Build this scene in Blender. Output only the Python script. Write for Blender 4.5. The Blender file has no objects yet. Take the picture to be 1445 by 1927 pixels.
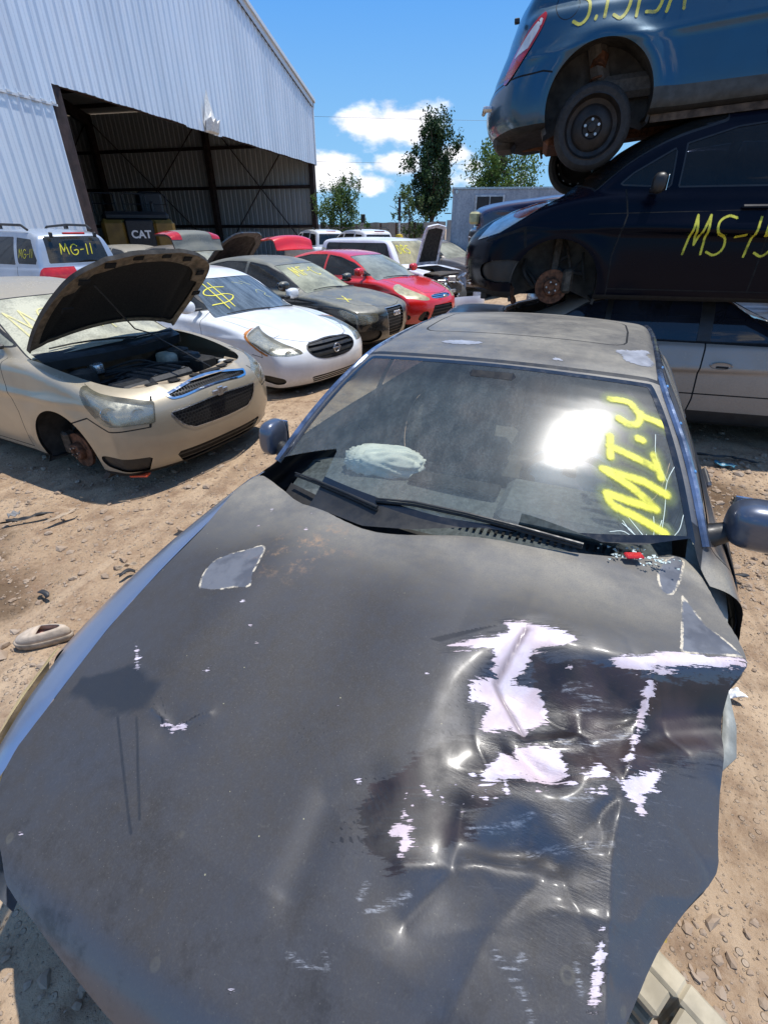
import bpy, math, random
import numpy as np
from mathutils import Matrix, Vector
R = math.radians
rnd = random.Random(7)
nrnd = np.random.RandomState(11)
sc = bpy.context.scene
col = sc.collection

# ------------------------------------------------------------------ camera, sky, sun
cam_d = bpy.data.cameras.new("camera"); cam = bpy.data.objects.new("camera", cam_d); col.objects.link(cam)
cam.location = (0, 0, 1.85); cam.rotation_euler = (R(90 - 30.7), 0, 0)
cam_d.sensor_fit = 'VERTICAL'; cam_d.sensor_height = 36.0; cam_d.lens = 900 / 1927 * 36.0
cam_d.clip_start = 0.02; cam_d.clip_end = 3000
sc.camera = cam
SUN_EL, SUN_AZ = 74.0, 64.0            # elevation, azimuth clockwise from +Y
sd = Vector((math.sin(R(SUN_AZ)) * math.cos(R(SUN_EL)), math.cos(R(SUN_AZ)) * math.cos(R(SUN_EL)), math.sin(R(SUN_EL))))
sl = bpy.data.lights.new("sun", 'SUN'); so = bpy.data.objects.new("sun", sl); col.objects.link(so)
sl.energy = 4.9; sl.angle = R(0.53); sl.color = (1, .965, .91)
so.rotation_euler = sd.to_track_quat('Z', 'Y').to_euler()
so.location = (0, 0, 30)
w = bpy.data.worlds.new("World"); sc.world = w; w.use_nodes = True
nt = w.node_tree; nt.nodes.clear()
def wn(t, **k):
    n = nt.nodes.new(t)
    for a, b in k.items(): setattr(n, a, b)
    return n
out = wn('ShaderNodeOutputWorld'); bg = wn('ShaderNodeBackground'); nt.links.new(bg.outputs[0], out.inputs[0])
sky = wn('ShaderNodeTexSky', sky_type='NISHITA', sun_disc=False)
sky.sun_elevation = R(SUN_EL); sky.sun_rotation = R(SUN_AZ); sky.altitude = 200; sky.air_density = 1.0; sky.dust_density = .15; sky.ozone_density = 4.0
bg.inputs[1].default_value = .15
hs = wn('ShaderNodeHueSaturation'); hs.inputs['Saturation'].default_value = 1.08; hs.inputs['Value'].default_value = 1.15
nt.links.new(sky.outputs[0], hs.inputs['Color'])
# cumulus clouds: noise inside soft ellipses laid out by azimuth / elevation of the real sky
tc = wn('ShaderNodeTexCoord'); nz = wn('ShaderNodeTexNoise'); nz.inputs['Scale'].default_value = 9; nz.inputs['Detail'].default_value = 9; nz.inputs['Roughness'].default_value = .6
mp = wn('ShaderNodeMapping'); mp.inputs['Scale'].default_value = (1, 1, 1.9)
nt.links.new(tc.outputs['Generated'], mp.inputs[0]); nt.links.new(mp.outputs[0], nz.inputs['Vector'])
def wmath(op, a, b=None, c=None):
    n = wn('ShaderNodeMath', operation=op)
    for i, x in enumerate((a, b, c)):
        if x is None: continue
        if isinstance(x, (int, float)): n.inputs[i].default_value = x
        else: nt.links.new(x, n.inputs[i])
    return n.outputs[0]
tot = None
def pxdir(u, v):
    x = (u - 722.5) / 900; y = (v - 963.5) / 900; c, s = math.cos(R(30.7)), math.sin(R(30.7))
    return Vector((x, c - y * s, -s - y * c)).normalized()
CLOUDS = [(745, 236, .078, 1.0), (795, 225, .065, 1.1), (690, 240, .075, 1.2), (665, 243, .05, 1.), (622, 320, .07, 1.2), (600, 335, .07, 1.2), (640, 335, .05, 1.), (695, 313, .03, .55), (740, 310, .035, .8), (690, 354, .045, .75),
          (865, 285, .05, .85), (890, 312, .045, .75), (740, 308, .05, 1.1), (690, 352, .06, 1.), (985, 335, .05, .7), (830, 345, .06, .6), (640, 385, .07, .35), (760, 395, .1, .3), (880, 335, .05, .6)]
for az, el, r, a in [(-60, 25, .25, .8), (-100, 35, .3, .9), (-150, 22, .3, .9), (160, 30, .35, .9), (110, 20, .3, .9), (70, 28, .2, .8), (-125, 50, .25, .7), (140, 55, .25, .7)]:
    CLOUDS.append((Vector((math.sin(R(az)) * math.cos(R(el)), math.cos(R(az)) * math.cos(R(el)), math.sin(R(el)))), None, r, a))
for u, v, r, a in CLOUDS:
    d = u if v is None else pxdir(u, v)
    vm = wn('ShaderNodeVectorMath', operation='SUBTRACT'); nt.links.new(tc.outputs['Generated'], vm.inputs[0]); vm.inputs[1].default_value = d
    vs = wn('ShaderNodeVectorMath', operation='MULTIPLY'); nt.links.new(vm.outputs[0], vs.inputs[0]); vs.inputs[1].default_value = (1 / r, 1 / r, 2.1 / r)
    vl = wn('ShaderNodeVectorMath', operation='LENGTH'); nt.links.new(vs.outputs[0], vl.inputs[0])
    g = wmath('MULTIPLY', wmath('MAXIMUM', wmath('SUBTRACT', 1.15, vl.outputs['Value']), 0), a)
    tot = g if tot is None else wmath('MAXIMUM', tot, g)
dens = wmath('ADD', tot, wmath('MULTIPLY', wmath('SUBTRACT', nz.outputs['Fac'], .5), 2.6))
mr = wn('ShaderNodeMapRange', interpolation_type='SMOOTHSTEP'); nt.links.new(dens, mr.inputs['Value']); mr.inputs['From Min'].default_value = .38; mr.inputs['From Max'].default_value = .95
mask = wmath('MULTIPLY', mr.outputs[0], wmath('MINIMUM', wmath('MULTIPLY', tot, 5), 1))
nz2 = wn('ShaderNodeTexNoise'); nz2.inputs['Scale'].default_value = 22; nz2.inputs['Detail'].default_value = 4
nt.links.new(mp.outputs[0], nz2.inputs['Vector'])
cr = wn('ShaderNodeMapRange'); nt.links.new(nz2.outputs['Fac'], cr.inputs['Value']); cr.inputs['From Min'].default_value = .3; cr.inputs['From Max'].default_value = .7; cr.inputs['To Min'].default_value = 5.6; cr.inputs['To Max'].default_value = 8.0
cc = wn('ShaderNodeCombineColor'); nt.links.new(cr.outputs[0], cc.inputs[0]); nt.links.new(cr.outputs[0], cc.inputs[1]); nt.links.new(wmath('MULTIPLY', cr.outputs[0], 1.05), cc.inputs[2])
mx = wn('ShaderNodeMix', data_type='RGBA'); nt.links.new(mask, mx.inputs[0]); sx = wn('ShaderNodeSeparateXYZ'); nt.links.new(tc.outputs['Generated'], sx.inputs[0])
hz_ = wn('ShaderNodeMapRange', interpolation_type='SMOOTHERSTEP'); nt.links.new(sx.outputs[2], hz_.inputs['Value']); hz_.inputs['From Min'].default_value = -.02; hz_.inputs['From Min'].default_value = .38; hz_.inputs['From Max'].default_value = .95; hz_.inputs['To Min'].default_value = 1.; hz_.inputs['To Max'].default_value = 0.
mh = wn('ShaderNodeMix', data_type='RGBA'); nt.links.new(hz_.outputs[0], mh.inputs[0]); nt.links.new(hs.outputs[0], mh.inputs[6]); lowr = wn('ShaderNodeMapRange', interpolation_type='SMOOTHSTEP'); nt.links.new(sx.outputs[2], lowr.inputs['Value']); lowr.inputs['From Min'].default_value = -.05; lowr.inputs['From Max'].default_value = .42
mg = wn('ShaderNodeMix', data_type='RGBA'); nt.links.new(lowr.outputs[0], mg.inputs[0]); mg.inputs[6].default_value = (2.0, 3.9, 5.6, 1); mg.inputs[7].default_value = (.50, 2.05, 5.4, 1); nt.links.new(mg.outputs[2], mh.inputs[7])
nt.links.new(mh.outputs[2], mx.inputs[6]); nt.links.new(cc.outputs[0], mx.inputs[7])
nt.links.new(mx.outputs[2], bg.inputs[0])
sc.view_settings.view_transform = 'Standard'; sc.view_settings.look = 'None'; sc.view_settings.exposure = .18; sc.view_settings.gamma = 1
sc.cycles.max_bounces = 8; sc.cycles.transparent_max_bounces = 16

# ------------------------------------------------------------------ helpers: objects
def link(o): col.objects.link(o); return o
def empty(name, loc=(0, 0, 0), rot=(0, 0, 0), label=None, cat=None, group=None):
    o = link(bpy.data.objects.new(name, None)); o.location = loc; o.rotation_euler = rot; o.empty_display_size = .2
    if label: o['label'] = label
    if cat: o['category'] = cat
    if group: o['group'] = group
    return o
def tag(o, label=None, cat=None, group=None, kind=None):
    for k, v in (('label', label), ('category', cat), ('group', group), ('kind', kind)):
        if v: o[k] = v
    return o
def mobj(name, V, F, mats, parent=None, N=None, mi=None, smooth=True, attrs=None):
    V = np.asarray(V, float)
    me = bpy.data.meshes.new(name)
    if isinstance(F, np.ndarray):
        used = np.unique(F); mp_ = np.full(len(V), -1); mp_[used] = np.arange(len(used)); V = V[used]; F = mp_[F]
        if N is not None: N = N[used]
        if attrs: attrs = {k: a[used] for k, a in attrs.items()}
        F = F.tolist()
    me.from_pydata(V.tolist(), [], F)
    for m in (mats if isinstance(mats, (list, tuple)) else [mats]): me.materials.append(m)
    if mi is not None: me.polygons.foreach_set('material_index', np.asarray(mi, dtype=np.int32))
    if smooth: me.polygons.foreach_set('use_smooth', np.ones(len(me.polygons), bool))
    if attrs:
        for k, a in attrs.items():
            at = me.attributes.new(k, 'FLOAT', 'POINT'); at.data.foreach_set('value', np.asarray(a, dtype=np.float32))
    me.update()
    if N is not None:
        nn = N / np.maximum(np.linalg.norm(N, axis=1, keepdims=True), 1e-9)
        me.normals_split_custom_set_from_vertices(nn.tolist())
    o = link(bpy.data.objects.new(name, me))
    if parent: o.parent = parent
    return o
class MB:
    """collects simple solids into one mesh"""
    def __init__(s): s.v = []; s.f = []; s.mi = []; s.m = 0
    def add(s, v, f):
        n = len(s.v); s.v += [tuple(p) for p in v]; s.f += [tuple(i + n for i in q) for q in f]; s.mi += [s.m] * len(f); return s
    def box(s, c, d, rz=0, M=None, bev=0):
        x, y, z = [a / 2 for a in d]
        if bev:
            b = min(bev, x * .9, y * .9, z * .9); v = []
            for sx in (-1, 1):
                for sy in (-1, 1):
                    for sz in (-1, 1):
                        v += [(sx * (x - b), sy * (y - b), sz * z), (sx * (x - b), sy * y, sz * (z - b)), (sx * x, sy * (y - b), sz * (z - b))]
            idx = lambda a, b_, c_: ((a > 0) * 4 + (b_ > 0) * 2 + (c_ > 0)) * 3
            f = []
            for sz in (-1, 1): q = [idx(-1, -1, sz), idx(1, -1, sz), idx(1, 1, sz), idx(-1, 1, sz)]; f.append(q if sz > 0 else q[::-1])
            for sy in (-1, 1): q = [idx(-1, sy, -1) + 1, idx(1, sy, -1) + 1, idx(1, sy, 1) + 1, idx(-1, sy, 1) + 1]; f.append(q if sy < 0 else q[::-1])
            for sx in (-1, 1): q = [idx(sx, -1, -1) + 2, idx(sx, 1, -1) + 2, idx(sx, 1, 1) + 2, idx(sx, -1, 1) + 2]; f.append(q if sx > 0 else q[::-1])
            for sy in (-1, 1):
                for sz in (-1, 1): q = [idx(-1, sy, sz), idx(1, sy, sz), idx(1, sy, sz) + 1, idx(-1, sy, sz) + 1]; f.append(q[::-1] if sy * sz > 0 else q)
            for sx in (-1, 1):
                for sz in (-1, 1): q = [idx(sx, -1, sz), idx(sx, 1, sz), idx(sx, 1, sz) + 2, idx(sx, -1, sz) + 2]; f.append(q if sx * sz > 0 else q[::-1])
            for sx in (-1, 1):
                for sy in (-1, 1): q = [idx(sx, sy, -1) + 1, idx(sx, sy, 1) + 1, idx(sx, sy, 1) + 2, idx(sx, sy, -1) + 2]; f.append(q if sx * sy < 0 else q[::-1])
            for sx in (-1, 1):
                for sy in (-1, 1):
                    for sz in (-1, 1):
                        i = idx(sx, sy, sz); q = [i, i + 1, i + 2]; f.append(q if sx * sy * sz < 0 else q[::-1])
        else:
            v = [(a * x, b_ * y, c_ * z) for a in (-1, 1) for b_ in (-1, 1) for c_ in (-1, 1)]
            f = [(0, 1, 3, 2), (4, 6, 7, 5), (0, 4, 5, 1), (2, 3, 7, 6), (0, 2, 6, 4), (1, 5, 7, 3)]
        m = Matrix.Translation(c) @ (M if M is not None else Matrix.Rotation(rz, 4, 'Z'))
        return s.add([m @ Vector(p) for p in v], f)
    def tube(s, pts, r, n=8, cap=True):
        pts = [Vector(p) for p in pts]; rs = r if isinstance(r, (list, tuple)) else [r] * len(pts); v = []; f = []
        up = None
        for i, p in enumerate(pts):
            t = (pts[min(i + 1, len(pts) - 1)] - pts[max(i - 1, 0)]).normalized()
            if up is None: up = Vector((0, 0, 1)) if abs(t.z) < .9 else Vector((1, 0, 0))
            a = t.cross(up)
            if a.length < 1e-4: a = t.orthogonal()
            a.normalize(); b = a.cross(t).normalized(); up = b
            for k in range(n): g = 2 * math.pi * k / n; v.append(p + a * math.cos(g) * rs[i] + b * math.sin(g) * rs[i])
        for i in range(len(pts) - 1):
            for k in range(n): k2 = (k + 1) % n; f.append((i * n + k, i * n + k2, (i + 1) * n + k2, (i + 1) * n + k))
        if cap: f.append(tuple(range(n))[::-1]); f.append(tuple(range((len(pts) - 1) * n, len(pts) * n)))
        return s.add(v, f)
    def lathe(s, prof, c=(0, 0, 0), axis='Y', n=32, closed=False):
        """prof: (radius, along axis)"""
        v = []; f = []
        for r, h in prof:
            for k in range(n):
                g = 2 * math.pi * k / n; a, b = r * math.cos(g), r * math.sin(g)
                v.append({'Y': (c[0] + a, c[1] + h, c[2] + b), 'Z': (c[0] + a, c[1] + b, c[2] + h), 'X': (c[0] + h, c[1] + a, c[2] + b)}[axis])
        m = len(prof)
        for i in range(m if closed else m - 1):
            j = (i + 1) % m
            for k in range(n): k2 = (k + 1) % n; f.append((i * n + k, j * n + k, j * n + k2, i * n + k2))
        return s.add(v, f)
    def quad(s, a, b, c, d): return s.add([a, b, c, d], [(0, 1, 2, 3)])
    def build(s, name, mats, parent=None, smooth=False):
        o = mobj(name, s.v, s.f, mats, parent, mi=s.mi if isinstance(mats, (list, tuple)) else None, smooth=smooth)
        if smooth: autosmooth(o)
        return o
def autosmooth(o, ang=35):
    me = o.data
    import bmesh
    bm = bmesh.new(); bm.from_mesh(me)
    for e in bm.edges:
        if len(e.link_faces) == 2 and e.calc_face_angle(0) > R(ang): e.smooth = False
    bm.to_mesh(me); bm.free()
def grid_faces(nu, nv, wrapu=False):
    i = np.arange(nu - (0 if wrapu else 1))[:, None]; j = np.arange(nv - 1)[None]
    i2 = (i + 1) % nu
    return np.stack([(i * nv + j), (i2 * nv + j), (i2 * nv + j + 1), (i * nv + j + 1)], -1).reshape(-1, 4)

# ------------------------------------------------------------------ helpers: materials
def new_mat(name):
    m = bpy.data.materials.new(name); m.use_nodes = True; m.node_tree.nodes.clear(); return m
class NT:
    def __init__(s, m): s.t = m.node_tree; s.m = m
    def n(s, t, **k):
        n = s.t.nodes.new(t)
        for a, b in k.items(): setattr(n, a, b)
        return n
    def l(s, a, b): s.t.links.new(a, b)
    def put(s, sock, x):
        if x is None: return
        if isinstance(x, bpy.types.NodeSocket): s.l(x, sock)
        elif isinstance(x, (tuple, list)) and len(x) == 3 and sock.type == 'RGBA': sock.default_value = (*x, 1)
        else: sock.default_value = x
    def math(s, op, a, b=None, c=None, clamp=False):
        n = s.n('ShaderNodeMath', operation=op); n.use_clamp = clamp
        for i, x in enumerate((a, b, c)): s.put(n.inputs[i], x)
        return n.outputs[0]
    def mix(s, f, a, b, t='RGBA', blend='MIX'):
        n = s.n('ShaderNodeMix', data_type=t)
        if t == 'RGBA': n.blend_type = blend; i, j, o = 6, 7, 2
        else: i, j, o = 2, 3, 0
        s.put(n.inputs[0], f); s.put(n.inputs[i], a); s.put(n.inputs[j], b); return n.outputs[o]
    def ramp(s, v, lo, hi, a=0., b=1., smooth=True):
        n = s.n('ShaderNodeMapRange', interpolation_type='SMOOTHSTEP' if smooth else 'LINEAR')
        for k, x in zip((0, 1, 2, 3, 4), (v, lo, hi, a, b)): s.put(n.inputs[k], x)
        return n.outputs[0]
    def noise(s, scale, detail=5, rough=.55, vec=None, stretch=None, dist=0):
        if vec is None: vec = s.obj()
        if stretch: m = s.n('ShaderNodeMapping'); m.inputs['Scale'].default_value = stretch; s.l(vec, m.inputs[0]); vec = m.outputs[0]
        n = s.n('ShaderNodeTexNoise'); n.inputs['Scale'].default_value = scale; n.inputs['Detail'].default_value = detail; n.inputs['Roughness'].default_value = rough; n.inputs['Distortion'].default_value = dist
        s.l(vec, n.inputs['Vector']); return n.outputs['Fac']
    def streak(s, scale, st, ang, detail=4, rough=.75):
        m = s.n('ShaderNodeMapping'); m.inputs['Rotation'].default_value = (0, 0, ang); s.l(s.obj(), m.inputs[0]); return s.noise(scale, detail, rough, vec=m.outputs[0], stretch=st)
    def vor(s, scale, vec=None, feat='F1'):
        n = s.n('ShaderNodeTexVoronoi', feature=feat); n.inputs['Scale'].default_value = scale; s.l(vec or s.obj(), n.inputs['Vector']); return n
    def obj(s):
        if not hasattr(s, '_o'): s._o = s.n('ShaderNodeTexCoord').outputs['Object']
        return s._o
    def nz(s):
        g = s.n('ShaderNodeNewGeometry'); x = s.n('ShaderNodeSeparateXYZ'); s.l(g.outputs['Normal'], x.inputs[0]); return x.outputs[2]
    def attr(s, name): return s.n('ShaderNodeAttribute', attribute_name=name).outputs['Fac']
    def bump(s, h, st=.3, d=.01, nrm=None):
        n = s.n('ShaderNodeBump'); s.put(n.inputs['Strength'], st); n.inputs['Distance'].default_value = d; s.l(h, n.inputs['Height'])
        if nrm: s.l(nrm, n.inputs['Normal'])
        return n.outputs[0]
    def bsdf(s, base=None, rough=.5, metal=0, coat=0, spec=.5, nrm=None, alpha=None, trans=0, coat_r=.08, ior=1.45, emis=None, es=0):
        b = s.n('ShaderNodeBsdfPrincipled')
        s.put(b.inputs['Base Color'], base); s.put(b.inputs['Roughness'], rough); s.put(b.inputs['Metallic'], metal); s.put(b.inputs['Coat Weight'], coat)
        s.put(b.inputs['Coat Roughness'], coat_r); s.put(b.inputs['Specular IOR Level'], spec); s.put(b.inputs['Normal'], nrm); s.put(b.inputs['Alpha'], alpha)
        s.put(b.inputs['Transmission Weight'], trans); b.inputs['IOR'].default_value = ior
        if emis: s.put(b.inputs['Emission Color'], emis); b.inputs['Emission Strength'].default_value = es
        return b.outputs[0]
    def out(s, sh, disp=None):
        o = s.n('ShaderNodeOutputMaterial'); s.l(sh, o.inputs[0])
        if disp is not None: s.l(disp, o.inputs[2])
        return s.m
    def fres(s, f0=.045):
        lw = s.n('ShaderNodeLayerWeight'); lw.inputs[0].default_value = .5; return s.math('ADD', f0, s.math('MULTIPLY', s.math('POWER', lw.outputs['Facing'], 5), 1 - f0))
    def mixsh(s, f, a, b):
        n = s.n('ShaderNodeMixShader'); s.put(n.inputs[0], f); s.l(a, n.inputs[1]); s.l(b, n.inputs[2]); return n.outputs[0]
def simple(name, c, rough=.6, metal=0, var=.25, scale=12, bump=.15, coat=0, spec=.5, stretch=None):
    t = NT(new_mat(name)); n = t.noise(scale, 6, stretch=stretch); f = t.ramp(n, .3, .7)
    base = t.mix(f, tuple(x * (1 - var) for x in c), tuple(min(1, x * (1 + var)) for x in c))
    rr = t.ramp(t.noise(scale * 2.3), .3, .7, max(rough - .1, .02), min(1, rough + .1))
    return t.out(t.bsdf(base, rr, metal, coat, spec, nrm=t.bump(n, bump, .01) if bump else None))
DUST = (.34, .28, .205)
def paint(name, c, dust=.3, side=.08, metal=.35, rough=.32, coat=1., dustc=DUST, fade=None, orange=.0, coat_r=.06, low=.6, spec=.5):
    """car paint under a coat of dust that settles on the faces that look up"""
    t = NT(new_mat(name)); up = t.nz()
    n1 = t.noise(3.1, 7, .6); n2 = t.noise(38, 4, .7); n3 = t.noise(210, 2)
    base = t.mix(t.ramp(n1, .35, .65), c, tuple(x * .88 for x in c))
    if fade: base = t.mix(t.math('MULTIPLY', t.ramp(up, .5, .95), t.ramp(n1, .3, .6)), base, fade)
    a = t.ramp(up, .15, .9, side, dust)
    d = t.math('MULTIPLY', a, t.ramp(n1, .2, .8, .65, 1.35)); d = t.math('MULTIPLY', d, t.ramp(n2, .3, .7, .8, 1.2), clamp=True)
    lowx = t.n('ShaderNodeSeparateXYZ'); t.l(t.obj(), lowx.inputs[0])
    d = t.math('MAXIMUM', d, t.math('MULTIPLY', t.ramp(lowx.outputs[2], .55, .15), t.ramp(n2, .25, .7, .25 * low, low)))
    base = t.mix(d, base, t.mix(n3, dustc, tuple(x * .8 for x in dustc)))
    inv = t.math('SUBTRACT', 1, d, clamp=True)
    return t.out(t.bsdf(base, t.math('ADD', t.math('MULTIPLY', d, .45), rough), t.math('MULTIPLY', inv, metal), t.math('MULTIPLY', inv, coat), spec, coat_r=t.math('ADD', t.math('MULTIPLY', d, .5), coat_r), nrm=t.bump(n3, .03, .002)))
def glass(name, tint=(.25, .29, .28), dust=.25, dustc=(.5, .5, .45), streak=False, up=True, gl=1.):
    t = NT(new_mat(name))
    tr = t.n('ShaderNodeBsdfTransparent'); tr.inputs[0].default_value = (*tint, 1)
    g = t.n('ShaderNodeBsdfGlossy'); g.inputs['Roughness'].default_value = .03; g.inputs[0].default_value = (gl, gl, gl, 1)
    s1 = t.mixsh(t.fres(), tr.outputs[0], g.outputs[0])
    df = t.n('ShaderNodeBsdfDiffuse')
    n = t.noise(2.2, 8, .65, stretch=(1, 1, 1) if not streak else (1, 6, 1)); n2 = t.noise(60, 3)
    df.inputs[0].default_value = (*dustc, 1)
    d = t.math('MULTIPLY', t.math('MULTIPLY', t.ramp(n, .3, .7, .6, 1.4), t.ramp(n2, .3, .7, .85, 1.15)), dust, clamp=True)
    if up: d = t.math('MULTIPLY', d, t.ramp(t.nz(), .0, .6, .5, 1.))
    return t.out(t.mixsh(d, s1, df.outputs[0]))
def spray(name, c=(.72, .68, .03), soft=.5):
    t = NT(new_mat(name)); d = t.attr('edge'); n = t.noise(90, 3, .7); n2 = t.noise(14, 3, .6)
    a = t.ramp(t.math('ADD', d, t.math('MULTIPLY', t.math('SUBTRACT', n, .5), .5)), 1., 1 - soft, 0, 1)
    a = t.math('MULTIPLY', a, t.ramp(n2, .28, .52, .5, 1.)); a = t.math('MULTIPLY', a, t.ramp(t.noise(240, 3, .8), .3, .5, .7, 1.))
    tr = t.n('ShaderNodeBsdfTransparent')
    return t.out(t.mixsh(a, tr.outputs[0], t.bsdf(c, .55)))
M = {}
M['black'] = simple('black_plastic', (.018, .018, .018), .45, var=.2)
M['dark'] = simple('dark_cavity', (.012, .011, .010), .8, var=.3)
M['gap'] = simple('panel_gap_black', (.006, .006, .006), .9, bump=0)
M['bay'] = simple('engine_bay_grime', (.045, .04, .034), .7, var=.5, scale=9)
M['rubber'] = simple('tyre_rubber', (.022, .021, .02), .75, var=.3, scale=30)
M['rim'] = simple('black_steel_rim', (.03, .025, .022), .5, .5, var=.35)
M['alloy'] = simple('alloy', (.45, .45, .46), .35, .9)
M['chrome'] = simple('chrome', (.75, .76, .78), .12, 1., var=.05, bump=0)
M['dullchrome'] = simple('dull_chrome', (.5, .5, .5), .3, .9, var=.15)
M['rust'] = simple('rusty_iron', (.13, .055, .028), .75, .3, var=.6, scale=25, bump=.4)
M['castiron'] = simple('cast_iron', (.09, .075, .06), .6, .6, var=.4, scale=30)
M['seat'] = simple('grey_seat_cloth', (.10, .09, .08), .9, var=.2, scale=40)
M['redlens'] = simple('red_lens', (.42, .015, .015), .15, var=.15, bump=0, coat=.6)
M['amber'] = simple('amber_lens', (.75, .2, .01), .15, var=.1, bump=0, coat=.6)
M['clearlens'] = simple('pale_lens', (.6, .6, .58), .12, var=.1, bump=0, coat=.6)
M['reflector'] = simple('reflector', (.62, .62, .6), .25, .8, var=.1)
M['spray'] = spray('yellow_spray_paint', (.66, .60, .04), .5)
def lens(name, c=(.62, .58, .42), haze=.24):
    t = NT(new_mat(name)); tr = t.n('ShaderNodeBsdfTransparent'); tr.inputs[0].default_value = (.85, .85, .8, 1)
    n = t.noise(7, 5)
    b = t.bsdf(c, .25, coat=1)
    g = t.n('ShaderNodeBsdfGlossy'); g.inputs['Roughness'].default_value = .08; s = t.mixsh(t.fres(), tr.outputs[0], g.outputs[0])
    return t.out(t.mixsh(t.ramp(n, .3, .7, haze * .7, min(1, haze * 1.4)), s, b))
M['lens'] = lens('hazed_headlight_lens'); M['lens_y'] = lens('yellowed_headlight_lens', (.62, .55, .30), .62); M['lens_d'] = lens('dim_headlight_lens', (.30, .28, .2), .35)
# ------------------------------------------------------------------ implicit surfaces
def spline(P, n=8, closed=False):
    """Catmull-Rom through P; a repeated point makes a corner"""
    P = np.asarray(P, float); m = len(P); out = []
    rng = range(m) if closed else range(m - 1)
    for i in rng:
        a, b = P[i], P[(i + 1) % m]
        if np.allclose(a, b): continue
        p0 = P[(i - 1) % m] if (closed or i > 0) else a
        p3 = P[(i + 2) % m] if (closed or i + 2 < m) else b
        L = np.linalg.norm(b - a)
        t1 = (b - p0); t2 = (p3 - a)
        t1 = np.zeros_like(a) + (b - a) * .0 if np.allclose(p0, a) and False else t1
        l1 = np.linalg.norm(t1) or 1; l2 = np.linalg.norm(t2) or 1
        t1 = t1 / l1 * L; t2 = t2 / l2 * L
        for k in range(n):
            t = k / n; h = (2*t**3-3*t*t+1, t**3-2*t*t+t, -2*t**3+3*t*t, t**3-t*t)
            out.append(h[0] * a + h[1] * t1 + h[2] * b + h[3] * t2)
    if not closed: out.append(P[-1])
    return np.array(out)
def sdpoly(Q, P):
    """signed distance of points Q to closed polygon P, negative inside"""
    P = np.asarray(P, float); Q = np.asarray(Q, float); res = np.empty(len(Q))
    for s in range(0, len(Q), 60000):
        q = Q[s:s+60000]; d = np.full(len(q), 1e9); sg = np.zeros(len(q), bool)
        for i in range(len(P)):
            a, b = P[i], P[(i + 1) % len(P)]
            e = b - a; L = e @ e
            if L < 1e-14: continue
            v = q - a; t = np.clip(v @ e / L, 0, 1); w_ = v - t[:, None] * e
            d = np.minimum(d, (w_ * w_).sum(1))
            c = (a[1] > q[:, 1]) != (b[1] > q[:, 1])
            if abs(e[1]) > 1e-12: sg ^= c & (q[:, 0] < (q[:, 1] - a[1]) * e[0] / e[1] + a[0])
        res[s:s+60000] = np.where(sg, -1, 1) * np.sqrt(d)
    return res
def dline(Q, P, closed=False):
    P = np.asarray(P, float); Q = np.asarray(Q, float); d = np.full(len(Q), 1e9)
    for i in range(len(P) - (0 if closed else 1)):
        a, b = P[i], P[(i + 1) % len(P)]; e = b - a; L = e @ e
        v = Q - a; t = np.clip(v @ e / L, 0, 1) if L > 1e-14 else np.zeros(len(Q)); w_ = v - t[:, None] * e
        d = np.minimum(d, (w_ * w_).sum(1))
    return np.sqrt(d)
def smax(a, b, k): h = np.clip(.5 - .5 * (b - a) / k, 0, 1); return a * h + b * (1 - h) + k * h * (1 - h)
def smin(a, b, k): return -smax(-a, -b, k)
def sstep(a, b, x): t = np.clip((x - a) / (b - a), 0, 1); return t * t * (3 - 2 * t)
class Look:
    def __init__(s, poly, h=.015, pad=.25):
        s.lo = poly.min(0) - pad; hi = poly.max(0) + pad; s.h = h; s.n = np.ceil((hi - s.lo) / h).astype(int) + 1
        gx, gz = np.meshgrid(np.arange(s.n[0]), np.arange(s.n[1]), indexing='ij')
        s.g = sdpoly(np.stack([gx.ravel(), gz.ravel()], -1) * h + s.lo, poly).reshape(s.n)
    def __call__(s, x, z):
        u = np.clip((x - s.lo[0]) / s.h, 0, s.n[0] - 1.001); v = np.clip((z - s.lo[1]) / s.h, 0, s.n[1] - 1.001)
        i = u.astype(int); j = v.astype(int); u = u - i; v = v - j
        return (s.g[i, j] * (1-u) * (1-v) + s.g[i+1, j] * u * (1-v) + s.g[i, j+1] * (1-u) * v + s.g[i+1, j+1] * u * v)
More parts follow.
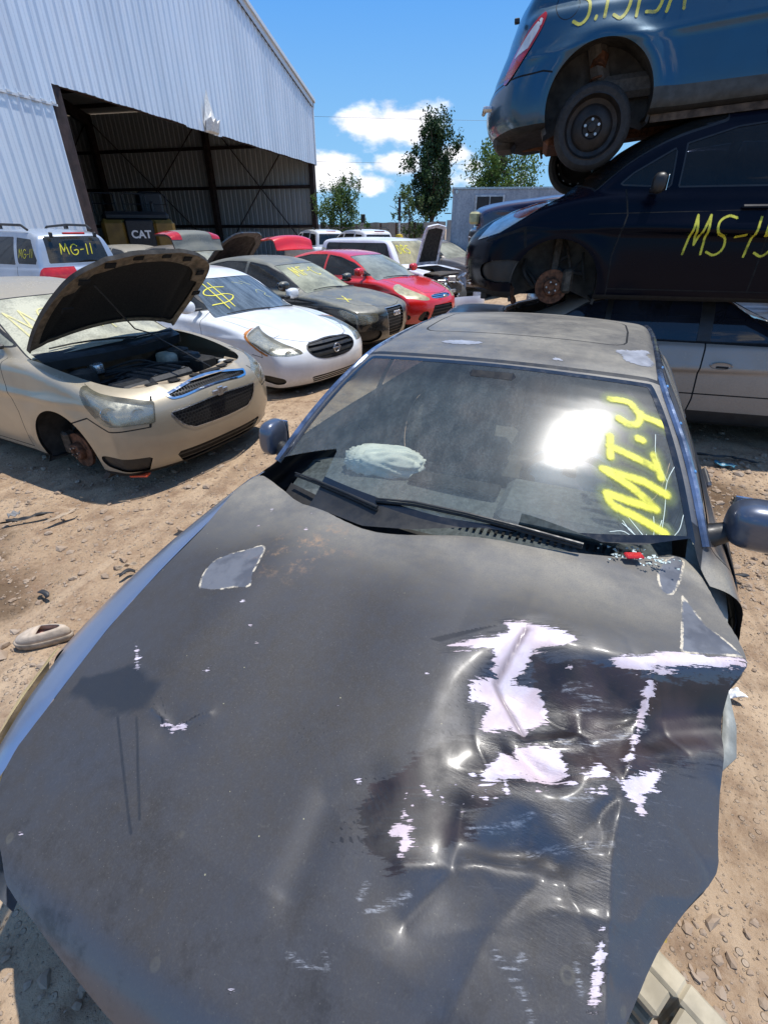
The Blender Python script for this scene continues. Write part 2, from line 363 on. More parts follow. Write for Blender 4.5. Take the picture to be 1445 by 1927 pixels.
def nets(f, lo, hi, h):
    lo = np.array(lo, float); n = np.ceil((np.array(hi) - lo) / h).astype(int) + 1
    ax = [lo[i] + h * np.arange(n[i]) for i in range(3)]
    X, Y, Z = np.meshgrid(*ax, indexing='ij')
    D = f(np.stack([X.ravel(), Y.ravel(), Z.ravel()], -1)).reshape(n); S = D < 0
    m = n - 1; acc = np.zeros((*m, 3)); cnt = np.zeros(m)
    for axis in range(3):
        for o1 in (0, 1):
            for o2 in (0, 1):
                o = [0, 0, 0]; oth = [a for a in range(3) if a != axis]; o[oth[0]] = o1; o[oth[1]] = o2
                e = list(o); e[axis] = 1
                sa = tuple(slice(o[i], o[i] + m[i]) for i in range(3)); sb = tuple(slice(e[i], e[i] + m[i]) for i in range(3))
                a, b = D[sa], D[sb]; c = S[sa] != S[sb]; t = np.where(c, a / np.where(a == b, 1, a - b), 0)
                for i in range(3): acc[..., i] += np.where(c, o[i] + (t if i == axis else 0), 0)
                cnt += c
    act = cnt > 0; idx = np.full(m, -1); idx[act] = np.arange(act.sum())
    cell = np.argwhere(act); V = lo + h * (cell + acc[act] / cnt[act][:, None])
    F = []
    for axis in range(3):
        o1, o2 = [(1, 2), (2, 0), (0, 1)][axis]
        sl = [slice(1, m[i]) for i in range(3)]; sl[axis] = slice(0, m[axis])
        s0 = S[tuple(sl)]; e = list(sl); e[axis] = slice(1, m[axis] + 1); s1 = S[tuple(e)]
        g = np.argwhere(s0 != s1); 
        if not len(g): continue
        flip = s0[s0 != s1]
        base = g.copy(); base[:, o1] += 1; base[:, o2] += 1
        def I(d1, d2): q = base.copy(); q[:, o1] -= d1; q[:, o2] -= d2; return idx[q[:, 0], q[:, 1], q[:, 2]]
        q = np.stack([I(1, 1), I(0, 1), I(0, 0), I(1, 0)], -1); q[~flip] = q[~flip][:, ::-1]; F.append(q)
    F = np.concatenate(F); F = F[(F >= 0).all(1)]
    for _ in range(3):
        d, g = fgrad(f, V); V = V - np.clip(d, -h, h)[:, None] * g / np.maximum((g * g).sum(1), .2)[:, None] * .9
    d, g = fgrad(f, V); N = g / np.maximum(np.linalg.norm(g, axis=1, keepdims=True), 1e-9)
    T = np.concatenate([F[:, [0, 1, 2]], F[:, [0, 2, 3]]])
    return V, N, T
def fgrad(f, V, e=.006):
    g = np.stack([(f(V + np.eye(3)[i] * e) - f(V - np.eye(3)[i] * e)) / (2 * e) for i in range(3)], -1)
    return f(V), g
def split(m, d):
    """m = (V, N, F, mi): cut triangles along d = 0; returns (inside, outside)"""
    V, N, F, mi = m; s = d < 0; c = s[F].sum(1)
    fin, fout = F[c == 3], F[c == 0]; min_, mout = mi[c == 3], mi[c == 0]
    Vn, Nn = [V], [N]
    ins = [fin]; outs = [fout]; mis = [min_]; mos = [mout]
    mixed = (c == 1) | (c == 2)
    if mixed.any():
        T = F[mixed]; tm = mi[mixed]; st = s[T]; odd_in = st.sum(1) == 1
        odd = np.where(odd_in, st.argmax(1), (~st).argmax(1)); r = np.arange(len(T))
        a, b, cc_ = T[r, odd], T[r, (odd + 1) % 3], T[r, (odd + 2) % 3]
        E = np.concatenate([np.stack([a, b], -1), np.stack([a, cc_], -1)]); Es = np.sort(E, 1)
        key = Es[:, 0].astype(np.int64) * len(V) + Es[:, 1]; uk, inv = np.unique(key, return_inverse=True)
        u0, u1 = uk // len(V), uk % len(V); t = np.clip(d[u0] / (d[u0] - d[u1]), .001, .999)[:, None]
        Vn.append(V[u0] * (1 - t) + V[u1] * t); Nn.append(N[u0] * (1 - t) + N[u1] * t)
        ab = len(V) + inv[:len(T)]; ac = len(V) + inv[len(T):]
        tri = np.stack([a, ab, ac], -1); q1 = np.stack([ab, b, cc_], -1); q2 = np.stack([ab, cc_, ac], -1)
        o = odd_in
        ins += [tri[o], q1[~o], q2[~o]]; mis += [tm[o], tm[~o], tm[~o]]
        outs += [tri[~o], q1[o], q2[o]]; mos += [tm[~o], tm[o], tm[o]]
    V2 = np.concatenate(Vn); N2 = np.concatenate(Nn)
    return (V2, N2, np.concatenate(ins), np.concatenate(mis)), (V2, N2, np.concatenate(outs), np.concatenate(mos))
def compact(m):
    V, N, F, mi = m; u = np.unique(F); mp_ = np.full(len(V), -1); mp_[u] = np.arange(len(u)); return (V[u], N[u], mp_[F], mi)
def merge(a, b):
    return (np.concatenate([a[0], b[0]]), np.concatenate([a[1], b[1]]), np.concatenate([a[2], b[2] + len(a[0])]), np.concatenate([a[3], b[3]]))
def subdiv(m, k=1):
    for _ in range(k):
        V, N, F, mi = compact(m); E = np.concatenate([F[:, [0, 1]], F[:, [1, 2]], F[:, [2, 0]]]); Es = np.sort(E, 1)
        key = Es[:, 0].astype(np.int64) * len(V) + Es[:, 1]; uk, inv = np.unique(key, return_inverse=True)
        u0, u1 = uk // len(V), uk % len(V); n = len(V); f = len(F)
        a, b, c = n + inv[:f], n + inv[f:2*f], n + inv[2*f:]
        V = np.concatenate([V, (V[u0] + V[u1]) / 2]); N = np.concatenate([N, N[u0] + N[u1]]); N = N / np.maximum(np.linalg.norm(N, axis=1, keepdims=True), 1e-9)
        F = np.concatenate([np.stack([F[:, 0], a, c], -1), np.stack([a, F[:, 1], b], -1), np.stack([c, b, F[:, 2]], -1), np.stack([a, b, c], -1)]); m = (V, N, F, np.tile(mi, 4))
    return m
def part(name, m, mats, parent, off=0., attrs=None, N=True):
    if len(m[2]) == 0: return None
    V, Nn, F, mi = m; nn = Nn / np.maximum(np.linalg.norm(Nn, axis=1, keepdims=True), 1e-9)
    return mobj(name, V + nn * off, F, mats, parent, N=nn if N else None, mi=mi if isinstance(mats, (list, tuple)) else None, attrs=attrs)
def PJ(V, proj):
    if proj == 'side': return V[:, [0, 2]]
    if proj == 'top': return V[:, :2]
    if proj == 'front': return V[:, 1:]
    if proj == 'ang': return np.stack([np.degrees(np.arctan2(V[:, 1], V[:, 0])) / 100, V[:, 2]], -1)          # nose pivot x = 0
    if proj == 'angabs': return np.stack([np.degrees(np.arctan2(np.abs(V[:, 1]), V[:, 0])) / 100, V[:, 2]], -1)
# strokes of the sprayed letters, in a unit box (x right, y up)
GLYPH = {
 'M': [[(0, 0), (.12, 1), (.45, .25), (.8, 1), (1, 0)]],
 'W': [[(0, 1), (.2, 0), (.5, .8), (.75, 0), (1, 1)]],
 'G': [[(.95, .85), (.6, 1), (.2, .85), (.02, .45), (.25, .05), (.65, 0), (.95, .2), (.95, .45), (.5, .42)]],
 'S': [[(.95, .95), (.5, 1), (.1, .85), (.2, .6), (.75, .45), (.85, .15), (.5, 0), (.05, .08)]],
 '-': [[(.1, .45), (.9, .5)]], '1': [[(.5, 1), (.35, 0)]], 'F': [[(.1, 0), (.15, 1), (.9, 1)], [(.12, .5), (.75, .55)]],
 'C': [[(.9, .9), (.5, 1), (.1, .7), (.1, .25), (.45, 0), (.9, .1)]], '.': [[(.4, .0), (.5, .05)]],
 '5': [[(.9, 1), (.25, .95), (.15, .55), (.7, .6), (.85, .25), (.5, 0), (.05, .08)]],
 '6': [[(.8, 1), (.3, .7), (.1, .3), (.4, 0), (.8, .15), (.7, .45), (.2, .35)]],
 'A': [[(0, 0), (.45, 1), (.9, 0)], [(.2, .4), (.8, .4)]], '3': [[(.1, .95), (.7, 1), (.6, .6), (.35, .55), (.8, .4), (.7, .05), (.1, .05)]],
 '$': [[(.95, .75), (.5, .85), (.1, .7), (.3, .5), (.75, .42), (.9, .25), (.5, .1), (.0, .2)], [(.42, 1.12), (.36, -.15)], [(.62, 1.1), (.58, -.15)]],
 'I': [[(.1, 1), (.9, 1)], [(.5, 1), (.5, 0)], [(.1, 0), (.9, 0)]],
 '4': [[(.15, 1), (.1, .55), (.85, .5)], [(.8, 1), (.6, -.1)]],
 'D': [[(.1, 0), (.1, 1), (.6, .9), (.8, .5), (.6, .08), (.1, 0)]], 'R': [[(.1, 0), (.1, 1), (.7, .95), (.7, .6), (.15, .5), (.85, 0)]],
 '/': [[(.2, 0), (.8, 1)]], 'T': [[(0, 1), (1, 1)], [(.5, 1), (.5, 0)]],
}
def text_strokes(s, x, z, h, w=None, gap=.25, slant=0, rot=0, flip=1, wid=None):
    """strokes of a sprayed word starting at (x, z), letter height h, width w"""
    w = w or h * .6; out = []; cx = 0; c, sn = math.cos(rot), math.sin(rot)
    for i, ch in enumerate(s):
        ww = w * {'1': .35, '-': .55, '.': .3, 'I': .6, ' ': .5}.get(ch, 1)
        jz = rnd.uniform(-.06, .06) * h
        for st in GLYPH.get(ch, []):
            pts = spline([(cx + a * ww + slant * b * h, b * h + jz) for a, b in st], 5) if len(st) > 3 and ch not in 'M' else np.array([(cx + a * ww + slant * b * h, b * h + jz) for a, b in st])
            out.append(np.array([(x + flip * (p[0] * c - p[1] * sn), z + p[0] * sn + p[1] * c) for p in pts]))
        cx += ww + gap * w
    return out
def spray_on(m, proj, strokes, wdt, parent, name='sprayed_marking', mat=None, off=.003, sub=2, cond=None):
    if cond is not None: m, _ = split(m, cond(m[0]))
    pts = np.concatenate(strokes); Q = PJ(m[0], proj); lo, hi = pts.min(0) - .15, pts.max(0) + .15
    fm = ((Q[m[2]] > lo) & (Q[m[2]] < hi)).all((1, 2)); m = compact((m[0], m[1], m[2][fm], m[3][fm]))
    if not len(m[2]): return None
    m = subdiv(m, sub)
    def D(V): return np.min([dline(PJ(V, proj), s) for s in strokes], 0)
    a, _ = split(m, D(m[0]) - wdt); a = compact(a)
    if not len(a[2]): return None
    return part(name, a, mat or M['spray'], parent, off, attrs={'edge': D(a[0]) / wdt})

# ------------------------------------------------------------------ the car generator
SED_LOW = [(.62, .19), (.84, .21), (.93, .30), (.96, .42), (.955, .55), (.90, .66), (.78, .745), (.5, .835), (.1, .915), (-.3, .965), (-.9, .985), (-1.6, .97), (-2.4, .985), (-2.9, 1.02), (-3.35, 1.05), (-3.7, 1.045), (-3.80, .97), (-3.83, .75), (-3.86, .55), (-3.84, .35), (-3.70, .25), (-3.3, .21), (-2.9, .2), (-2.9, .2), (.3, .19)]
SED_GREEN = [(-.12, .90), (-.38, 1.0), (-.75, 1.185), (-1.2, 1.37), (-1.55, 1.445), (-2.0, 1.47), (-2.5, 1.44), (-2.95, 1.33), (-3.35, 1.15), (-3.62, 1.02), (-3.62, .8), (-.1, .8)]
def remap(P, xs, zs=None):
    a, b = zip(*xs); P = [(float(np.interp(-p[0], [-q for q in a], b)) if True else 0, p[1]) for p in P]
    if zs: a, b = zip(*zs); P = [(p[0], float(np.interp(p[1], a, b))) for p in P]
    return P
class Car:
    def __init__(s, name, label, cat, sp, loc, yaw, pitch=0, roll=0, z=0, group=None, h=.026):
        d = dict(W=1.80, FO=.96, tail=-3.86, low=SED_LOW, green=SED_GREEN, zb=.98, zr=1.42, gwb=.80, gwr=.56, bow_f=.28, bow_r=.2, crown=.05, k_sh=.055, wsbow=.20, rwbow=.14, k_g=.07, k_u=.035,
                 sec=[(.15, .93), (.35, .985), (.6, 1.0), (.8, .985), (1.0, .95), (1.2, .93)], plan=[(-9, .80), (-3.86, .88), (-3.3, .95), (-2.6, .99), (-1.4, 1.0), (-.3, 1.0), (.3, .985), (.7, .95), (.96, .90), (1.5, .86)],
                 arch=.345, wheels=(0, -2.78), wz=.31, rocker=.22, gplan=[(-9, .8), (-3.4, .84), (-2.8, .93), (-2.0, .99), (-1.2, 1.0), (-.4, .96), (.5, .9)], mats=None, flare=.012, low_n=6)
        d.update(sp); s.d = d; s.name = name
        s.root = empty(name, (loc[0], loc[1], z), (R(roll), R(pitch), R(yaw)), label, cat, group)
        s.root.rotation_mode = 'XYZ'
        lowp = spline(d['low'], d['low_n'], True); grp = spline(d['green'], 6, True)
        s.L = Look(lowp); s.G = Look(grp)
        s.hl = .5 * d['W']
        pl = spline(sorted(d['plan']), 6); gp = spline(sorted(d['gplan']), 6); se = spline(d['sec'], 6)
        def f(P):
            x, y, z = P[:, 0], P[:, 1], P[:, 2]; ay = np.abs(y)
            hw = s.hl * np.interp(x, pl[:, 0], pl[:, 1]) * np.interp(z, se[:, 0], se[:, 1])
            for wx in d['wheels']: hw = hw + d['flare'] * np.exp(-((np.hypot(x - wx, z - d['wz']) - d['arch'] - .05) / .09) ** 2)
            hw = hw + .009 * np.exp(-((z - .735 - .02 * (x + 1.4)) / .030) ** 2) * sstep(d['FO'] - .25, d['FO'] - .6, x) * d.get('line', 1)
            r = np.minimum(ay / s.hl, 1.1)
            xm = (d['FO'] + d['tail']) / 2
            xw = x + d['bow_f'] * r ** 3.0 * sstep(-.1, d['FO'], x + .4 * d['bow_f']) - d['bow_r'] * r ** 2.6 * sstep(d['tail'] + 1.0, d['tail'], x)
            zw = z + d['crown'] * r ** 2 * sstep(.6, .8, z)
            zw = zw - .010 * d.get('line', 1) * np.exp(-((ay - (.60 - .16 * (x + .4))) / .035) ** 2) * sstep(-.5, -.2, x) * sstep(d['FO'] - .02, d['FO'] - .25, x) * sstep(.6, .7, z)
            a = smax(s.L(xw, zw), ay - hw, d['k_sh'])
            t = (z - d['zb']) / (d['zr'] - d['zb'])
            gw = (d['gwb'] + (d['gwr'] - d['gwb']) * np.clip(t, -1, 1.3) + .025 * (1 - (2 * np.clip(t, 0, 1) - 1) ** 2)) * np.interp(x, gp[:, 0], gp[:, 1])
            rg = np.minimum(ay / .8, 1)
            xg = x + d['wsbow'] * rg ** 2 * sstep(xm - .1, xm + .9, x) - d['rwbow'] * rg ** 2 * sstep(xm - .4, xm - 1.3, x)
            b = smax(s.G(xg, z + .05 * rg ** 2), (ay - gw) * .93, d['k_g'])
            o = smin(a, b, d['k_u'])
            if 'extra' in d: o = d['extra'](P, o)
            return o
        s.f = f
        zt = grp[:, 1].max() + .06
        V, N, T = nets(f, (d['tail'] - .08, -s.hl - .08, .1), (d['FO'] + .08, s.hl + .08, zt), h)
        s.m = compact((V, N, T, np.zeros(len(T), int)))
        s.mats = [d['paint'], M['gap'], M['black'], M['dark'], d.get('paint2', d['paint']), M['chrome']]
    def cut(s, name, proj, poly, mat=None, side=0, off=0., sel=None, smooth=0, keep=False, grow=0., N=True):
        """take the body surface inside a polygon off as a part; side +1 left, -1 right, 2 both as two parts"""
        if side == 2: return [s.cut(name, proj, poly, mat, q, off, sel, smooth, keep, grow) for q in (1, -1)]
        poly = np.asarray(poly, float)
        if smooth: poly = spline(poly, smooth, True)
        V = s.m[0]; Q = PJ(V, proj if side == 0 or proj in ('side',) else proj)
        if side == -1 and proj in ('ang', 'top', 'front'):
            Q = Q.copy(); Q[:, 0 if proj != 'top' else 1] *= -1
        d = sdpoly(Q, poly) - grow
        if side: d = np.maximum(d, .2 - V[:, 1] * side) if proj == 'side' else d
        if sel is not None: d = np.maximum(d, sel(V))
        a, b = split(s.m, d); s.m = compact(b); a = compact(a)
        if keep: return a
        return part(name, a, mat, s.root, off, N=N) if len(a[2]) else None
    def seam(s, proj, pts, side=0, wdt=.005, sel=None, mi=1, closed=False, smooth=0):
        if side == 2: s.seam(proj, pts, 1, wdt, sel, mi, closed, smooth); s.seam(proj, pts, -1, wdt, sel, mi, closed, smooth); return
        pts = np.asarray(pts, float)
        if smooth: pts = spline(pts, smooth, closed)
        V = s.m[0]; Q = PJ(V, proj)
        if side == -1 and proj in ('ang', 'top', 'front'): Q = Q.copy(); Q[:, 0 if proj != 'top' else 1] *= -1
        d = dline(Q, pts, closed)
        # refine near the line so that thin bands survive
        near = (d[s.m[2]].min(1) < .035)
        if side and proj == 'side': near &= (V[s.m[2]][:, :, 1] * side > .15).all(1)
        if sel is not None: near &= (sel(V)[s.m[2]] < 0).all(1)
        a = (s.m[0], s.m[1], s.m[2][near], s.m[3][near]); b = (s.m[0], s.m[1], s.m[2][~near], s.m[3][~near])
        if not near.any(): return
        for k in range(2):
            V = a[0]; Q = PJ(V, proj)
            if side == -1 and proj in ('ang', 'top', 'front'): Q = Q.copy(); Q[:, 0 if proj != 'top' else 1] *= -1
            if k == 0: a = subdiv(a, 2 if wdt < .012 else 1); continue
            i, o = split(a, dline(Q, pts, closed) - wdt); i[3][:] = mi; a = merge(compact(i), compact(o))
        s.m = merge(a, compact(b))
    def region(s, proj, poly, mi, side=0, sel=None, smooth=0):
        a = s.cut('', proj, poly, side=side, sel=sel, smooth=smooth, keep=True); a[3][:] = mi; s.m = merge(a, s.m)
    def arches(s, liner=True, which=(0, 1), rad=None):
        r = rad or s.d['arch']; wz = s.d['wz']
        for wi in which:
            wx = s.d['wheels'][wi]
            V = s.m[0]; d = np.maximum(np.hypot(V[:, 0] - wx, V[:, 2] - wz) - r, .45 - np.abs(V[:, 1]))
            a, b = split(s.m, d); s.m = compact(b)
            n = 28
            for sd_ in (1, -1):
                b2 = MB(); v = []; f = []
                for k in range(n + 1):
                    g = math.pi * (-.12 + 1.24 * k / n); x, z = wx + (r + .004) * math.cos(g), wz + (r + .004) * math.sin(g)
                    yo = s.surf_y(x, z) - .006; xi, zi = wx + (r + .03) * math.cos(g), wz + (r + .03) * math.sin(g)
                    v += [(x, sd_ * yo, z), (xi, sd_ * (yo - .03), zi), (xi, sd_ * .48, zi), (wx, sd_ * .48, wz)]
                for k in range(n):
                    for j in range(3): f.append((4*k+j, 4*k+4+j, 4*k+5+j, 4*k+1+j))
                b2.add(v, f)
                b2.build('wheel_well', M['bay'], s.root, smooth=True)
    def surf_y(s, x, z):
        y = np.linspace(.3, s.hl + .1, 80); d = s.f(np.stack([np.full(80, x), y, np.full(80, z)], -1))
        i = np.where(d < 0)[0]
        if not len(i): return s.hl
        i = min(i[-1], 78); return y[i] + (y[i + 1] - y[i]) * d[i] / (d[i] - d[i + 1] - 1e-9)
    def surf_z(s, x, y):
        z = np.linspace(.3, 1.9, 160); d = s.f(np.stack([np.full(160, x), np.full(160, y), z], -1)); i = np.where(d < 0)[0]
        if not len(i): return 1.
        i = min(i[-1], 158); return z[i] + (z[i + 1] - z[i]) * d[i] / (d[i] - d[i + 1] - 1e-9)
    def body(s, name='body', underz=.24):
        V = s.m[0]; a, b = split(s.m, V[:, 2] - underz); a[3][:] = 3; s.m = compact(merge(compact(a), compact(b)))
        s.bodyobj = part(name, s.m, s.mats, s.root); return s.bodyobj
    def brake(s, wx, side, z=None, steer=0, rad=.14):
        z = s.d['wz'] if z is None else z; y = side * (s.hl - .13)
        b = MB(); b.lathe([(.0, .0), (.03, .0), (.035, .015), (.065, .015), (.075, .0), (.078, -.03), (rad, -.03), (rad, -.055), (.07, -.055)] if side > 0 else [(.0, 0), (.03, 0), (.035, -.015), (.065, -.015), (.075, 0), (.078, .03), (rad, .03), (rad, .055), (.07, .055)], (wx, y, z), 'Y', 32)
        o = b.build('brake_disc', M['rust'], s.root, smooth=True)
        c = MB(); c.box((wx - .13, y - side * .045, z + .05), (.09, .1, .2), bev=.02); c.tube([(wx - .16, y - side * .1, z + .1), (wx - .1, y - side * .2, z + .3), (wx - .05, y - side * .3, z + .42)], .012)
        c.tube([(wx, y - side * .08, z - .06), (wx + .02, y - side * .5, z - .1)], .03); c.tube([(wx, y - side * .1, z + .05), (wx - .02, y - side * .22, z + .5)], [.035, .045])
        c.build('caliper_and_strut', M['castiron'], s.root, smooth=True)
        for k in range(5):
            g = k * 2 * math.pi / 5; lug = MB(); lug.tube([(wx + .045 * math.cos(g), y, z + .045 * math.sin(g)), (wx + .045 * math.cos(g), y + side * .03, z + .045 * math.sin(g))], .008, 6); lug.build('wheel_stud', M['alloy'], o)
    def seats(s, x=(-1.55, -2.45), zf=.3, dash=True):
        for xx in x:
            for yy in ((.37, -.37) if xx > -2.2 else (.34, -.34)):
                b = MB(); b.box((xx + .1, yy, zf + .18), (.5, .5, .16), bev=.04); b.box((xx - .2, yy, zf + .5), (.14, .48, .62), M=Matrix.Rotation(R(-14), 4, 'Y'), bev=.05); b.box((xx - .3, yy, zf + .92), (.09, .26, .17), bev=.035)
                b.build('seat', M['seat'], s.root, smooth=True)
        if dash:
            b = MB(); b.box((-.75, 0, .84), (.42, 1.4, .2), bev=.06); b.build('dashboard', M['black'], s.root, smooth=True)
            b = MB(); n = 24; b.lathe([(.175 + .014 * math.cos(a), .014 * math.sin(a)) for a in [k * math.pi / 4 for k in range(8)]], (0, 0, 0), 'Z', n, closed=True); b.box((0, 0, -.01), (.3, .05, .02)); b.box((0, 0, -.015), (.1, .1, .03), bev=.01)
            o = b.build('steering_wheel', M['black'], s.root, smooth=True); o.location = (-1.06, .38, .92); o.rotation_euler = (0, R(-65), 0)
    def mirror(s, x, z, side, mat, size=(.13, .22, .15)):
        y = s.surf_y(x, z - .06)
        b = MB(); b.m = 0; b.box((x, side * (y + .06), z - .02), (.07, .14, .035), bev=.01)
        b.build('mirror_stalk', M['black'], s.root, smooth=True)
        o = blob('mirror_housing', (x + .0, side * (y + .14 + size[1] / 2 - .05), z + .02), size, mat, s.root)
        g = MB(); a, b_, c_ = size[0] / 2, size[1] / 2, size[2] / 2; cy = side * (y + .14 + size[1] / 2 - .05)
        g.box((x - a * .98, cy, z + .02), (.006, size[1] * .78, size[2] * .72), bev=.002); g.build('mirror_glass', M['chrome'], o)
        o2 = col.objects[-1] if False else None
        return o
    def wipers(s, pts, mat=None):
        for a, b_ in pts:
            w_ = MB()
            def on(p): return Vector((p[0], p[1], s.surf_z(p[0], p[1]) + .018))
            L = [on((a[0] + (b_[0] - a[0]) * t, a[1] + (b_[1] - a[1]) * t)) for t in (0, .25, .5, .75, 1)]
            w_.tube(L, [.012, .010, .008, .007, .006], 6); w_.build('wiper', M['black'], s.root)
def blob(name, c, size, mat, parent, p=2.6, n=20, rot=None):
    """rounded box (superellipsoid)"""
    V = []; F = []
    for i in range(n + 1):
        th = math.pi * (i / n - .5)
        for k in range(2 * n):
            ph = math.pi * k / n; e = 2 / p
            sg = lambda a: math.copysign(abs(a) ** e, a)
            V.append((sg(math.cos(th)) * sg(math.cos(ph)) * size[0] / 2, sg(math.cos(th)) * sg(math.sin(ph)) * size[1] / 2, sg(math.sin(th)) * size[2] / 2))
    for i in range(n):
        for k in range(2 * n): k2 = (k + 1) % (2 * n); F.append((i*2*n+k, i*2*n+k2, (i+1)*2*n+k2, (i+1)*2*n+k))
    m = (rot or Matrix.Identity(4)); V = [tuple(m @ Vector(v) + Vector(c)) for v in V]
    return mobj(name, V, F, mat, parent)
def wheel(root, wx, y, z, side, rad=.31, wid=.19, rim='steel', q=.66):
    o = MB(); r = rad; w_ = wid / 2; qq = q
    o.lathe([(r * qq, -w_), (r * (qq + 1) / 2, -w_ * 1.05), (r * .95, -w_ * .9), (r, -w_ * .6), (r, w_ * .6), (r * .95, w_ * .9), (r * (qq + 1) / 2, w_ * 1.05), (r * qq, w_), (r * (qq - .02), 0)], (0, 0, 0), 'Y', 48, closed=True)
    t = o.build('tyre', M['rubber'], root, smooth=True); t.location = (wx, y, z)
    b = MB(); s = side; q = r * qq
    b.lathe([(q + .004, s * w_ * .98), (q - .008, s * w_ * 1.02), (q - .02, s * w_ * .7), (q - .03, s * w_ * .25), (q * .72, s * w_ * .1), (q * .62, s * w_ * .35), (q * .36, s * w_ * .5), (q * .3, s * w_ * .3), (.06, s * w_ * .28), (.035, s * w_ * .3), (.03, s * w_ * .75), (0.001, s * w_ * .78)], (0, 0, 0), 'Y', 48)
    b.lathe([(q - .02, s * w_ * .7), (q - .02, -s * w_ * .9)], (0, 0, 0), 'Y', 32)
    rm = b.build('rim', M['rim'], root, smooth=True); rm.location = (wx, y, z)
    for k in range(5):
        l = MB(); g = k * 2 * math.pi / 5 + .3; l.tube([(.055 * math.cos(g), s * w_ * .2, .055 * math.sin(g)), (.055 * math.cos(g), s * w_ * .55, .055 * math.sin(g))], .011, 6); l.build('lug_nut', M['alloy'], rm)
    if rim == 'slots':
        for k in range(14):
            h = MB(); g = k * 2 * math.pi / 14; c_ = Vector((q * .8 * math.cos(g), s * w_ * .3, q * .8 * math.sin(g)))
            h.box(c_, (.045, .012, .025), M=Matrix.Rotation(-g, 4, 'Y'), bev=.004); h.build('rim_slot', M['dullchrome'], rm)
# ------------------------------------------------------------------ ground, building, fence, trailer, trees
def fbm(x, y, seed=0, oct=5, base=1.0):
    r = np.random.RandomState(seed); h = 0
    for o in range(oct):
        f = base * 2 ** o
        for k in range(4): a = r.uniform(0, 6.28); p = r.uniform(0, 6.28); h = h + np.sin((x * np.cos(a) + y * np.sin(a)) * f * r.uniform(.8, 1.3) + p) * .5 ** o / 4
    return h
def gz(x, y):
    x = np.asarray(x, float); y = np.asarray(y, float)
    fade = 1 / (1 + (np.hypot(x, y - 6) / 14) ** 2); return (fbm(x, y, 1, 5, 1.3) * .026 + fbm(x, y, 9, 4, 8) * .011) * fade - .012 - sum(.014 * np.exp(-((x + .32 * y - q) / .10) ** 2) * (1 + .25 * np.sin(y * 60)) for q in (-1.35, -.1, 3.0, 4.4)) * fade
def ground():
    ax = np.concatenate([-np.geomspace(1200, 12, 34), np.arange(-11.5, 11.6, .075), np.geomspace(12, 1200, 34)]); ay = np.concatenate([-np.geomspace(800, 3.2, 26), np.arange(-3, 16, .075), np.geomspace(16.2, 1500, 40)])
    X, Y = np.meshgrid(ax, ay, indexing='ij'); x, y = X.ravel(), Y.ravel(); F = grid_faces(len(ax), len(ay))
    t = NT(new_mat('dry_caliche_dirt')); o = t.obj(); n1 = t.noise(.55, 8, .62); n2 = t.noise(5, 8, .65); n3 = t.noise(38, 6, .7); n4 = t.noise(1.7, 6, .6)
    base = t.mix(t.ramp(n1, .35, .65), (.34, .237, .15), (.47, .35, .235)); base = t.mix(t.ramp(n2, .40, .70, 0, .8), base, (.185, .115, .072)); base = t.mix(t.ramp(n3, .45, .75, 0, .5), base, (.43, .33, .235)); base = t.mix(t.ramp(n3, .45, .25, 0, .6), base, (.12, .078, .05))
    base = t.mix(t.ramp(n4, .62, .74, 0, .6), base, (.115, .068, .042))
    tr1 = t.streak(2.2, (3.5, .18, 1), R(18), 6, .6); base = t.mix(t.ramp(tr1, .52, .66, 0, .45), base, (.20, .135, .088)); base = t.mix(t.ramp(tr1, .46, .34, 0, .35), base, (.50, .38, .26))
    v1 = t.vor(26); v2 = t.vor(60); v3 = t.vor(11)
    pb = t.math('MULTIPLY', t.ramp(v1.outputs['Distance'], .30, .22), t.ramp(t.noise(2.3, 4), .45, .62)); base = t.mix(t.math('MULTIPLY', pb, .7), base, t.mix(v1.outputs['Color'], (.28, .21, .15), (.46, .38, .30)))
    pb2 = t.ramp(v2.outputs['Distance'], .24, .16); base = t.mix(t.math('MULTIPLY', pb2, .5), base, t.mix(v2.outputs['Color'], (.16, .12, .09), (.46, .38, .30)))
    # oil soaked spots and tyre tracks
    sep = t.n('ShaderNodeSeparateXYZ'); t.l(o, sep.inputs[0])
    for cx, cy, r in ((-2.35, 2.15, .42), (-2.9, 2.6, .5), (2.6, 3.4, .5), (-.2, 7.2, .7)):
        d = t.math('SQRT', t.math('ADD', t.math('POWER', t.math('SUBTRACT', sep.outputs[0], cx), 2), t.math('POWER', t.math('SUBTRACT', sep.outputs[1], cy), 2)))
        base = t.mix(t.ramp(t.math('ADD', d, t.math('MULTIPLY', t.math('SUBTRACT', n2, .5), .9)), r, r * .4, 0, .75), base, (.075, .045, .025))
    hgt = t.math('ADD', t.math('ADD', t.math('MULTIPLY', n3, .5), t.math('MULTIPLY', n2, .6)), t.math('ADD', t.math('MULTIPLY', pb, .5), t.math('MULTIPLY', pb2, .25)))
    m = t.out(t.bsdf(base, .95, spec=.15, nrm=t.bump(hgt, .9, .03)))
    tag(mobj('ground', np.stack([x, y, gz(x, y)], -1), F, m), kind='structure')
ground()
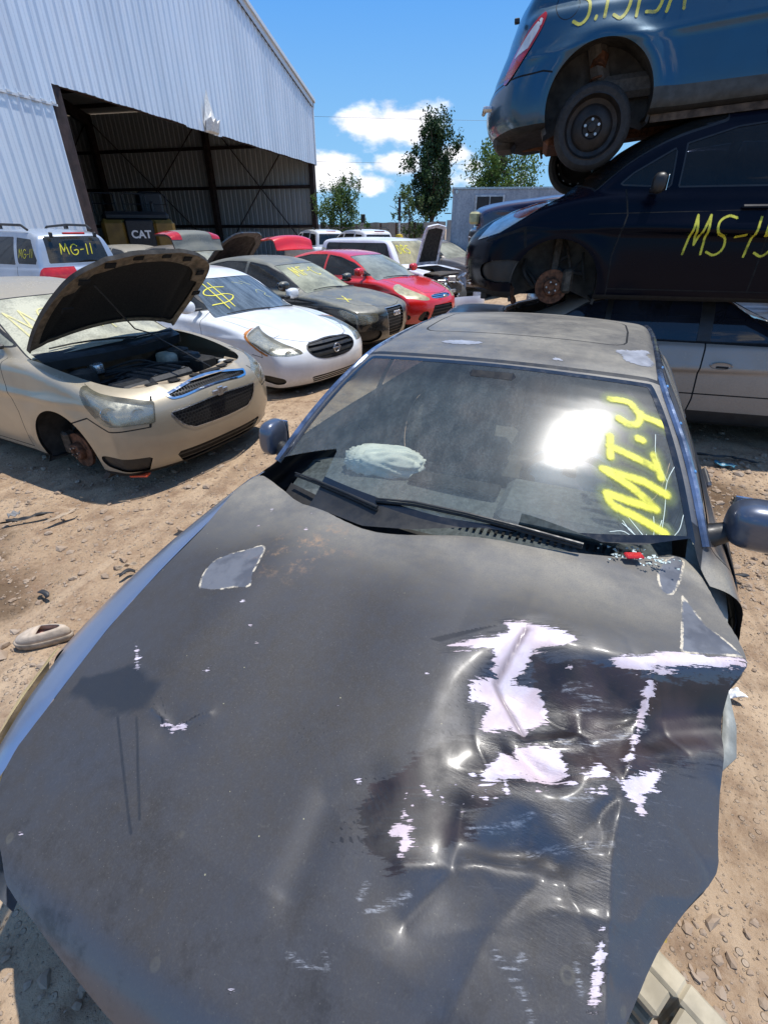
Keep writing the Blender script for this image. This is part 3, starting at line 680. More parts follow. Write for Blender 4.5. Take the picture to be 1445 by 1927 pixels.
def rocks():
    rs = np.random.RandomState(3); ico = []
    g = (1 + 5 ** .5) / 2; P0 = np.array([(-1, g, 0), (1, g, 0), (-1, -g, 0), (1, -g, 0), (0, -1, g), (0, 1, g), (0, -1, -g), (0, 1, -g), (g, 0, -1), (g, 0, 1), (-g, 0, -1), (-g, 0, 1)]) / 1.9
    F0 = np.array([(0, 11, 5), (0, 5, 1), (0, 1, 7), (0, 7, 10), (0, 10, 11), (1, 5, 9), (5, 11, 4), (11, 10, 2), (10, 7, 6), (7, 1, 8), (3, 9, 4), (3, 4, 2), (3, 2, 6), (3, 6, 8), (3, 8, 9), (4, 9, 5), (2, 4, 11), (6, 2, 10), (8, 6, 7), (9, 8, 1)])
    V = []; F = []; n = 0
    def put(x, y, s):
        nonlocal n
        p = P0 * rs.uniform(.6, 1.25, (12, 1)) * [1, rs.uniform(.5, .95), rs.uniform(.35, .7)]; a = rs.uniform(0, 6.3); c, q = math.cos(a), math.sin(a)
        p = np.stack([p[:, 0] * c - p[:, 1] * q, p[:, 0] * q + p[:, 1] * c, p[:, 2]], -1) * s; V.append(p + [x, y, gz(x, y) + s * .12]); F.append(F0 + n); n += 12
    for k in range(30000):
        r = rs.random_sample()
        if k >= 21000: x, y = rs.uniform(.7, 2.4), rs.uniform(-.1, 2.6)
        elif r < .45: x, y = rs.uniform(.9, 4.5), rs.uniform(.1, 4.2)
        elif r < .75: x, y = rs.uniform(-4.2, .2), rs.uniform(.2, 5.2)
        elif r < .9: x, y = rs.uniform(-1.5, 4), rs.uniform(4.5, 12)
        else: x, y = rs.uniform(-6, 6), rs.uniform(-1, 14)
        s = min(.004 + rs.exponential(.0075 if k < 21000 else .0045), .06)
        if fbm(x, y, 21, 2, 1.1) + rs.uniform(-.5, .5) < -.25: continue
        put(x, y, s)
    t = NT(new_mat('pebble_stone')); v = t.vor(9); m = t.out(t.bsdf(t.mix(t.ramp(v.outputs['Distance'], .1, .7), t.mix(t.noise(14, 2), (.20, .14, .095), (.46, .38, .30)), (.30, .22, .155)), .9, spec=.2))
    tag(mobj('gravel', np.concatenate(V), np.concatenate(F), m, smooth=False), kind='stuff')
rocks()

# steel building: frame with x along the gable wall from its far corner towards the camera, y into the building
fd = Vector((-.2379, -.9713, 0)); ind = Vector((-.9713, .2379, 0)); C0 = Vector((-4.45, 38.0, 0)); HD_Z = 5.37; EAVE = 8.48; SLOPE = .262; RIDGE = 17.0; JAMB = 20.8; LAP = 5.02; LEN = 34.0; DEEP = 46.0
def BP(s, d, z): return C0 + fd * s + ind * d + Vector((0, 0, z))
def roofz(s): return EAVE + SLOPE * (s if s < RIDGE else 2 * RIDGE - s)
def corrugated(name, mat, parent, s0, s1, zlo, zhi, dirn='s', at=0., pitch=.36, depth=.05, out=-1, amp=None):
    """ribbed sheet; zlo / zhi are functions of the running coordinate"""
    V = []; F = []; x = s0; row = []
    prof = [(0, 0), (.055, depth), (.095, depth), (.15, 0), (.24, 0), (.245, .006), (.265, .006), (.27, 0)]
    while x < s1 - 1e-6:
        for a, d in prof:
            if x + a <= s1: row.append((x + a, d))
        x += pitch
    row.append((s1, 0))
    for a, d in row:
        for z in (zlo(a), zhi(a)):
            dd = at + out * d + (amp(a, z) if amp else 0); p = BP(a, dd, z) if dirn == 's' else BP(dd, a, z); V.append(p)
    for k in range(len(row) - 1): F.append((2 * k, 2 * k + 2, 2 * k + 3, 2 * k + 1))
    return mobj(name, V, F, mat, parent, smooth=False)
def building():
    root = empty('steel_building', label='tall grey corrugated steel building with a wide open bay on its gable side', cat='building')
    G = paint('galvalume', (.40, .44, .48), dust=.2, side=.12, metal=.55, rough=.38, coat=0, dustc=(.34, .36, .38)); 
    t = NT(new_mat('galvalume_sheet')); n = t.noise(.6, 6, .6, stretch=(1, 1, .25)); n2 = t.noise(9, 5, .6, stretch=(1, 1, .1)); base = t.mix(t.ramp(n, .3, .7), (.62, .67, .73), (.75, .79, .84)); base = t.mix(t.ramp(n2, .5, .8, 0, .4), base, (.58, .62, .67)); G = t.out(t.bsdf(base, t.ramp(n2, .3, .7, .34, .5), .35))
    t = NT(new_mat('galvalume_inside')); G2 = t.out(t.bsdf(t.mix(t.noise(1.2, 5, stretch=(1, 1, .2)), (.34, .36, .36), (.46, .47, .47)), .6, .2))
    RS = simple('dark_red_oxide_steel', (.035, .022, .020), .7, .1, var=.4, scale=3); WT = simple('white_trim', (.62, .64, .66), .4, .2, var=.08)
    lo = lambda z: (lambda a: z)
    def wob(a): return HD_Z + (-.05 if 11.6 < a < 14.2 else 0) + .01 * math.sin(a * 3)
    corrugated('gable_sheeting', G, root, 0, JAMB, wob, roofz); corrugated('gable_sheeting', G, root, JAMB, LEN, lo(LAP - .12), roofz, at=-.004)
    corrugated('lower_sheeting', G, root, JAMB + .12, LEN, lo(0), lo(LAP), at=.03)
    b = MB()
    s = JAMB + .15
    while s < LEN: b.box(BP(s, -.03, LAP - .10), (.10, .05, .05), rz=math.atan2(fd.y, fd.x)); s += .36
    b.box(BP((JAMB + LEN) / 2, -.03, LAP - .14), (LEN - JAMB, .02, .05), rz=math.atan2(fd.y, fd.x)); b.build('lap_closure_strip', WT, root)
    corrugated('side_wall_sheeting', G2, root, 0, DEEP, lo(0), lo(EAVE), 'd', 0.0, out=-1); corrugated('side_wall_sheeting', G2, root, 0, DEEP, lo(0), lo(EAVE), 'd', 2 * RIDGE, out=1)
    corrugated('back_wall_sheeting', G2, root, 0, 2 * RIDGE, lo(0), roofz, 's', DEEP)
    b = MB()
    for s0, s1 in ((-.25, RIDGE), (RIDGE, 2 * RIDGE + .25)):
        z0, z1 = roofz(max(s0, 0)) + (s0 * SLOPE if s0 < 0 else 0), roofz(min(s1, 2 * RIDGE)); q = [BP(s0, -.15, z0 + .04), BP(s1, -.15, z1 + .04), BP(s1, DEEP, z1 + .04), BP(s0, DEEP, z0 + .04)]
        b.add(q + [p + Vector((0, 0, .07)) for p in q], [(0, 3, 2, 1), (4, 5, 6, 7), (0, 1, 5, 4), (1, 2, 6, 5), (2, 3, 7, 6), (3, 0, 4, 7)])
    b.build('roof', G2, root)
    b = MB()
    for s0, s1 in ((-.2, RIDGE), (RIDGE, LEN)):
        z0, z1 = roofz(max(s0, 0)), roofz(s1)
        for (d0, d1, za, zb) in ((-.10, -.07, -.28, .0), (-.19, -.07, .0, .16)):
            q = [BP(s0, d0, z0 + za), BP(s1, d0, z1 + za), BP(s1, d1, z1 + za), BP(s0, d1, z0 + za)]; b.add(q + [p + Vector((0, 0, zb - za)) for p in q], [(0, 3, 2, 1), (4, 5, 6, 7), (0, 1, 5, 4), (1, 2, 6, 5), (2, 3, 7, 6), (3, 0, 4, 7)])
    b.box(BP(-.03, -.04, (EAVE + HD_Z) / 2), (.12, .12, EAVE - HD_Z + .1), rz=math.atan2(fd.y, fd.x)); b.build('rake_trim', WT, root)
    b = MB(); s = .3
    while s < RIDGE: b.box(BP(s, -.105, roofz(s) - .31), (.22, .02, .035), M=Matrix.Rotation(math.atan2(fd.y, fd.x), 4, 'Z') @ Matrix.Rotation(-math.atan(SLOPE), 4, 'Y')); s += .36
    a_, z_ = BP(.3, -.09, roofz(.3) - .31), BP(RIDGE, -.09, roofz(RIDGE) - .31); b.tube([a_, z_], .012, 4); b.build('rake_gap_closures', M['dark'], root)
    # torn and folded flap at the bay header
    V = []; F = []; nn = 7
    for i in range(nn):
        a = 12.0 + i * .17; tri = 1 - abs(i - 3) / 3.4
        for j, (dz, dy) in enumerate(((1.3 * tri + .1, .0), (.7 * tri, -.07), (.34, -.20), (.30 + (.16 if i % 2 else 0), -.26), (.0, -.16), (-.06, -.03))):
            V.append(BP(a, -.075 + dy * (1 if 0 < i < nn - 1 else .4) - (.03 if i % 2 else 0), HD_Z + dz))
    for i in range(nn - 1):
        for j in range(5): F.append((i*6+j, i*6+6+j, i*6+7+j, i*6+j+1))
    mobj('torn_flap', V, F, simple('bare_bent_sheet', (.66, .65, .62), .5, .1, var=.15), root, smooth=False)
    rz = math.atan2(fd.y, fd.x)
    def post(name, s, d, w0, dd, z0, z1): b = MB(); b.box(BP(s, d, (z0 + z1) / 2), (w0, dd, z1 - z0), rz=rz); b.build(name, RS, root)
    post('corner_column', .14, .18, .34, .30, 0, HD_Z + .3); post('jamb_column', JAMB - .05, .25, .55, .45, 0, HD_Z + .1); post('jamb_column', JAMB - .62, .62, .2, .35, 0, HD_Z + .1)
    b = MB(); b.box(BP(JAMB / 2, .12, HD_Z + .12), (JAMB, .2, .24), rz=rz); b.build('header_beam', RS, root)
    cols = [7.35, 16.0, 24.5, 33]
    for d in cols:
        for s in (.25, 2 * RIDGE - .25):
            b = MB(); b.box(BP(s + (.12 if s < 1 else -.12), d, EAVE / 2), (.5, .26, EAVE), rz=rz); b.build('frame_column', RS, root)
        b = MB()
        for s0, s1 in ((.2, RIDGE), (RIDGE, 2 * RIDGE - .2)):
            p, q = BP(s0, d, roofz(s0) - .45), BP(s1, d, roofz(s1) - .3); mid = (p + q) / 2; L = (q - p).length; e = math.atan2(q.z - p.z, (q - p).xy.length); b.box(mid, (L, .26, .65), M=Matrix.Rotation(rz, 4, 'Z') @ Matrix.Rotation(-e, 4, 'Y'))
        b.build('rafter', RS, root)
    for z in (1.95, 4.2, 6.4):
        b = MB(); b.box(BP(.12, DEEP / 2, z), (.09, DEEP, .18), rz=rz); b.build('wall_girt', RS, root); b = MB(); b.box(BP(RIDGE, DEEP - .12, z), (2 * RIDGE, .09, .18), rz=rz); b.build('wall_girt', RS, root)
    s = 1.2
    while s < 2 * RIDGE: b = MB(); b.box(BP(s, DEEP / 2, roofz(s) - .1), (.09, DEEP - .4, .2), rz=rz); b.build('roof_purlin', RS, root); s += 1.7
    for d0, d1 in ((.4, 7.2), (7.5, 15.9), (16.2, 24.4)):
        for a, c_ in ((.2, EAVE - .4), (EAVE - .4, .2)): b = MB(); b.tube([BP(.35, d0, a), BP(.35, d1, c_)], .035, 6); b.build('brace_rod', RS, root)
    b = MB(); b.box(BP(RIDGE, DEEP / 2, .03), (2 * RIDGE - .2, DEEP - .2, .06), rz=rz); b.build('floor_slab', simple('dirty_slab', (.22, .19, .16), .9, scale=.8), root)
building()
def excavator():
    root = empty('excavator', (-10.05, 22.9, .28), (0, 0, R(-62)), 'ochre and black excavator with CAT in white, parked inside the open bay', 'excavator')
    Y = simple('ochre_machine_paint', (.17, .10, .018), .5, var=.25, scale=3); K = simple('black_machine_paint', (.015, .015, .016), .5)
    [MB().box((0, q, 1.30), (.5, .85, 1.1), bev=.12).build('counterweight', Y, root, smooth=True) for q in (-.95, .95)]
    b = MB(); b.box((.02, 0, 1.30), (.5, 1.06, 1.12), bev=.05); p = b.build('logo_panel', K, root, smooth=True)
    W = simple('white_lettering', (.75, .75, .74), .5, var=.05, bump=0); fc = bpy.data.curves.new('logo_letters', 'FONT'); fc.body = 'CAT'; fc.size = .38; fc.extrude = .008; fc.align_x = 'CENTER'; fc.offset = .012; o = bpy.data.objects.new('tmp', fc); col.objects.link(o)
    dg = bpy.context.evaluated_depsgraph_get(); me = bpy.data.meshes.new_from_object(o.evaluated_get(dg)); bpy.data.objects.remove(o); me.materials.clear(); me.materials.append(W); lo = link(bpy.data.objects.new('logo_letters', me)); lo.parent = p; lo.matrix_local = Matrix.Translation((.285, 0, 1.22)) @ Matrix.Rotation(R(90), 4, 'Z') @ Matrix.Rotation(R(90), 4, 'X')
    b = MB(); b.box((-1.3, 0, 1.45), (2.4, 2.7, .9), bev=.1); b.build('engine_house', Y, root, smooth=True); b = MB(); b.box((-1.2, 0, 1.98), (2.2, 2.5, .35), bev=.12); b.build('engine_cover', K, root, smooth=True)
    b = MB(); b.tube([(-.6, .7, 2.1), (-.6, .7, 2.45), (-.55, .7, 2.5)], .06, 10); b.build('exhaust_pipe', K, root)
    b = MB(); b.box((-2.9, .85, 2.1), (1.5, 1.0, 1.7), bev=.1); b.build('cab', K, root, smooth=True)
    for s in (-1.05, .1, 1.0):
        b = MB(); b.tube([(-1.5, s - .42, 2.1), (-1.5, s - .42, 2.75), (-1.5, s - .36, 2.82), (-1.5, s + .36, 2.82), (-1.5, s + .42, 2.75), (-1.5, s + .42, 2.1)], .025, 6); b.tube([(-1.5, s - .42, 2.45), (-1.5, s + .42, 2.45)], .02, 6); b.build('guard_rail', K, root)
    for s in (1.05, -1.05): b = MB(); b.box((-1.6, s, .45), (4.0, .6, .85), bev=.3); b.build('track', M['rubber'], root, smooth=True)
    b = MB(); b.tube([(-3.2, -.3, 1.6), (-5.2, -.3, 1.2), (-7.2, -.3, .5)], [.25, .3, .2], 8); b.build('boom', Y, root)
excavator()
def fence():
    root = empty('sheet_metal_fence', label='long grey sheet metal fence with a wavy top, across the back of the yard', cat='fence')
    t = NT(new_mat('weathered_fence_sheet')); n = t.noise(1.5, 6, .6, stretch=(1, 1, .2)); m = t.out(t.bsdf(t.mix(t.ramp(n, .3, .7), (.27, .27, .26), (.40, .40, .39)), .6, .25))
    P = [Vector((-30, 74, 0)), Vector((-6.6, 55, 0)), Vector((2.75, 24.5, 0)), Vector((12.0, 20.5, 0)), Vector((34, 14, 0))]
    for i in range(4):
        a, b_ = P[i], P[i + 1]; L = (b_ - a).length; u = (b_ - a) / L; nn = Vector((-u.y, u.x, 0)); V = []; F = []; x = 0; row = []
        while x < L:
            for q, d in ((0, 0), (.05, .03), (.09, .03), (.14, 0)): row.append((x + q, d))
            x += .28
        for k, (x, d) in enumerate(row):
            p = a + u * min(x, L) + nn * d; h = 2.12 + .03 * math.sin(x * .35 + i) + .015 * math.sin(x * 1.9); V += [(p.x, p.y, 0), (p.x, p.y, h)]
        for k in range(len(row) - 1): F.append((2*k, 2*k+2, 2*k+3, 2*k+1))
        mobj('fence_sheeting', V, F, m, root, smooth=False)
        x = 1.
        while x < L and i in (1, 2): b = MB(); p = a + u * x - nn * .08 * 0 - nn * .06; b.box((p.x, p.y, 1.05), (.07, .07, 2.1)); b.build('fence_post', M['rust'], root); x += 3.
fence()
def misc():
    for lab, u, v, Y_, top in (('dark timber post sticking up behind the fence, left of the tall tree', 683, 403, 45, 0), ('short dark post in front of the small left tree', 607, 418, 45, 0)):
        d = pxdir(u, v); k = Y_ / d.y; b = MB(); b.box((d.x * k, Y_, (1.85 + d.z * k) / 2), (.35, .3, 1.85 + d.z * k), bev=.03); tag(b.build('timber_post', M['black']), lab, 'post')
    r = empty('marker_pole', (.62, 22.5, 0), label='thin white marker pole with a yellow cap, in front of the fence', cat='pole')
    b = MB(); b.tube([(0, 0, 0), (0, 0, 2.1)], .035, 8); b.build('pole', simple('white_pole_paint', (.6, .6, .58), .6), r); b = MB(); b.tube([(0, 0, 2.1), (0, 0, 2.9)], .05, 8); b.build('pole_top', M['black'], r); b = MB(); b.lathe([(.001, 1.65), (.13, 1.62), (.16, 1.5), (.10, 1.4), (.001, 1.4)], (0, 0, 0), 'Z', 14); b.build('cap', simple('yellow_cap', (.55, .38, .03), .6), r, smooth=True)
    for i, (z, y) in enumerate(((11.45, 60), (7.75, 60))):
        b = MB(); L = [(-40 + 8 * k, y + k * .5, z - 1.0 + .9 * ((k - 8) / 8) ** 2 + (.9 if k > 5 else .9)) for k in range(17)]; b.tube(L, .012, 5); tag(b.build('power_line', M['black']), ('upper thin power line crossing the blue sky', 'lower thin power line crossing the clouds')[i], 'power line')
    # office trailer
    r = empty('office_trailer', (2.16, 18.0, 0), (0, 0, R(-7)), 'weathered grey office trailer with a dark sliding window, beside the stacks', 'trailer')
    t = NT(new_mat('weathered_trailer_skin')); n = t.noise(3, 8, .7, stretch=(1, 1, .3)); n2 = t.noise(18, 6, .7); m = t.out(t.bsdf(t.mix(t.ramp(n2, .4, .7, 0, .5), t.mix(t.ramp(n, .35, .65), (.22, .26, .31), (.38, .42, .46)), (.12, .13, .14)), .6, .1))
    b = MB(); b.box((3.2, 1.25, 1.65), (6.4, 2.5, 2.5), bev=.02); b.build('trailer_body', m, r)
    b = MB(); b.box((3.2, 1.25, 2.915), (6.46, 2.56, .05)); b.build('trailer_roof', M['dullchrome'], r)
    f = MB(); f.box((1.15, -.02, 2.42), (.92, .05, .66), bev=.03); f = f.build('window', simple('aluminium_frame', (.5, .5, .5), .4, .6), r); g = MB(); g.box((.95, -.05, 2.42), (.38, .02, .54)); g.box((1.36, -.05, 2.42), (.38, .02, .54)); g.build('pane', M['black'], f)
    g = MB(); g.box((1.0, -.012, 1.05), (.62, .02, .40)); g.build('repair_patch', simple('pale_blue_patch', (.34, .40, .46), .6), r)
    g = MB(); g.tube([(.12, -.03, 2.82), (.12, -.05, 2.82)], .05, 10); g.build('marker_lamp', M['dullchrome'], r); g = MB(); g.tube([(-.02, -.02, 2.25), (-.22, -.1, 2.25)], .015, 6); g.build('bracket', M['black'], r)
    for x in (2.2, 3.1): g = MB(); g.lathe([(.001, -.1), (.34, -.1), (.36, 0), (.34, .1), (.001, .1)], (x, .1, .38), 'Y', 20); g.build('trailer_wheel', M['rubber'], r, smooth=True)
    # torn bumper on the ground by the white car
    V = []; F = []; rs = np.random.RandomState(2); n = 26
    for k in range(n):
        u = k / (n - 1); a = math.pi * (.05 + .9 * u); x = 3.0 - 2.0 + .62 * -math.cos(a); y = 7.65 + .35 * math.sin(a); h0 = .02; h1 = .22 + .12 * (u < .18) * math.sin(u * 40) + .03 * rs.uniform(-1, 1)
        V += [(x + .35, y, h0), (x + .35 - .05 * math.cos(a), y - .04, h1 * .6), (x + .35 + .04 * math.cos(a), y + .05, h1), (x + .35 + .05 * math.cos(a), y + .07, h1 * .96)]
    for k in range(n - 1):
        for j in range(3): F.append((4*k+j, 4*k+4+j, 4*k+5+j, 4*k+j+1))
    o = mobj('bumper_cover', V, F, simple('torn_black_bumper', (.02, .022, .026), .4, var=.4), None); sm = o.modifiers.new('thickness', 'SOLIDIFY'); sm.thickness = .012
    tag(o, 'torn black bumper cover lying on the dirt under the minivan nose', 'bumper')
    b = MB(); b.lathe([(.16, -.09), (.27, -.10), (.31, -.05), (.31, .05), (.27, .10), (.16, .09)], (0, 0, 0), 'Z', 36, closed=True); o = b.build('old_tyre', M['rubber'], None, smooth=True); o.location = (2.05, 8.1, .11); tag(o, 'bare black tyre lying flat beside the torn bumper cover', 'tyre')
    # the shoe
    r = empty('shoe', (-1.76, 1.80, .0), (0, 0, R(193)), 'worn beige slip-on shoe lying on the dirt at the left edge', 'shoe')
    C_ = simple('dusty_canvas', (.44, .36, .28), .9, var=.15, scale=30, bump=.3); S_ = simple('dirty_rubber_sole', (.30, .24, .18), .8, var=.3, scale=30)
    def outl(u): a = 2 * math.pi * u; x = .135 * math.cos(a); w_ = .047 + .010 * math.sin(x * 12) ; return x, math.copysign(abs(math.sin(a)) ** .8, math.sin(a)) * w_
    V = []; F = []; n = 40; lv = [(0, 1.0), (.03, 1.03), (.034, .98)]
    for z, s in lv:
        for k in range(n): x, y = outl(k / n); V.append((x * s, y * s, z))
    for j in range(len(lv) - 1):
        for k in range(n): F.append((j*n+k, j*n+(k+1) % n, (j+1)*n+(k+1) % n, (j+1)*n+k))
    F += [tuple(range(n))[::-1], tuple(range(2*n, 3*n))]; mobj('sole', V, F, S_, r)
    V = []; F = []; lv = [(.030, .98), (.05, .96), (.068, .86), (.078, .70), (.072, .64)]
    for j, (z, s) in enumerate(lv):
        for k in range(n):
            x, y = outl(k / n); f = .5 + .5 * x / .135; zz = .03 + (z - .03) * (1.25 - .25 * f) * (1 if x < .02 else 1); xx = x * (s if x < 0 else 1 - (1 - s) * 2.4) - (.0 if x < 0 else 0); V.append((xx, y * s, zz))
    for j in range(len(lv) - 1):
        for k in range(n): F.append((j*n+k, j*n+(k+1) % n, (j+1)*n+(k+1) % n, (j+1)*n+k))
    o = mobj('upper', V, F, C_, r); sm = o.modifiers.new('thickness', 'SOLIDIFY'); sm.thickness = .004
    V = []; F = []
    for j, s in enumerate((.9, .5, .05)):
        for k in range(n): x, y = outl(k / n); V.append((x * s * (1 if x < 0 else .8), y * s * .95, .040))
    for j in range(2):
        for k in range(n): F.append((j*n+k, j*n+(k+1) % n, (j+1)*n+(k+1) % n, (j+1)*n+k))
    mobj('insole', V, F, simple('pink_insole', (.48, .27, .22), .9), r)
    # litter
    def sheet(name, lab, cat, loc, sx, sy, mat, rz=0, seed=1, amp=.02, th=.001, z0=.012):
        rs = np.random.RandomState(seed); n = 12; V = []; ph = rs.uniform(0, 6, 4)
        for i in range(n):
            for j in range(n):
                u, v = i / (n - 1) - .5, j / (n - 1) - .5; V.append((u * sx * (1 + .15 * math.sin(v * 5 + ph[0])), v * sy * (1 + .2 * math.sin(u * 7 + ph[1])), z0 + amp * (math.sin(u * 9 + ph[2]) * math.sin(v * 7 + ph[3]) + 1)))
        o = mobj(name, V, [tuple(q) for q in grid_faces(n, n).tolist()], mat, None); o.location = (loc[0], loc[1], 0); o.rotation_euler = (0, 0, rz); sm = o.modifiers.new('thickness', 'SOLIDIFY'); sm.thickness = max(th, .0015); return tag(o, lab, cat)
    WP = simple('white_paper', (.72, .72, .72), .7, var=.06, bump=0); BL = simple('blue_plastic', (.03, .16, .24), .5); BK = simple('black_trim_scrap', (.03, .03, .03), .6); TN = simple('tan_splinter', (.40, .31, .22), .9); GY = simple('grey_scrap', (.18, .18, .18), .7)
    sheet('paper_scrap', 'crumpled white paper on the gravel below the right mirror', 'paper', (1.58, 1.45), .10, .05, WP, .1, 3); sheet('plastic_shard', 'blue plastic shard in the shade beside the silver sedan', 'scrap', (3.07, 3.92), .16, .07, BL, -.6, 4, .01)
    sheet('trim_strip', 'long black trim strip on the dirt in front of the silver sedan', 'scrap', (2.95, 4.15), .5, .03, BK, -.25, 5, .012); sheet('trim_strip', 'short dark trim piece behind the blue shard', 'scrap', (3.3, 4.02), .22, .03, BK, -.7, 6, .01)
    for i, (x, y, sx, sy, rz_, m_, nm, lab) in enumerate(((-2.62, 3.0, .30, .03, .5, BK, 'cable_scrap', 'curved black scrap on the dirt left of the gold car shadow'), (-2.38, 3.02, .22, .03, 1.0, TN, 'wood_splinter', 'tan wood splinter lying before the gold car'), (-2.75, 3.05, .07, .07, .3, GY, 'rag_scrap', 'small grey rag scrap, leftmost on the dirt'), (-1.62, 2.42, .11, .015, .5, TN, 'twig', 'thin pale twig on the dirt midway to the shoe'), (-1.25, 3.25, .20, .02, .9, TN, 'stick', 'pale stick by the corner of the slate sedan'), (-1.05, 4.25, .18, .07, .8, BK, 'bumper_shard', 'black bumper shard in front of the gold grille'), (-1.15, 4.9, .22, .05, .4, GY, 'grey_shard', 'grey shard between the gold and the white sedan'), (1.25, 9.2, .25, .15, .2, WP, 'white_shard', 'white plastic shard on the dirt near the red car'), (1.5, 8.9, .15, .1, .9, GY, 'grey_shard', 'grey shard on the dirt right of the red car'))):
        sheet(nm, lab, 'scrap', (x, y), sx, sy, m_, rz_, 20 + i, .012)
misc()
def scraps():
    rs = np.random.RandomState(44); BK = simple('scrap_black_plastic', (.03, .03, .032), .6)
    for k in range(26):
        x, y = ((rs.uniform(-3.6, -1.1), rs.uniform(1.9, 3.1)) if k < 9 else (rs.uniform(1.3, 4.2), rs.uniform(1.2, 3.9)) if k < 17 else (rs.uniform(.2, 2.2), rs.uniform(7.2, 11)))
        n = 9; L, W_ = rs.uniform(.03, .14), rs.uniform(.012, .04); V = []; a0 = rs.uniform(-1, 1)
        for i in range(n):
            u = i / (n - 1) - .5; zz = .02 + .02 * math.cos(u * 3 + a0) + gz(x, y) * .5
            for w_ in (-1, 1): V.append((u * L, w_ * W_ * (.5 + .5 * math.cos(u * 2.6)) + .02 * math.sin(u * 4 + a0), zz + (.008 if w_ > 0 else 0)))
        o = mobj('plastic_scrap', V, [(2*i, 2*i+2, 2*i+3, 2*i+1) for i in range(n - 1)], BK); o.location = (x, y, 0); o.rotation_euler = (0, 0, rs.uniform(0, 6)); m_ = o.modifiers.new('thickness', 'SOLIDIFY'); m_.thickness = .003
        tag(o, 'small curled black plastic scrap lying on the open dirt', 'scrap', 'black plastic scraps scattered on the dirt')
scraps()

def tree(name, label, loc, H, crown, n_leaf, leafc, seed, trunk_r=.12, up=.6, leaf=.09, spread=1., nb=26, sparse=0):
    rs = np.random.RandomState(seed); root = empty(name, (*loc, 0), label=label, cat='tree')
    BK = simple('bark_' + name, (.07, .055, .042), .95, var=.4, scale=9, bump=.5); b = MB(); z0, z1, rx = crown; tips = []
    top = (rs.uniform(-.2, .2), rs.uniform(-.2, .2), z0 + (z1 - z0) * .82); tr = spline([(0, 0, 0), (rs.uniform(-.1, .1), rs.uniform(-.1, .1), z0 * .8), (top[0] * .6, top[1] * .6, (z0 + z1) / 2), top], 5); b.tube(tr, list(np.linspace(trunk_r, .02, len(tr))), 8); b.build('trunk', BK, root, smooth=True)
    br = MB()
    for k in range(nb):
        f = (k + .5) / nb; zs = z0 * .75 + (top[2] - z0 * .75) * f; base = np.array([np.interp(zs, tr[:, 2], tr[:, 0]), np.interp(zs, tr[:, 2], tr[:, 1]), zs]); a = k * 2.4 + rs.uniform(-.5, .5)
        prof = math.sin(math.pi * min(1, (f * .85 + .12))) ** .6; L = rx * prof * rs.uniform(.65, 1.15); d = np.array([math.cos(a), math.sin(a), 0]); e = base + d * L * spread + np.array([0, 0, (z1 - z0) * rs.uniform(.10, .30) * up / .6]); mid = (base + e) / 2 + [0, 0, -.05 * L]
        p = spline([base, mid, e], 4); br.tube(p, list(np.linspace(trunk_r * .35, .008, len(p))), 5); tips.append(p)
    br.build('limbs', BK, root, smooth=True)
    V = []; F = []; n = 0
    allp = np.concatenate([p[len(p) // 3:] for p in tips] + [tr[-6:]]); cl = []
    for k in range(int(nb * 3.2)): c_ = allp[rs.randint(len(allp))] + rs.normal(0, .16 * rx, 3) * [1, 1, 1.1]; cl.append((c_, rs.uniform(.10, .24) * rx * (1.2 if not sparse else .8), rs.uniform(.6, 1.6)))
    per = n_leaf // len(cl)
    for c_, r_, st in cl:
        ax = np.array([rs.normal(0, .25), rs.normal(0, .25), 1.]) 
        for k in range(per):
            v = rs.normal(0, .42, 3) * r_ + ax * rs.normal(0, .45) * r_ * st; p = c_ + v; L = leaf * rs.uniform(.6, 1.4); u = rs.normal(0, 1, 3); u /= np.linalg.norm(u); w_ = np.cross(u, rs.normal(0, 1, 3)); w_ /= np.linalg.norm(w_) + 1e-6; q = np.cross(u, w_)
            V += [p - u * L * .5, p + w_ * L * .27 + q * L * .06, p + u * L * .5, p - w_ * L * .27 + q * L * .06]; F.append((n, n + 1, n + 2, n + 3)); n += 4
    t = NT(new_mat('leaves_' + name)); nn = t.noise(1.4, 4); base = t.mix(t.ramp(nn, .35, .65), leafc, tuple(x * 1.7 for x in leafc)); rn = t.n('ShaderNodeNewGeometry'); base = t.mix(t.math('MULTIPLY', rn.outputs['Random Per Island'], .6), base, tuple(x * .5 for x in leafc))
    tl = t.n('ShaderNodeBsdfTranslucent'); t.put(tl.inputs[0], base); m = t.out(t.mixsh(.28, t.bsdf(base, .5, spec=.3), tl.outputs[0]))
    mobj('crown', V, F, m, root, smooth=False)
tree('tall_elm', 'tall dark green tree with upright branches behind the fence', (2.40, 29.5), 6.7, (2.6, 5.7, 1.35), 14000, (.032, .066, .024), 4, .14, 1.0, .14, nb=34)
tree('broad_tree', 'round bright green tree rising behind the office trailer', (5.0, 26.0), 5, (2.2, 4.95, 1.75), 12000, (.085, .14, .03), 6, .13, .7, .12, nb=30)
tree('small_tree', 'bright green bushy tree between the steel building and the fence', (-2.75, 34.5), 3.9, (1.2, 3.8, 1.45), 9000, (.075, .13, .035), 8, .09, .9, .12, nb=26)
tree('sapling', 'thin light green sapling just left of the tall tree', (1.35, 28.0), 3.4, (1.6, 3.35, 1.1), 2600, (.085, .13, .045), 12, .05, .8, .11, nb=18, sparse=1)
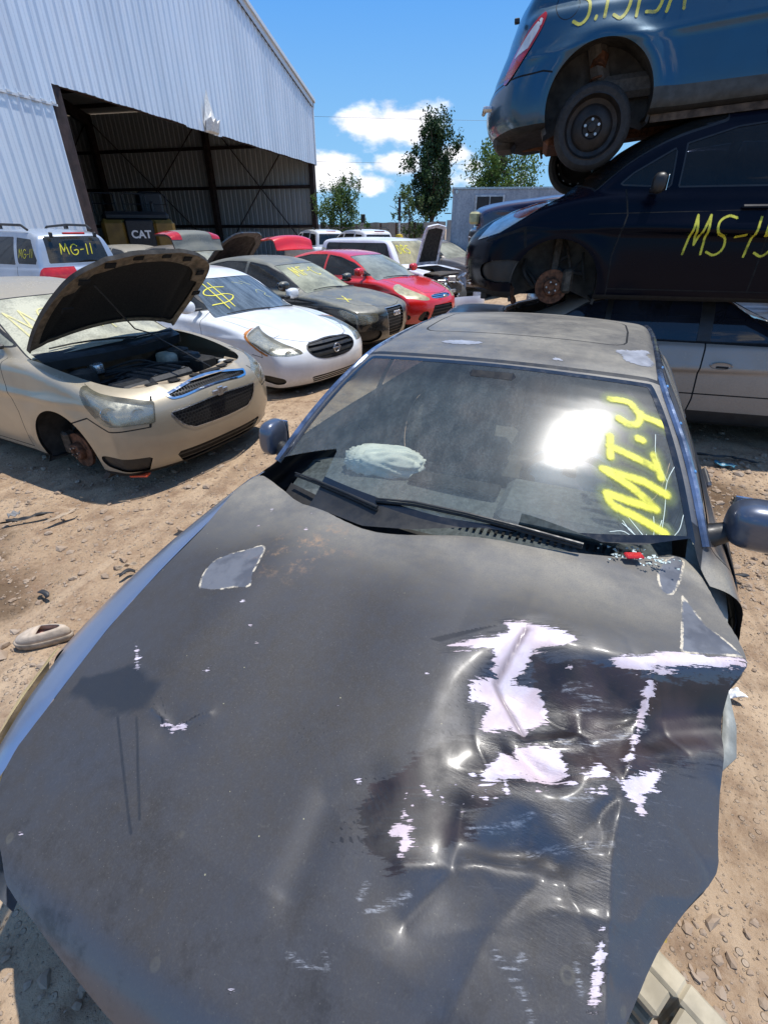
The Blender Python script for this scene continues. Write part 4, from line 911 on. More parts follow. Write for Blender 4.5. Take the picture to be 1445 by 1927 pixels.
# ------------------------------------------------------------------ white sedan
def side_glass(c, polys, mat, trim=True, off=-.004):
    for sd in (1, -1):
        for p in polys:
            if trim: c.region('side', p, 2, side=sd, smooth=0) if False else None
            a = c.cut('', 'side', p, side=sd, keep=True, grow=.012)
            dd = sdpoly(a[0][:, [0, 2]], np.asarray(p, float)); i, o = split(a, dd)
            o[3][:] = 2; c.m = merge(compact(o), c.m)
            part('side_window', compact(i), mat, c.root, off)
def plan_glass(c, name, poly, mat, sel, off=-.003, trim=.012, smooth=4, keep=False):
    P = spline(poly, smooth, True) if smooth else np.asarray(poly, float)
    a = c.cut('', 'top', P, sel=sel, keep=True, grow=trim)
    i, o = split(a, sdpoly(a[0][:, :2], P)); o[3][:] = 2; c.m = merge(compact(o), c.m); i = compact(i)
    ob = part(name, i, mat, c.root, off)
    return i
def ws_poly(x0, x1, yb, yt, bow=.13, bowt=.06):
    """windshield outline in plan: cowl x0 at centre, header x1 at centre"""
    return [(x0 - bow, yb), (x0 - bow, yb), (x0 - bow * .3, yb * .55), (x0, 0), (x0 - bow * .3, -yb * .55), (x0 - bow, -yb), (x0 - bow, -yb), (x1 - bowt, -yt), (x1 - bowt, -yt), (x1, 0), (x1 - bowt, yt), (x1 - bowt, yt)]
def headlight(c, poly, mat, smooth=3, bowls=((.4, .7, .06),), side=2):
    for sd in ((1, -1) if side == 2 else (side,)):
        a = c.cut('', 'ang', poly, side=sd, smooth=smooth, keep=True, sel=lambda V: .15 - V[:, 0])
        if not len(a[2]): continue
        o = part('headlight', a, mat, c.root, 0.002)
        # the bowl sits behind the lens
        V, N, F, mi = a; b = (V - N * .035, N, F, mi); part('reflector', b, M['reflector'], o)
        for ang, z, r in bowls:
            g = R(ang * 100) * sd; x_, y_ = math.cos(g), math.sin(g)
            k = np.argmin((np.degrees(np.arctan2(V[:, 1], V[:, 0])) / 100 - ang * sd) ** 2 + (V[:, 2] - z) ** 2); p = V[k] - N[k] * .045
            m = MB(); m.lathe([(r * .25, -.05), (r * .7, -.03), (r, .012), (r * .96, .014), (r * .66, -.026), (.001, -.05)], (0, 0, 0), 'X', 20)
            q = m.build('lamp_bowl', M['chrome'], o, smooth=True); q.location = p; q.rotation_euler = (0, 0, math.atan2(N[k][1], N[k][0]) * .4)
def fog(c, poly, side=2, name='fog_lamp_recess', depth=.03, mat=None):
    for sd in ((1, -1) if side == 2 else (side,)):
        a = c.cut('', 'ang', poly, side=sd, smooth=3, keep=True, sel=lambda V: .15 - V[:, 0])
        if len(a[2]): part(name, a, mat or M['black'], c.root, -depth)
def grille(c, poly, bars=None, barmat=None, smooth=3, depth=.03, back=None, frame=.012, framemat=None, name='grille', hexa=None):
    P = spline(poly, smooth, True) if smooth else np.asarray(poly, float)
    a = c.cut('', 'ang', P, keep=True, sel=lambda V: .15 - V[:, 0])
    if not len(a[2]): return
    a = subdiv(a, 1); o = part(name, a, back or M['dark'], c.root, -depth)
    Q = PJ(a[0], 'ang')
    if frame:
        i, fr = split(a, sdpoly(Q, P) + frame); part('grille_frame', compact(fr), framemat or M['chrome'], o, .004)
    if bars:
        a2 = compact(split(subdiv(a, 1), sdpoly(PJ(subdiv(a, 1)[0], 'ang'), P) + .002)[0]); p, t = bars
        z = a2[0][:, 2]; d = np.abs(((z - .02) % p) - p / 2) - t
        part('grille_bars', compact(split(a2, d)[0]), barmat or M['black'], o, -.004)
    if hexa:
        a2 = subdiv(a, 2); Q = PJ(a2[0], 'ang'); x = Q[:, 0] * 1.6 / hexa; y = Q[:, 1] / hexa
        def cell(x, y):
            a_ = np.stack([(x % 1.) - .5, ((y / .866) % 2. - 1) * .866], -1); b_ = np.stack([((x - .5) % 1.) - .5, (((y / .866) - 1) % 2. - 1) * .866], -1)
            h = lambda q: np.maximum(np.abs(q[:, 0]), np.abs(q[:, 0]) * .5 + np.abs(q[:, 1]) * .866)
            return np.minimum(h(a_), h(b_))
        d = .40 - cell(x, y); part('grille_mesh', compact(split(a2, d)[0]), barmat or M['black'], o, -.006)
    return o

def rotpart(m, hx, hz, ang, dz=0):
    """turn a panel about its hinge line (axis y) by ang, front edge up when ang > 0"""
    c, s = math.cos(ang), math.sin(ang); V, N, F, mi = m
    x, z = V[:, 0] - hx, V[:, 2] - hz
    V2 = np.stack([hx + x * c - z * s, V[:, 1], hz + x * s + z * c], -1); N2 = np.stack([N[:, 0] * c - N[:, 2] * s, N[:, 1], N[:, 0] * s + N[:, 2] * c], -1)
    return (V2, N2, F, mi)
def rim(name, m, off, mat, parent, off0=0.):
    """closes the edge of a panel: a strip from the skin to the skin moved along its normal"""
    V, N, F, mi = compact(m); E = np.concatenate([F[:, [0, 1]], F[:, [1, 2]], F[:, [2, 0]]]); Es = np.sort(E, 1)
    key = Es[:, 0].astype(np.int64) * len(V) + Es[:, 1]; u, ix, ct = np.unique(key, return_index=True, return_counts=True)
    b = E[ix[ct == 1]]; n = len(V); nn = N / np.linalg.norm(N, axis=1, keepdims=True)
    F2 = np.stack([b[:, 0], b[:, 1], b[:, 1] + n, b[:, 0] + n], -1)
    return mobj(name, np.concatenate([V + nn * off0, V + nn * off]), F2, mat, parent, smooth=False)
def sedan_seams(c, h0=.86, hoodw=.72, doors=(-.55, -1.76, -2.85), z0=.28):
    c.seam('top', [(-.30, hoodw), (.1, hoodw - .01), (.5, hoodw - .08), (h0 - .1, .42), (h0 - .02, .2), (h0, 0)], 2, .004, sel=lambda V: .6 - V[:, 2])
    c.seam('side', [(doors[0] + .03, z0), (doors[0] + .05, .6), (doors[0] - .03, .85), (doors[0] - .05, 1.0)], 2, .004)
    c.seam('side', [(doors[1], z0), (doors[1] - .02, 1.0)], 2, .004); c.seam('side', [(doors[2] + .35, z0), (doors[2] + .2, .45), (doors[2] + .02, .75), (doors[2] - .1, 1.0)], 2, .004)
    c.seam('side', [(doors[0] + .03, z0), (doors[2] + .35, z0)], 2, .004)
def handles(c, xs, z=.82, mat=None, side=2):
    for sd in ((1, -1) if side == 2 else (side,)):
        for x in xs:
            b = MB(); b.box((x, sd * (c.surf_y(x, z) + .012), z), (.19, .03, .035), bev=.012); b.build('door_handle', mat or c.d['paint'], c.root, smooth=True)

GD = glass('dark_side_glass', (.07, .08, .08), .05)
GDUST = glass('dusty_glass', (.30, .32, .28), .5, (.42, .42, .34))

def white_sedan():
    M['p_white'] = paint('white_car_paint', (.78, .79, .80), dust=.06, side=.04, metal=0, rough=.3, dustc=(.5, .46, .38))
    c = Car('sedan', 'white sedan with a yellow dollar sign sprayed on its windshield', 'car', dict(paint=M['p_white'], k_sh=.06, crown=.055), (-1.40, 6.95), -34.7, z=-.1, group='scrap cars parked in a row')
    c.arches(which=(0,), rad=.36)
    g = glass('blue_streaked_windshield', (.13, .17, .2), .30, (.28, .36, .44), streak=True)
    ws = plan_glass(c, 'windshield', ws_poly(-.34, -1.12, .70, .55), g, lambda V: np.maximum(V[:, 0] * -1 - 1.75, .93 - V[:, 2]))
    side_glass(c, [[(-.62, 1.03), (-1.0, 1.22), (-1.35, 1.345), (-1.72, 1.385), (-1.72, 1.02)], [(-1.8, 1.02), (-1.8, 1.39), (-2.3, 1.385), (-2.7, 1.31), (-3.05, 1.1), (-3.02, 1.04)]], GD)
    st = [np.array([(-.58 - .42 * b, -.36 + (a - .5) * .42) for a, b in (spline(q, 5) if len(q) > 2 else np.array(q))]) for q in GLYPH['$']]
    spray_on(ws, 'top', st, .010, c.root)
    sg = [np.array([(-.7, .25), (-.78, .32), (-.72, .42), (-.66, .36), (-.62, .46)]), np.array([(-.98, .05), (-.92, .2)]), np.array([(-1.0, .2), (-.9, .33)])]
    spray_on(ws, 'top', [spline(q, 4) for q in sg], .006, c.root, mat=spray('faint_yellow_spray', (.55, .55, .2), .9))
    headlight(c, [(.31, .625), (.31, .625), (.335, .675), (.46, .75), (.60, .825), (.76, .895), (.76, .895), (.72, .80), (.62, .70), (.53, .635), (.53, .635), (.42, .615)], M['lens'], bowls=((.41, .665, .05), (.52, .705, .045)))
    for sd in (1, -1):
        a = c.cut('', 'ang', [(.535, .625), (.62, .69), (.73, .81), (.77, .895), (.785, .895), (.75, .80), (.635, .675), (.55, .615)], side=sd, smooth=2, keep=True, sel=lambda V: .15 - V[:, 0]); part('side_reflector', a, simple('dull_amber', (.42, .16, .03), .3, bump=0), c.root, .003)
    grille(c, [(-.27, .70), (-.14, .73), (0, .74), (.14, .73), (.27, .70), (.24, .59), (.14, .53), (0, .515), (-.14, .53), (-.24, .59)], bars=(.055, .013), barmat=M['black'], framemat=M['black'])
    e = MB(); e.lathe([(.052 + .008 * math.cos(k * math.pi / 4), .008 * math.sin(k * math.pi / 4)) for k in range(8)], (.965, 0, .625), 'X', 28, closed=True); e.box((.965, 0, .625), (.012, .15, .022), bev=.003); e.build('emblem', M['dullchrome'], c.root, smooth=True)
    grille(c, [(-.26, .335), (.26, .335), (.24, .255), (-.24, .255)], bars=(.03, .004), barmat=M['p_white'], frame=0, smooth=0, name='lower_intake', depth=.02)
    fog(c, [(.46, .36), (.60, .385), (.63, .34), (.58, .30), (.46, .29)], depth=.02)
    for sd in (1, -1):
        m = MB(); m.lathe([(.042, 0), (.046, .02), (.036, .025), (.001, .0)], (0, 0, 0), 'X', 20); q = m.build('fog_lamp', M['reflector'], c.root, smooth=True); q.location = (.66, sd * .585, .335)
    c.seam('ang', [(.1, .40), (.28, .43), (.40, .47), (.60, .50), (.9, .52)], 2, .0025, sel=lambda V: .3 - V[:, 0], mi=2) if False else None
    sedan_seams(c); c.seam('side', [(.36, .62), (.52, .60), (.50, .80)], 2, .004)
    for sd in (-1, 1): c.mirror(-.68, 1.06, sd, M['p_white'])
    handles(c, (-1.6, -2.6))
    c.wipers([((-.30, .1), (-.42, -.55)), ((-.36, .6), (-.28, .05))])
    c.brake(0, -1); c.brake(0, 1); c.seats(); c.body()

def black_sedan():
    P = paint('dusty_black_paint', (.012, .013, .014), dust=.62, side=.03, metal=.1, rough=.22, dustc=(.27, .26, .20))
    low = [(.56, .19), (.76, .21), (.83, .30), (.86, .42), (.855, .60), (.82, .70), (.72, .765), (.5, .825), (.1, .885), (-.3, .93), (-.9, .965), (-1.6, .95), (-2.4, .965), (-2.9, .99), (-3.4, 1.02), (-3.7, 1.01), (-3.78, .93), (-3.82, .75), (-3.84, .55), (-3.82, .35), (-3.70, .25), (-3.3, .21), (-2.9, .2), (-2.9, .2), (.3, .19)]
    green = remap(SED_GREEN, [(0, .02), (-.12, -.08), (-.38, -.36), (-1.2, -1.2), (-2.5, -2.45), (-4, -3.98)], [(.8, .8), (1.0, .98), (1.47, 1.427), (2, 1.9)])
    c = Car('sedan', 'black sedan, dusty hood and roof, yellow letters on its windshield, trunk lid open', 'car', dict(paint=P, low=low, green=green, W=1.826, FO=.86, tail=-3.86, wheels=(0, -2.81), k_sh=.06, zb=.96, zr=1.38), (-.55, 9.12), -28, z=-.01, group='scrap cars parked in a row')
    c.arches(which=(0,), rad=.35)
    g = glass('olive_dusty_windshield', (.25, .28, .25), .62, (.40, .41, .31))
    ws = plan_glass(c, 'windshield', ws_poly(-.32, -1.14, .70, .55), g, lambda V: np.maximum(V[:, 0] * -1 - 1.75, .90 - V[:, 2]))
    st = text_strokes('MF-C', 0, 0, .26, .15, .3, slant=.1)
    Y = spray('yellow_windshield_spray', (.68, .60, .10), .6)
    spray_on(ws, 'top', [np.array([(-1.02 + .20 * 0 + (1 - p[1] / .26) * .26 + (p[0]) * .12 - .05, -.42 + p[0] * .85) for p in s]) for s in st], .017, c.root, mat=Y)
    spray_on(ws, 'top', [np.array([(-1.02, .22), (-.80, .28)]), np.array([(-1.04, .32), (-.82, .38)])], .014, c.root, mat=spray('faded_yellow_spray', (.5, .48, .18), 1.))
    side_glass(c, [[(-.62, 1.0), (-.98, 1.19), (-1.33, 1.30), (-1.70, 1.345), (-1.70, .99)], [(-1.78, .99), (-1.78, 1.35), (-2.25, 1.345), (-2.65, 1.28), (-3.02, 1.08), (-3.0, 1.01)]], GD)
    headlight(c, [(.36, .55), (.34, .665), (.50, .70), (.70, .74), (.74, .72), (.66, .60), (.55, .53)], M['lens_d'], bowls=((.44, .61, .05), (.56, .62, .045)))
    grille(c, [(-.20, .725), (-.20, .725), (.20, .725), (.20, .725), (.17, .36), (.12, .27), (.12, .27), (-.12, .27), (-.12, .27), (-.17, .36)], bars=(.05, .0035), barmat=simple('smoked_chrome', (.12, .12, .12), .4, .6), framemat=M['dullchrome'], frame=.008, depth=.03)
    e = MB()
    for k in range(4): e.lathe([(.034 + .006 * math.cos(j * math.pi / 3), .006 * math.sin(j * math.pi / 3)) for j in range(6)], (.875, (k - 1.5) * .052, .63), 'X', 20, closed=True)
    e.build('emblem', M['chrome'], c.root, smooth=True)
    fog(c, [(.30, .40), (.50, .42), (.62, .40), (.58, .27), (.32, .26)], name='lower_intake')
    sedan_seams(c, h0=.78)
    st = [np.array([(.08, -.62), (.28, -.50)]), np.array([(.30, -.62), (.05, -.42)])]
    hood = (c.m[0], c.m[1], c.m[2], c.m[3]); spray_on(hood, 'top', st, .016, c.root, mat=Y, cond=lambda V: .7 - V[:, 2])
    # trunk lid standing open, tail lamps on its corners
    lid = c.cut('', 'top', [(-3.42, .60), (-3.42, -.60), (-3.9, -.62), (-3.9, .62)], keep=True, sel=lambda V: .55 - V[:, 2]); lid = compact(lid)
    lid = rotpart(lid, -3.42, 1.03, -R(82)); lid = (lid[0] + [-.03, 0, .44], lid[1], lid[2], lid[3])
    LP = paint('dusty_lid_paint', (.05, .055, .05), dust=.7, side=.45, metal=.1, rough=.4, dustc=(.20, .20, .16))
    o = part('trunk_lid', lid, LP, c.root); part('lid_lining', lid, M['bay'], o, -.03); rim('lid_edge', lid, -.03, M['black'], o)
    zt = lid[0][:, 2].max(); 
    for sd in (1, -1):
        i = compact(split(lid, np.maximum(np.maximum(zt - .16 - lid[0][:, 2], lid[0][:, 2] - zt + .02), .38 - lid[0][:, 1] * sd))[0]); part('tail_lamp', i, M['redlens'], o, .006)
    for sd in (-1, 1): c.mirror(-.70, 1.02, sd, P)
    handles(c, (-1.6, -2.6)); c.wipers([((-.28, .1), (-.42, -.55)), ((-.34, .6), (-.26, .05))])
    c.seats(); c.body()

def red_car():
    P = paint('red_car_paint', (.66, .008, .006), dust=.06, side=.02, metal=.0, rough=.25, dustc=(.5, .32, .26))
    low = [(.60, .18), (.80, .20), (.87, .30), (.90, .42), (.895, .55), (.86, .66), (.75, .76), (.5, .86), (.15, .945), (-.25, 1.0), (-.9, 1.0), (-1.6, .99), (-2.4, 1.02), (-2.9, 1.06), (-3.3, 1.09), (-3.52, 1.08), (-3.6, .98), (-3.62, .75), (-3.64, .55), (-3.60, .35), (-3.5, .25), (-3.1, .21), (-2.8, .2), (-2.8, .2), (.3, .18)]
    green = [(.12, .90), (-.15, 1.02), (-.6, 1.24), (-1.1, 1.40), (-1.5, 1.455), (-1.9, 1.465), (-2.4, 1.43), (-2.9, 1.32), (-3.25, 1.17), (-3.45, 1.02), (-3.45, .8), (.12, .8)]
    c = Car('sedan', 'red compact car with pale headlights and dusty glass, next to the black sedan', 'car', dict(paint=P, low=low, green=green, W=1.823, FO=.90, tail=-3.64, wheels=(0, -2.65), k_sh=.06, bow_f=.34, gwb=.80, gwr=.55), (.50, 11.0), -37.5, z=-.02, group='scrap cars parked in a row')
    c.arches(which=(0,), rad=.345)
    g = glass('grey_green_windshield', (.3, .34, .32), .45, (.38, .42, .38))
    ws = plan_glass(c, 'windshield', ws_poly(-.12, -1.02, .72, .55), g, lambda V: np.maximum(V[:, 0] * -1 - 1.65, .92 - V[:, 2]))
    side_glass(c, [[(-.42, 1.05), (-.9, 1.25), (-1.3, 1.345), (-1.62, 1.375), (-1.62, 1.03)], [(-1.70, 1.03), (-1.70, 1.38), (-2.2, 1.37), (-2.6, 1.30), (-2.98, 1.14), (-2.95, 1.07)]], GD)
    headlight(c, [(.27, .66), (.30, .715), (.45, .80), (.62, .87), (.76, .915), (.735, .85), (.62, .755), (.44, .68)], M['lens_y'], bowls=((.40, .71, .045), (.55, .77, .045)))
    grille(c, [(-.22, .73), (0, .745), (.22, .73), (.21, .685), (0, .665), (-.21, .685)], bars=(.03, .008), barmat=M['chrome'], framemat=M['dullchrome'], frame=.006)
    e = MB(); e.add(*ell((.915, 0, .705), .075, .03)); e.build('emblem', M['dullchrome'], c.root, smooth=True)
    grille(c, [(-.20, .56), (-.20, .56), (.20, .56), (.20, .56), (.27, .30), (.27, .30), (-.27, .30), (-.27, .30)], bars=(.06, .008), barmat=M['black'], frame=0, name='lower_intake', depth=.03, smooth=0)
    for sd in (1, -1):
        a = c.cut('', 'ang', [(.30, .50), (.36, .30), (.30, .28), (.30, .28)][::-1], side=sd, smooth=0, keep=True, sel=lambda V: .2 - V[:, 0])
        a = None
        fog(c, [(.31, .47), (.43, .33), (.33, .29)], side=sd, name='side_intake', depth=.02)
    fog(c, [(.52, .40), (.56, .42), (.60, .40), (.60, .34), (.56, .32), (.52, .34)], depth=.02)
    sedan_seams(c, h0=.76, hoodw=.70, doors=(-.48, -1.66, -2.75))
    lid = compact(c.cut('', 'top', [(-3.28, .58), (-3.28, -.58), (-3.8, -.62), (-3.8, .62)], keep=True, sel=lambda V: .6 - V[:, 2]))
    lid = rotpart(lid, -3.28, 1.09, -R(80)); lid = (lid[0] + [0, 0, .34], lid[1], lid[2], lid[3]); o = part('trunk_lid', lid, P, c.root); part('lid_lining', lid, M['bay'], o, -.03); rim('lid_edge', lid, -.03, P, o)
    for sd in (-1, 1): c.mirror(-.52, 1.10, sd, P)
    handles(c, (-1.5, -2.5)); c.wipers([((-.08, .1), (-.22, -.55)), ((-.14, .6), (-.06, .05))])
    c.seats(); c.body()
def ell(c, a, b, n=28, th=.012):
    v = []; f = []
    for i in range(n): g = 2 * math.pi * i / n; v += [(c[0], c[1] + a * math.cos(g), c[2] + b * math.sin(g)), (c[0] + th, c[1] + a * .85 * math.cos(g), c[2] + b * .8 * math.sin(g))]
    for i in range(n): j = (i + 1) % n; f.append((2*i, 2*j, 2*j+1, 2*i+1))
    f.append(tuple(2 * i + 1 for i in range(n))); return v, f

def gold_car():
    P = paint('gold_beige_paint', (.36, .31, .225), dust=.34, side=.10, metal=.55, rough=.38, dustc=(.38, .34, .26))
    low = [(.54, .185), (.76, .20), (.84, .28), (.875, .40), (.88, .55), (.86, .70), (.80, .80), (.66, .875), (.4, .93), (.05, .985), (-.35, 1.03), (-.9, 1.02), (-1.6, 1.0), (-2.4, 1.01), (-2.9, 1.05), (-3.35, 1.08), (-3.6, 1.07), (-3.68, .97), (-3.71, .75), (-3.72, .55), (-3.70, .35), (-3.6, .25), (-3.3, .21), (-2.9, .2), (-2.9, .2), (.3, .19)]
    green = [(.05, .90), (-.28, 1.04), (-.75, 1.25), (-1.15, 1.39), (-1.5, 1.465), (-1.95, 1.48), (-2.45, 1.45), (-2.9, 1.34), (-3.25, 1.19), (-3.5, 1.05), (-3.5, .8), (.05, .8)]
    c = Car('sedan', 'dusty gold sedan with its hood propped open, engine bare and front wheel gone', 'car', dict(paint=P, low=low, green=green, W=1.80, FO=.88, tail=-3.72, wheels=(0, -2.685), k_sh=.055, bow_f=.28, arch=.36, h=.024), (-2.17, 4.41), -27.5, z=-.06, group='scrap cars parked in a row')
    c.arches(which=(0,), rad=.37)
    g = glass('thick_dust_windshield', (.3, .32, .28), .78, (.46, .45, .35))
    ws = plan_glass(c, 'windshield', ws_poly(-.24, -1.10, .72, .56), g, lambda V: np.maximum(V[:, 0] * -1 - 1.75, .95 - V[:, 2]))
    st = text_strokes('MG-11', 0, 0, .30, .19, .25)
    spray_on(ws, 'top', [np.array([(-.95 + (1 - p[1] / .30) * .34 + p[0] * .18, -.55 + p[0] * .9) for p in s]) for s in st], .013, c.root, mat=spray('pale_yellow_spray', (.62, .56, .25), .9))
    side_glass(c, [[(-.60, 1.08), (-.98, 1.26), (-1.33, 1.36), (-1.70, 1.40), (-1.70, 1.05)], [(-1.78, 1.05), (-1.78, 1.405), (-2.25, 1.40), (-2.65, 1.31), (-2.98, 1.14), (-2.95, 1.09)]], GDUST)
    headlight(c, [(.375, .625), (.375, .625), (.36, .77), (.36, .77), (.48, .815), (.58, .85), (.69, .90), (.69, .90), (.66, .79), (.62, .70), (.575, .64), (.575, .64)], M['lens_d'], smooth=2, bowls=((.44, .70, .06), (.56, .73, .055)))
    # two-tier mesh grille with the gold bar and cross-shaped emblem between
    grille(c, [(-.31, .80), (-.31, .80), (-.14, .84), (0, .85), (.14, .84), (.31, .80), (.31, .80), (.27, .755), (.12, .765), (0, .77), (-.12, .765), (-.27, .755)], framemat=M['chrome'], frame=.014, hexa=.03, depth=.02)
    grille(c, [(-.31, .675), (-.31, .675), (-.1, .695), (0, .70), (.1, .695), (.31, .675), (.31, .675), (.26, .56), (.20, .505), (.20, .505), (0, .495), (-.20, .505), (-.20, .505), (-.26, .56)], framemat=M['dullchrome'], frame=.008, hexa=.03, depth=.02)
    e = MB(); e.box((.885, 0, .73), (.02, .17, .036), bev=.006); e.box((.888, 0, .73), (.02, .06, .075), bev=.006); e.build('emblem', M['dullchrome'], c.root)
    grille(c, [(-.32, .345), (.32, .345), (.29, .235), (-.29, .235)], bars=(.045, .006), barmat=M['black'], frame=0, smooth=0, name='lower_intake', depth=.03)
    fog(c, [(.42, .36), (.42, .36), (.62, .385), (.65, .36), (.62, .28), (.45, .235), (.45, .235)], name='fog_lamp_blank', depth=.018)
    fog(c, [(.76, .44), (.84, .445), (.85, .40), (.80, .385), (.76, .40)], side=-1, name='bumper_hole', depth=.02, mat=M['dark'])
    c.seam('ang', [(.37, .80), (.40, .60), (.56, .60), (.66, .68), (.80, .60), (.96, .52)], 2, .005, sel=lambda V: .1 - V[:, 0])
    c.seam('ang', [(.84, .40), (.83, .33), (.86, .30), (.82, .24), (.83, .19)], -1, .006, sel=lambda V: .1 - V[:, 0])
    sedan_seams(c, h0=3, hoodw=9)
    hp = [(-.40, .73), (-.40, .73), (0, .74), (.35, .70), (.55, .62), (.66, .45), (.735, .2), (.745, 0), (.735, -.2), (.66, -.45), (.55, -.62), (.35, -.70), (0, -.74), (-.40, -.73), (-.40, -.73), (-.28, -.3), (-.26, 0), (-.28, .3)]
    hs_ = spline(hp, 4, True)
    hood = compact(c.cut('', 'top', hs_, keep=True, sel=lambda V: .72 - V[:, 2]))
    d0 = sdpoly(hood[0][:, :2], hs_); hx, hz, an = -.44, 1.05, R(46)
    hr = rotpart(hood, hx, hz, an, 0); hr = (hr[0] + [-.02, 0, .02], hr[1], hr[2], hr[3])
    o = part('hood', hr, P, c.root); rim('hood_edge', hr, -.03, M['bay'], o)
    FR = simple('hood_frame_dusty', (.16, .125, .085), .7, var=.45, scale=20)
    nx = d0 + .0; i, fr = split(hr, np.where(hood[0][:, 0] > .3, d0 + .15, d0 + .07)); part('hood_frame', compact(fr), FR, o, -.028); part('hood_insulation', compact(i), simple('insulation_felt', (.010, .009, .008), .95, var=.5, scale=60), o, -.018)
    for yy, xx in ((-.38, .60), (-.16, .66), (.10, .665), (.33, .62), (.55, .45), (-.55, .46), (.62, .2), (-.62, .2)):
        hl = MB(); dx, dz = xx - hx, .90 - hz; hl.box((hx + dx * math.cos(an) - dz * math.sin(an) + .03, yy, hz + dx * math.sin(an) + dz * math.cos(an) - .018), (.05, .09, .012), M=Matrix.Rotation(-an, 4, 'Y'), bev=.005)
        hl.build('frame_opening', M['gap'], o)
    def hood_pt(x, y, z): dx, dz = x - hx, z - hz; return (hx + dx * math.cos(an) - dz * math.sin(an), y, hz + dx * math.sin(an) + dz * math.cos(an))
    r = MB(); r.tube([(.60, .28, .80), (.30, -.10, 1.16), (.24, -.18, 1.20), hood_pt(.45, -.48, .85)], .006, 6); r.build('prop_rod', M['black'], c.root)
    # engine bay
    bay = MB(); bay.box((.12, 0, .40), (.95, 1.22, .04)); bay.box((-.42, 0, .68), (.05, 1.35, .5))
    for s in (1, -1): bay.box((.15, s * .58, .60), (.9, .05, .44)); bay.tube([(-.12, s * .50, .70), (-.12, s * .50, .88), (-.12, s * .50, .9)], [.11, .10, .03], 16)
    bay.build('bay_liner', M['bay'], c.root, smooth=True)
    cw = MB()
    for k in range(24):
        y0 = -.70 + k * 1.4 / 24; y1 = y0 + 1.4 / 24; q = lambda y: -.26 - .13 * (y / .72) ** 2
        cw.quad((q(y0) - .02, y0, 1.03), (q(y1) - .02, y1, 1.03), (q(y1) - .12 + .22, y1, .975), (q(y0) + .10, y0, .975))
        cw.quad((q(y0) + .10, y0, .975), (q(y1) + .10, y1, .975), (q(y1) + .10, y1, .90), (q(y0) + .10, y0, .90))
    cw.build('cowl_panel', M['black'], c.root)
    e = MB(); e.box((.20, -.02, .78), (.38, .46, .09), bev=.03)
    for k in range(4): e.box((.20, -.17 + k * .1, .83), (.30, .05, .02), bev=.008)
    e.build('engine_cover', simple('engine_cover_plastic', (.03, .03, .03), .5, scale=25), c.root)
    e = MB(); e.box((.17, 0, .62), (.46, .62, .26), bev=.04); e.tube([(.40, -.2, .68), (.42, .2, .68)], .05, 12); e.tube([(.05, -.25, .76), (-.05, .25, .77)], .035, 10); e.box((-.05, .10, .74), (.16, .3, .12), bev=.03); e.build('engine_block', M['castiron'], c.root, smooth=True)
    e = MB(); e.tube([(.50, -.42, .74), (.52, -.2, .75), (.50, .02, .72), (.40, .06, .72)], .042, 12)
    e.build('intake_hose', M['rubber'], c.root, smooth=True)
    e = MB(); e.box((.38, -.46, .77), (.26, .30, .16), bev=.04); e.build('air_box', M['black'], c.root, smooth=True)
    e = MB(); e.box((.22, .43, .77), (.28, .20, .17), bev=.015); e.build('battery', M['dark'], c.root)
    for nm, p_, s_, m_ in (('coolant_tank', (-.15, .38, .80), (.2, .16, .14), simple('cloudy_plastic', (.42, .40, .32), .5)), ('brake_fluid_tank', (-.22, -.32, .86), (.14, .1, .1), M['reflector']), ('washer_neck', (.46, .50, .80), (.08, .07, .08), simple('white_cap', (.5, .5, .47), .5)), ('fuse_box', (.02, .50, .82), (.22, .15, .1), M['black'])):
        blob(nm, p_, s_, m_, c.root, 4, 10)
    for k in range(9):
        a = (rnd.uniform(-.3, .1), rnd.uniform(-.5, .1), rnd.uniform(.74, .84)); b = (rnd.uniform(.1, .5), rnd.uniform(-.1, .5), rnd.uniform(.72, .82)); m_ = [(a[i] + b[i]) / 2 + rnd.uniform(-.08, .08) for i in range(3)]; m_[2] = max(a[2], b[2]) + rnd.uniform(.02, .07)
        e = MB(); e.tube(spline([a, m_, b], 8), rnd.choice([.007, .01, .016]), 8); e.build('hose', M['rubber'], c.root, smooth=True)
    RS = simple('radiator_support_dusty', (.25, .20, .14), .7, var=.4, scale=18)
    v = []; n = 24; mbs = MB()
    for k in range(n):
        y0 = -.62 + k * 1.24 / n; y1 = y0 + 1.24 / n; q = lambda y: .755 - .30 * (abs(y) / .7) ** 2.4
        mbs.quad((q(y0) + .015, y0, .842 - .03 * abs(y0)), (q(y1) + .015, y1, .842 - .03 * abs(y1)), (q(y1) - .16, y1, .835), (q(y0) - .16, y0, .835)); mbs.quad((q(y0) - .16, y0, .835), (q(y1) - .16, y1, .835), (q(y1) - .16, y1, .76), (q(y0) - .16, y0, .76))
    rs = mbs.build('radiator_support', RS, c.root)
    for yy in (-.42, -.25, -.05, .12, .3, .46): e = MB(); e.box((.755 - .30 * (abs(yy) / .7) ** 2.4 - .07, yy, .848), (.06, .09 if yy != .12 else .2, .014), bev=.005); e.build('support_opening', M['dark'], rs)
    for sd in (-1, 1): c.mirror(-.68, 1.10, sd, P)
    handles(c, (-1.6, -2.6)); c.wipers([((-.22, .15), (-.40, -.55)), ((-.30, .62), (-.20, .0))])
    c.brake(-.10, -1, z=.27, steer=0, rad=.15)
    t = MB(); t.box((.62, -.74, .20), (.14, .07, .015), rz=.5, bev=.004); t.build('broken_reflector', simple('orange_reflector', (.7, .09, .03), .3), c.root)
    c.seats(); c.body()

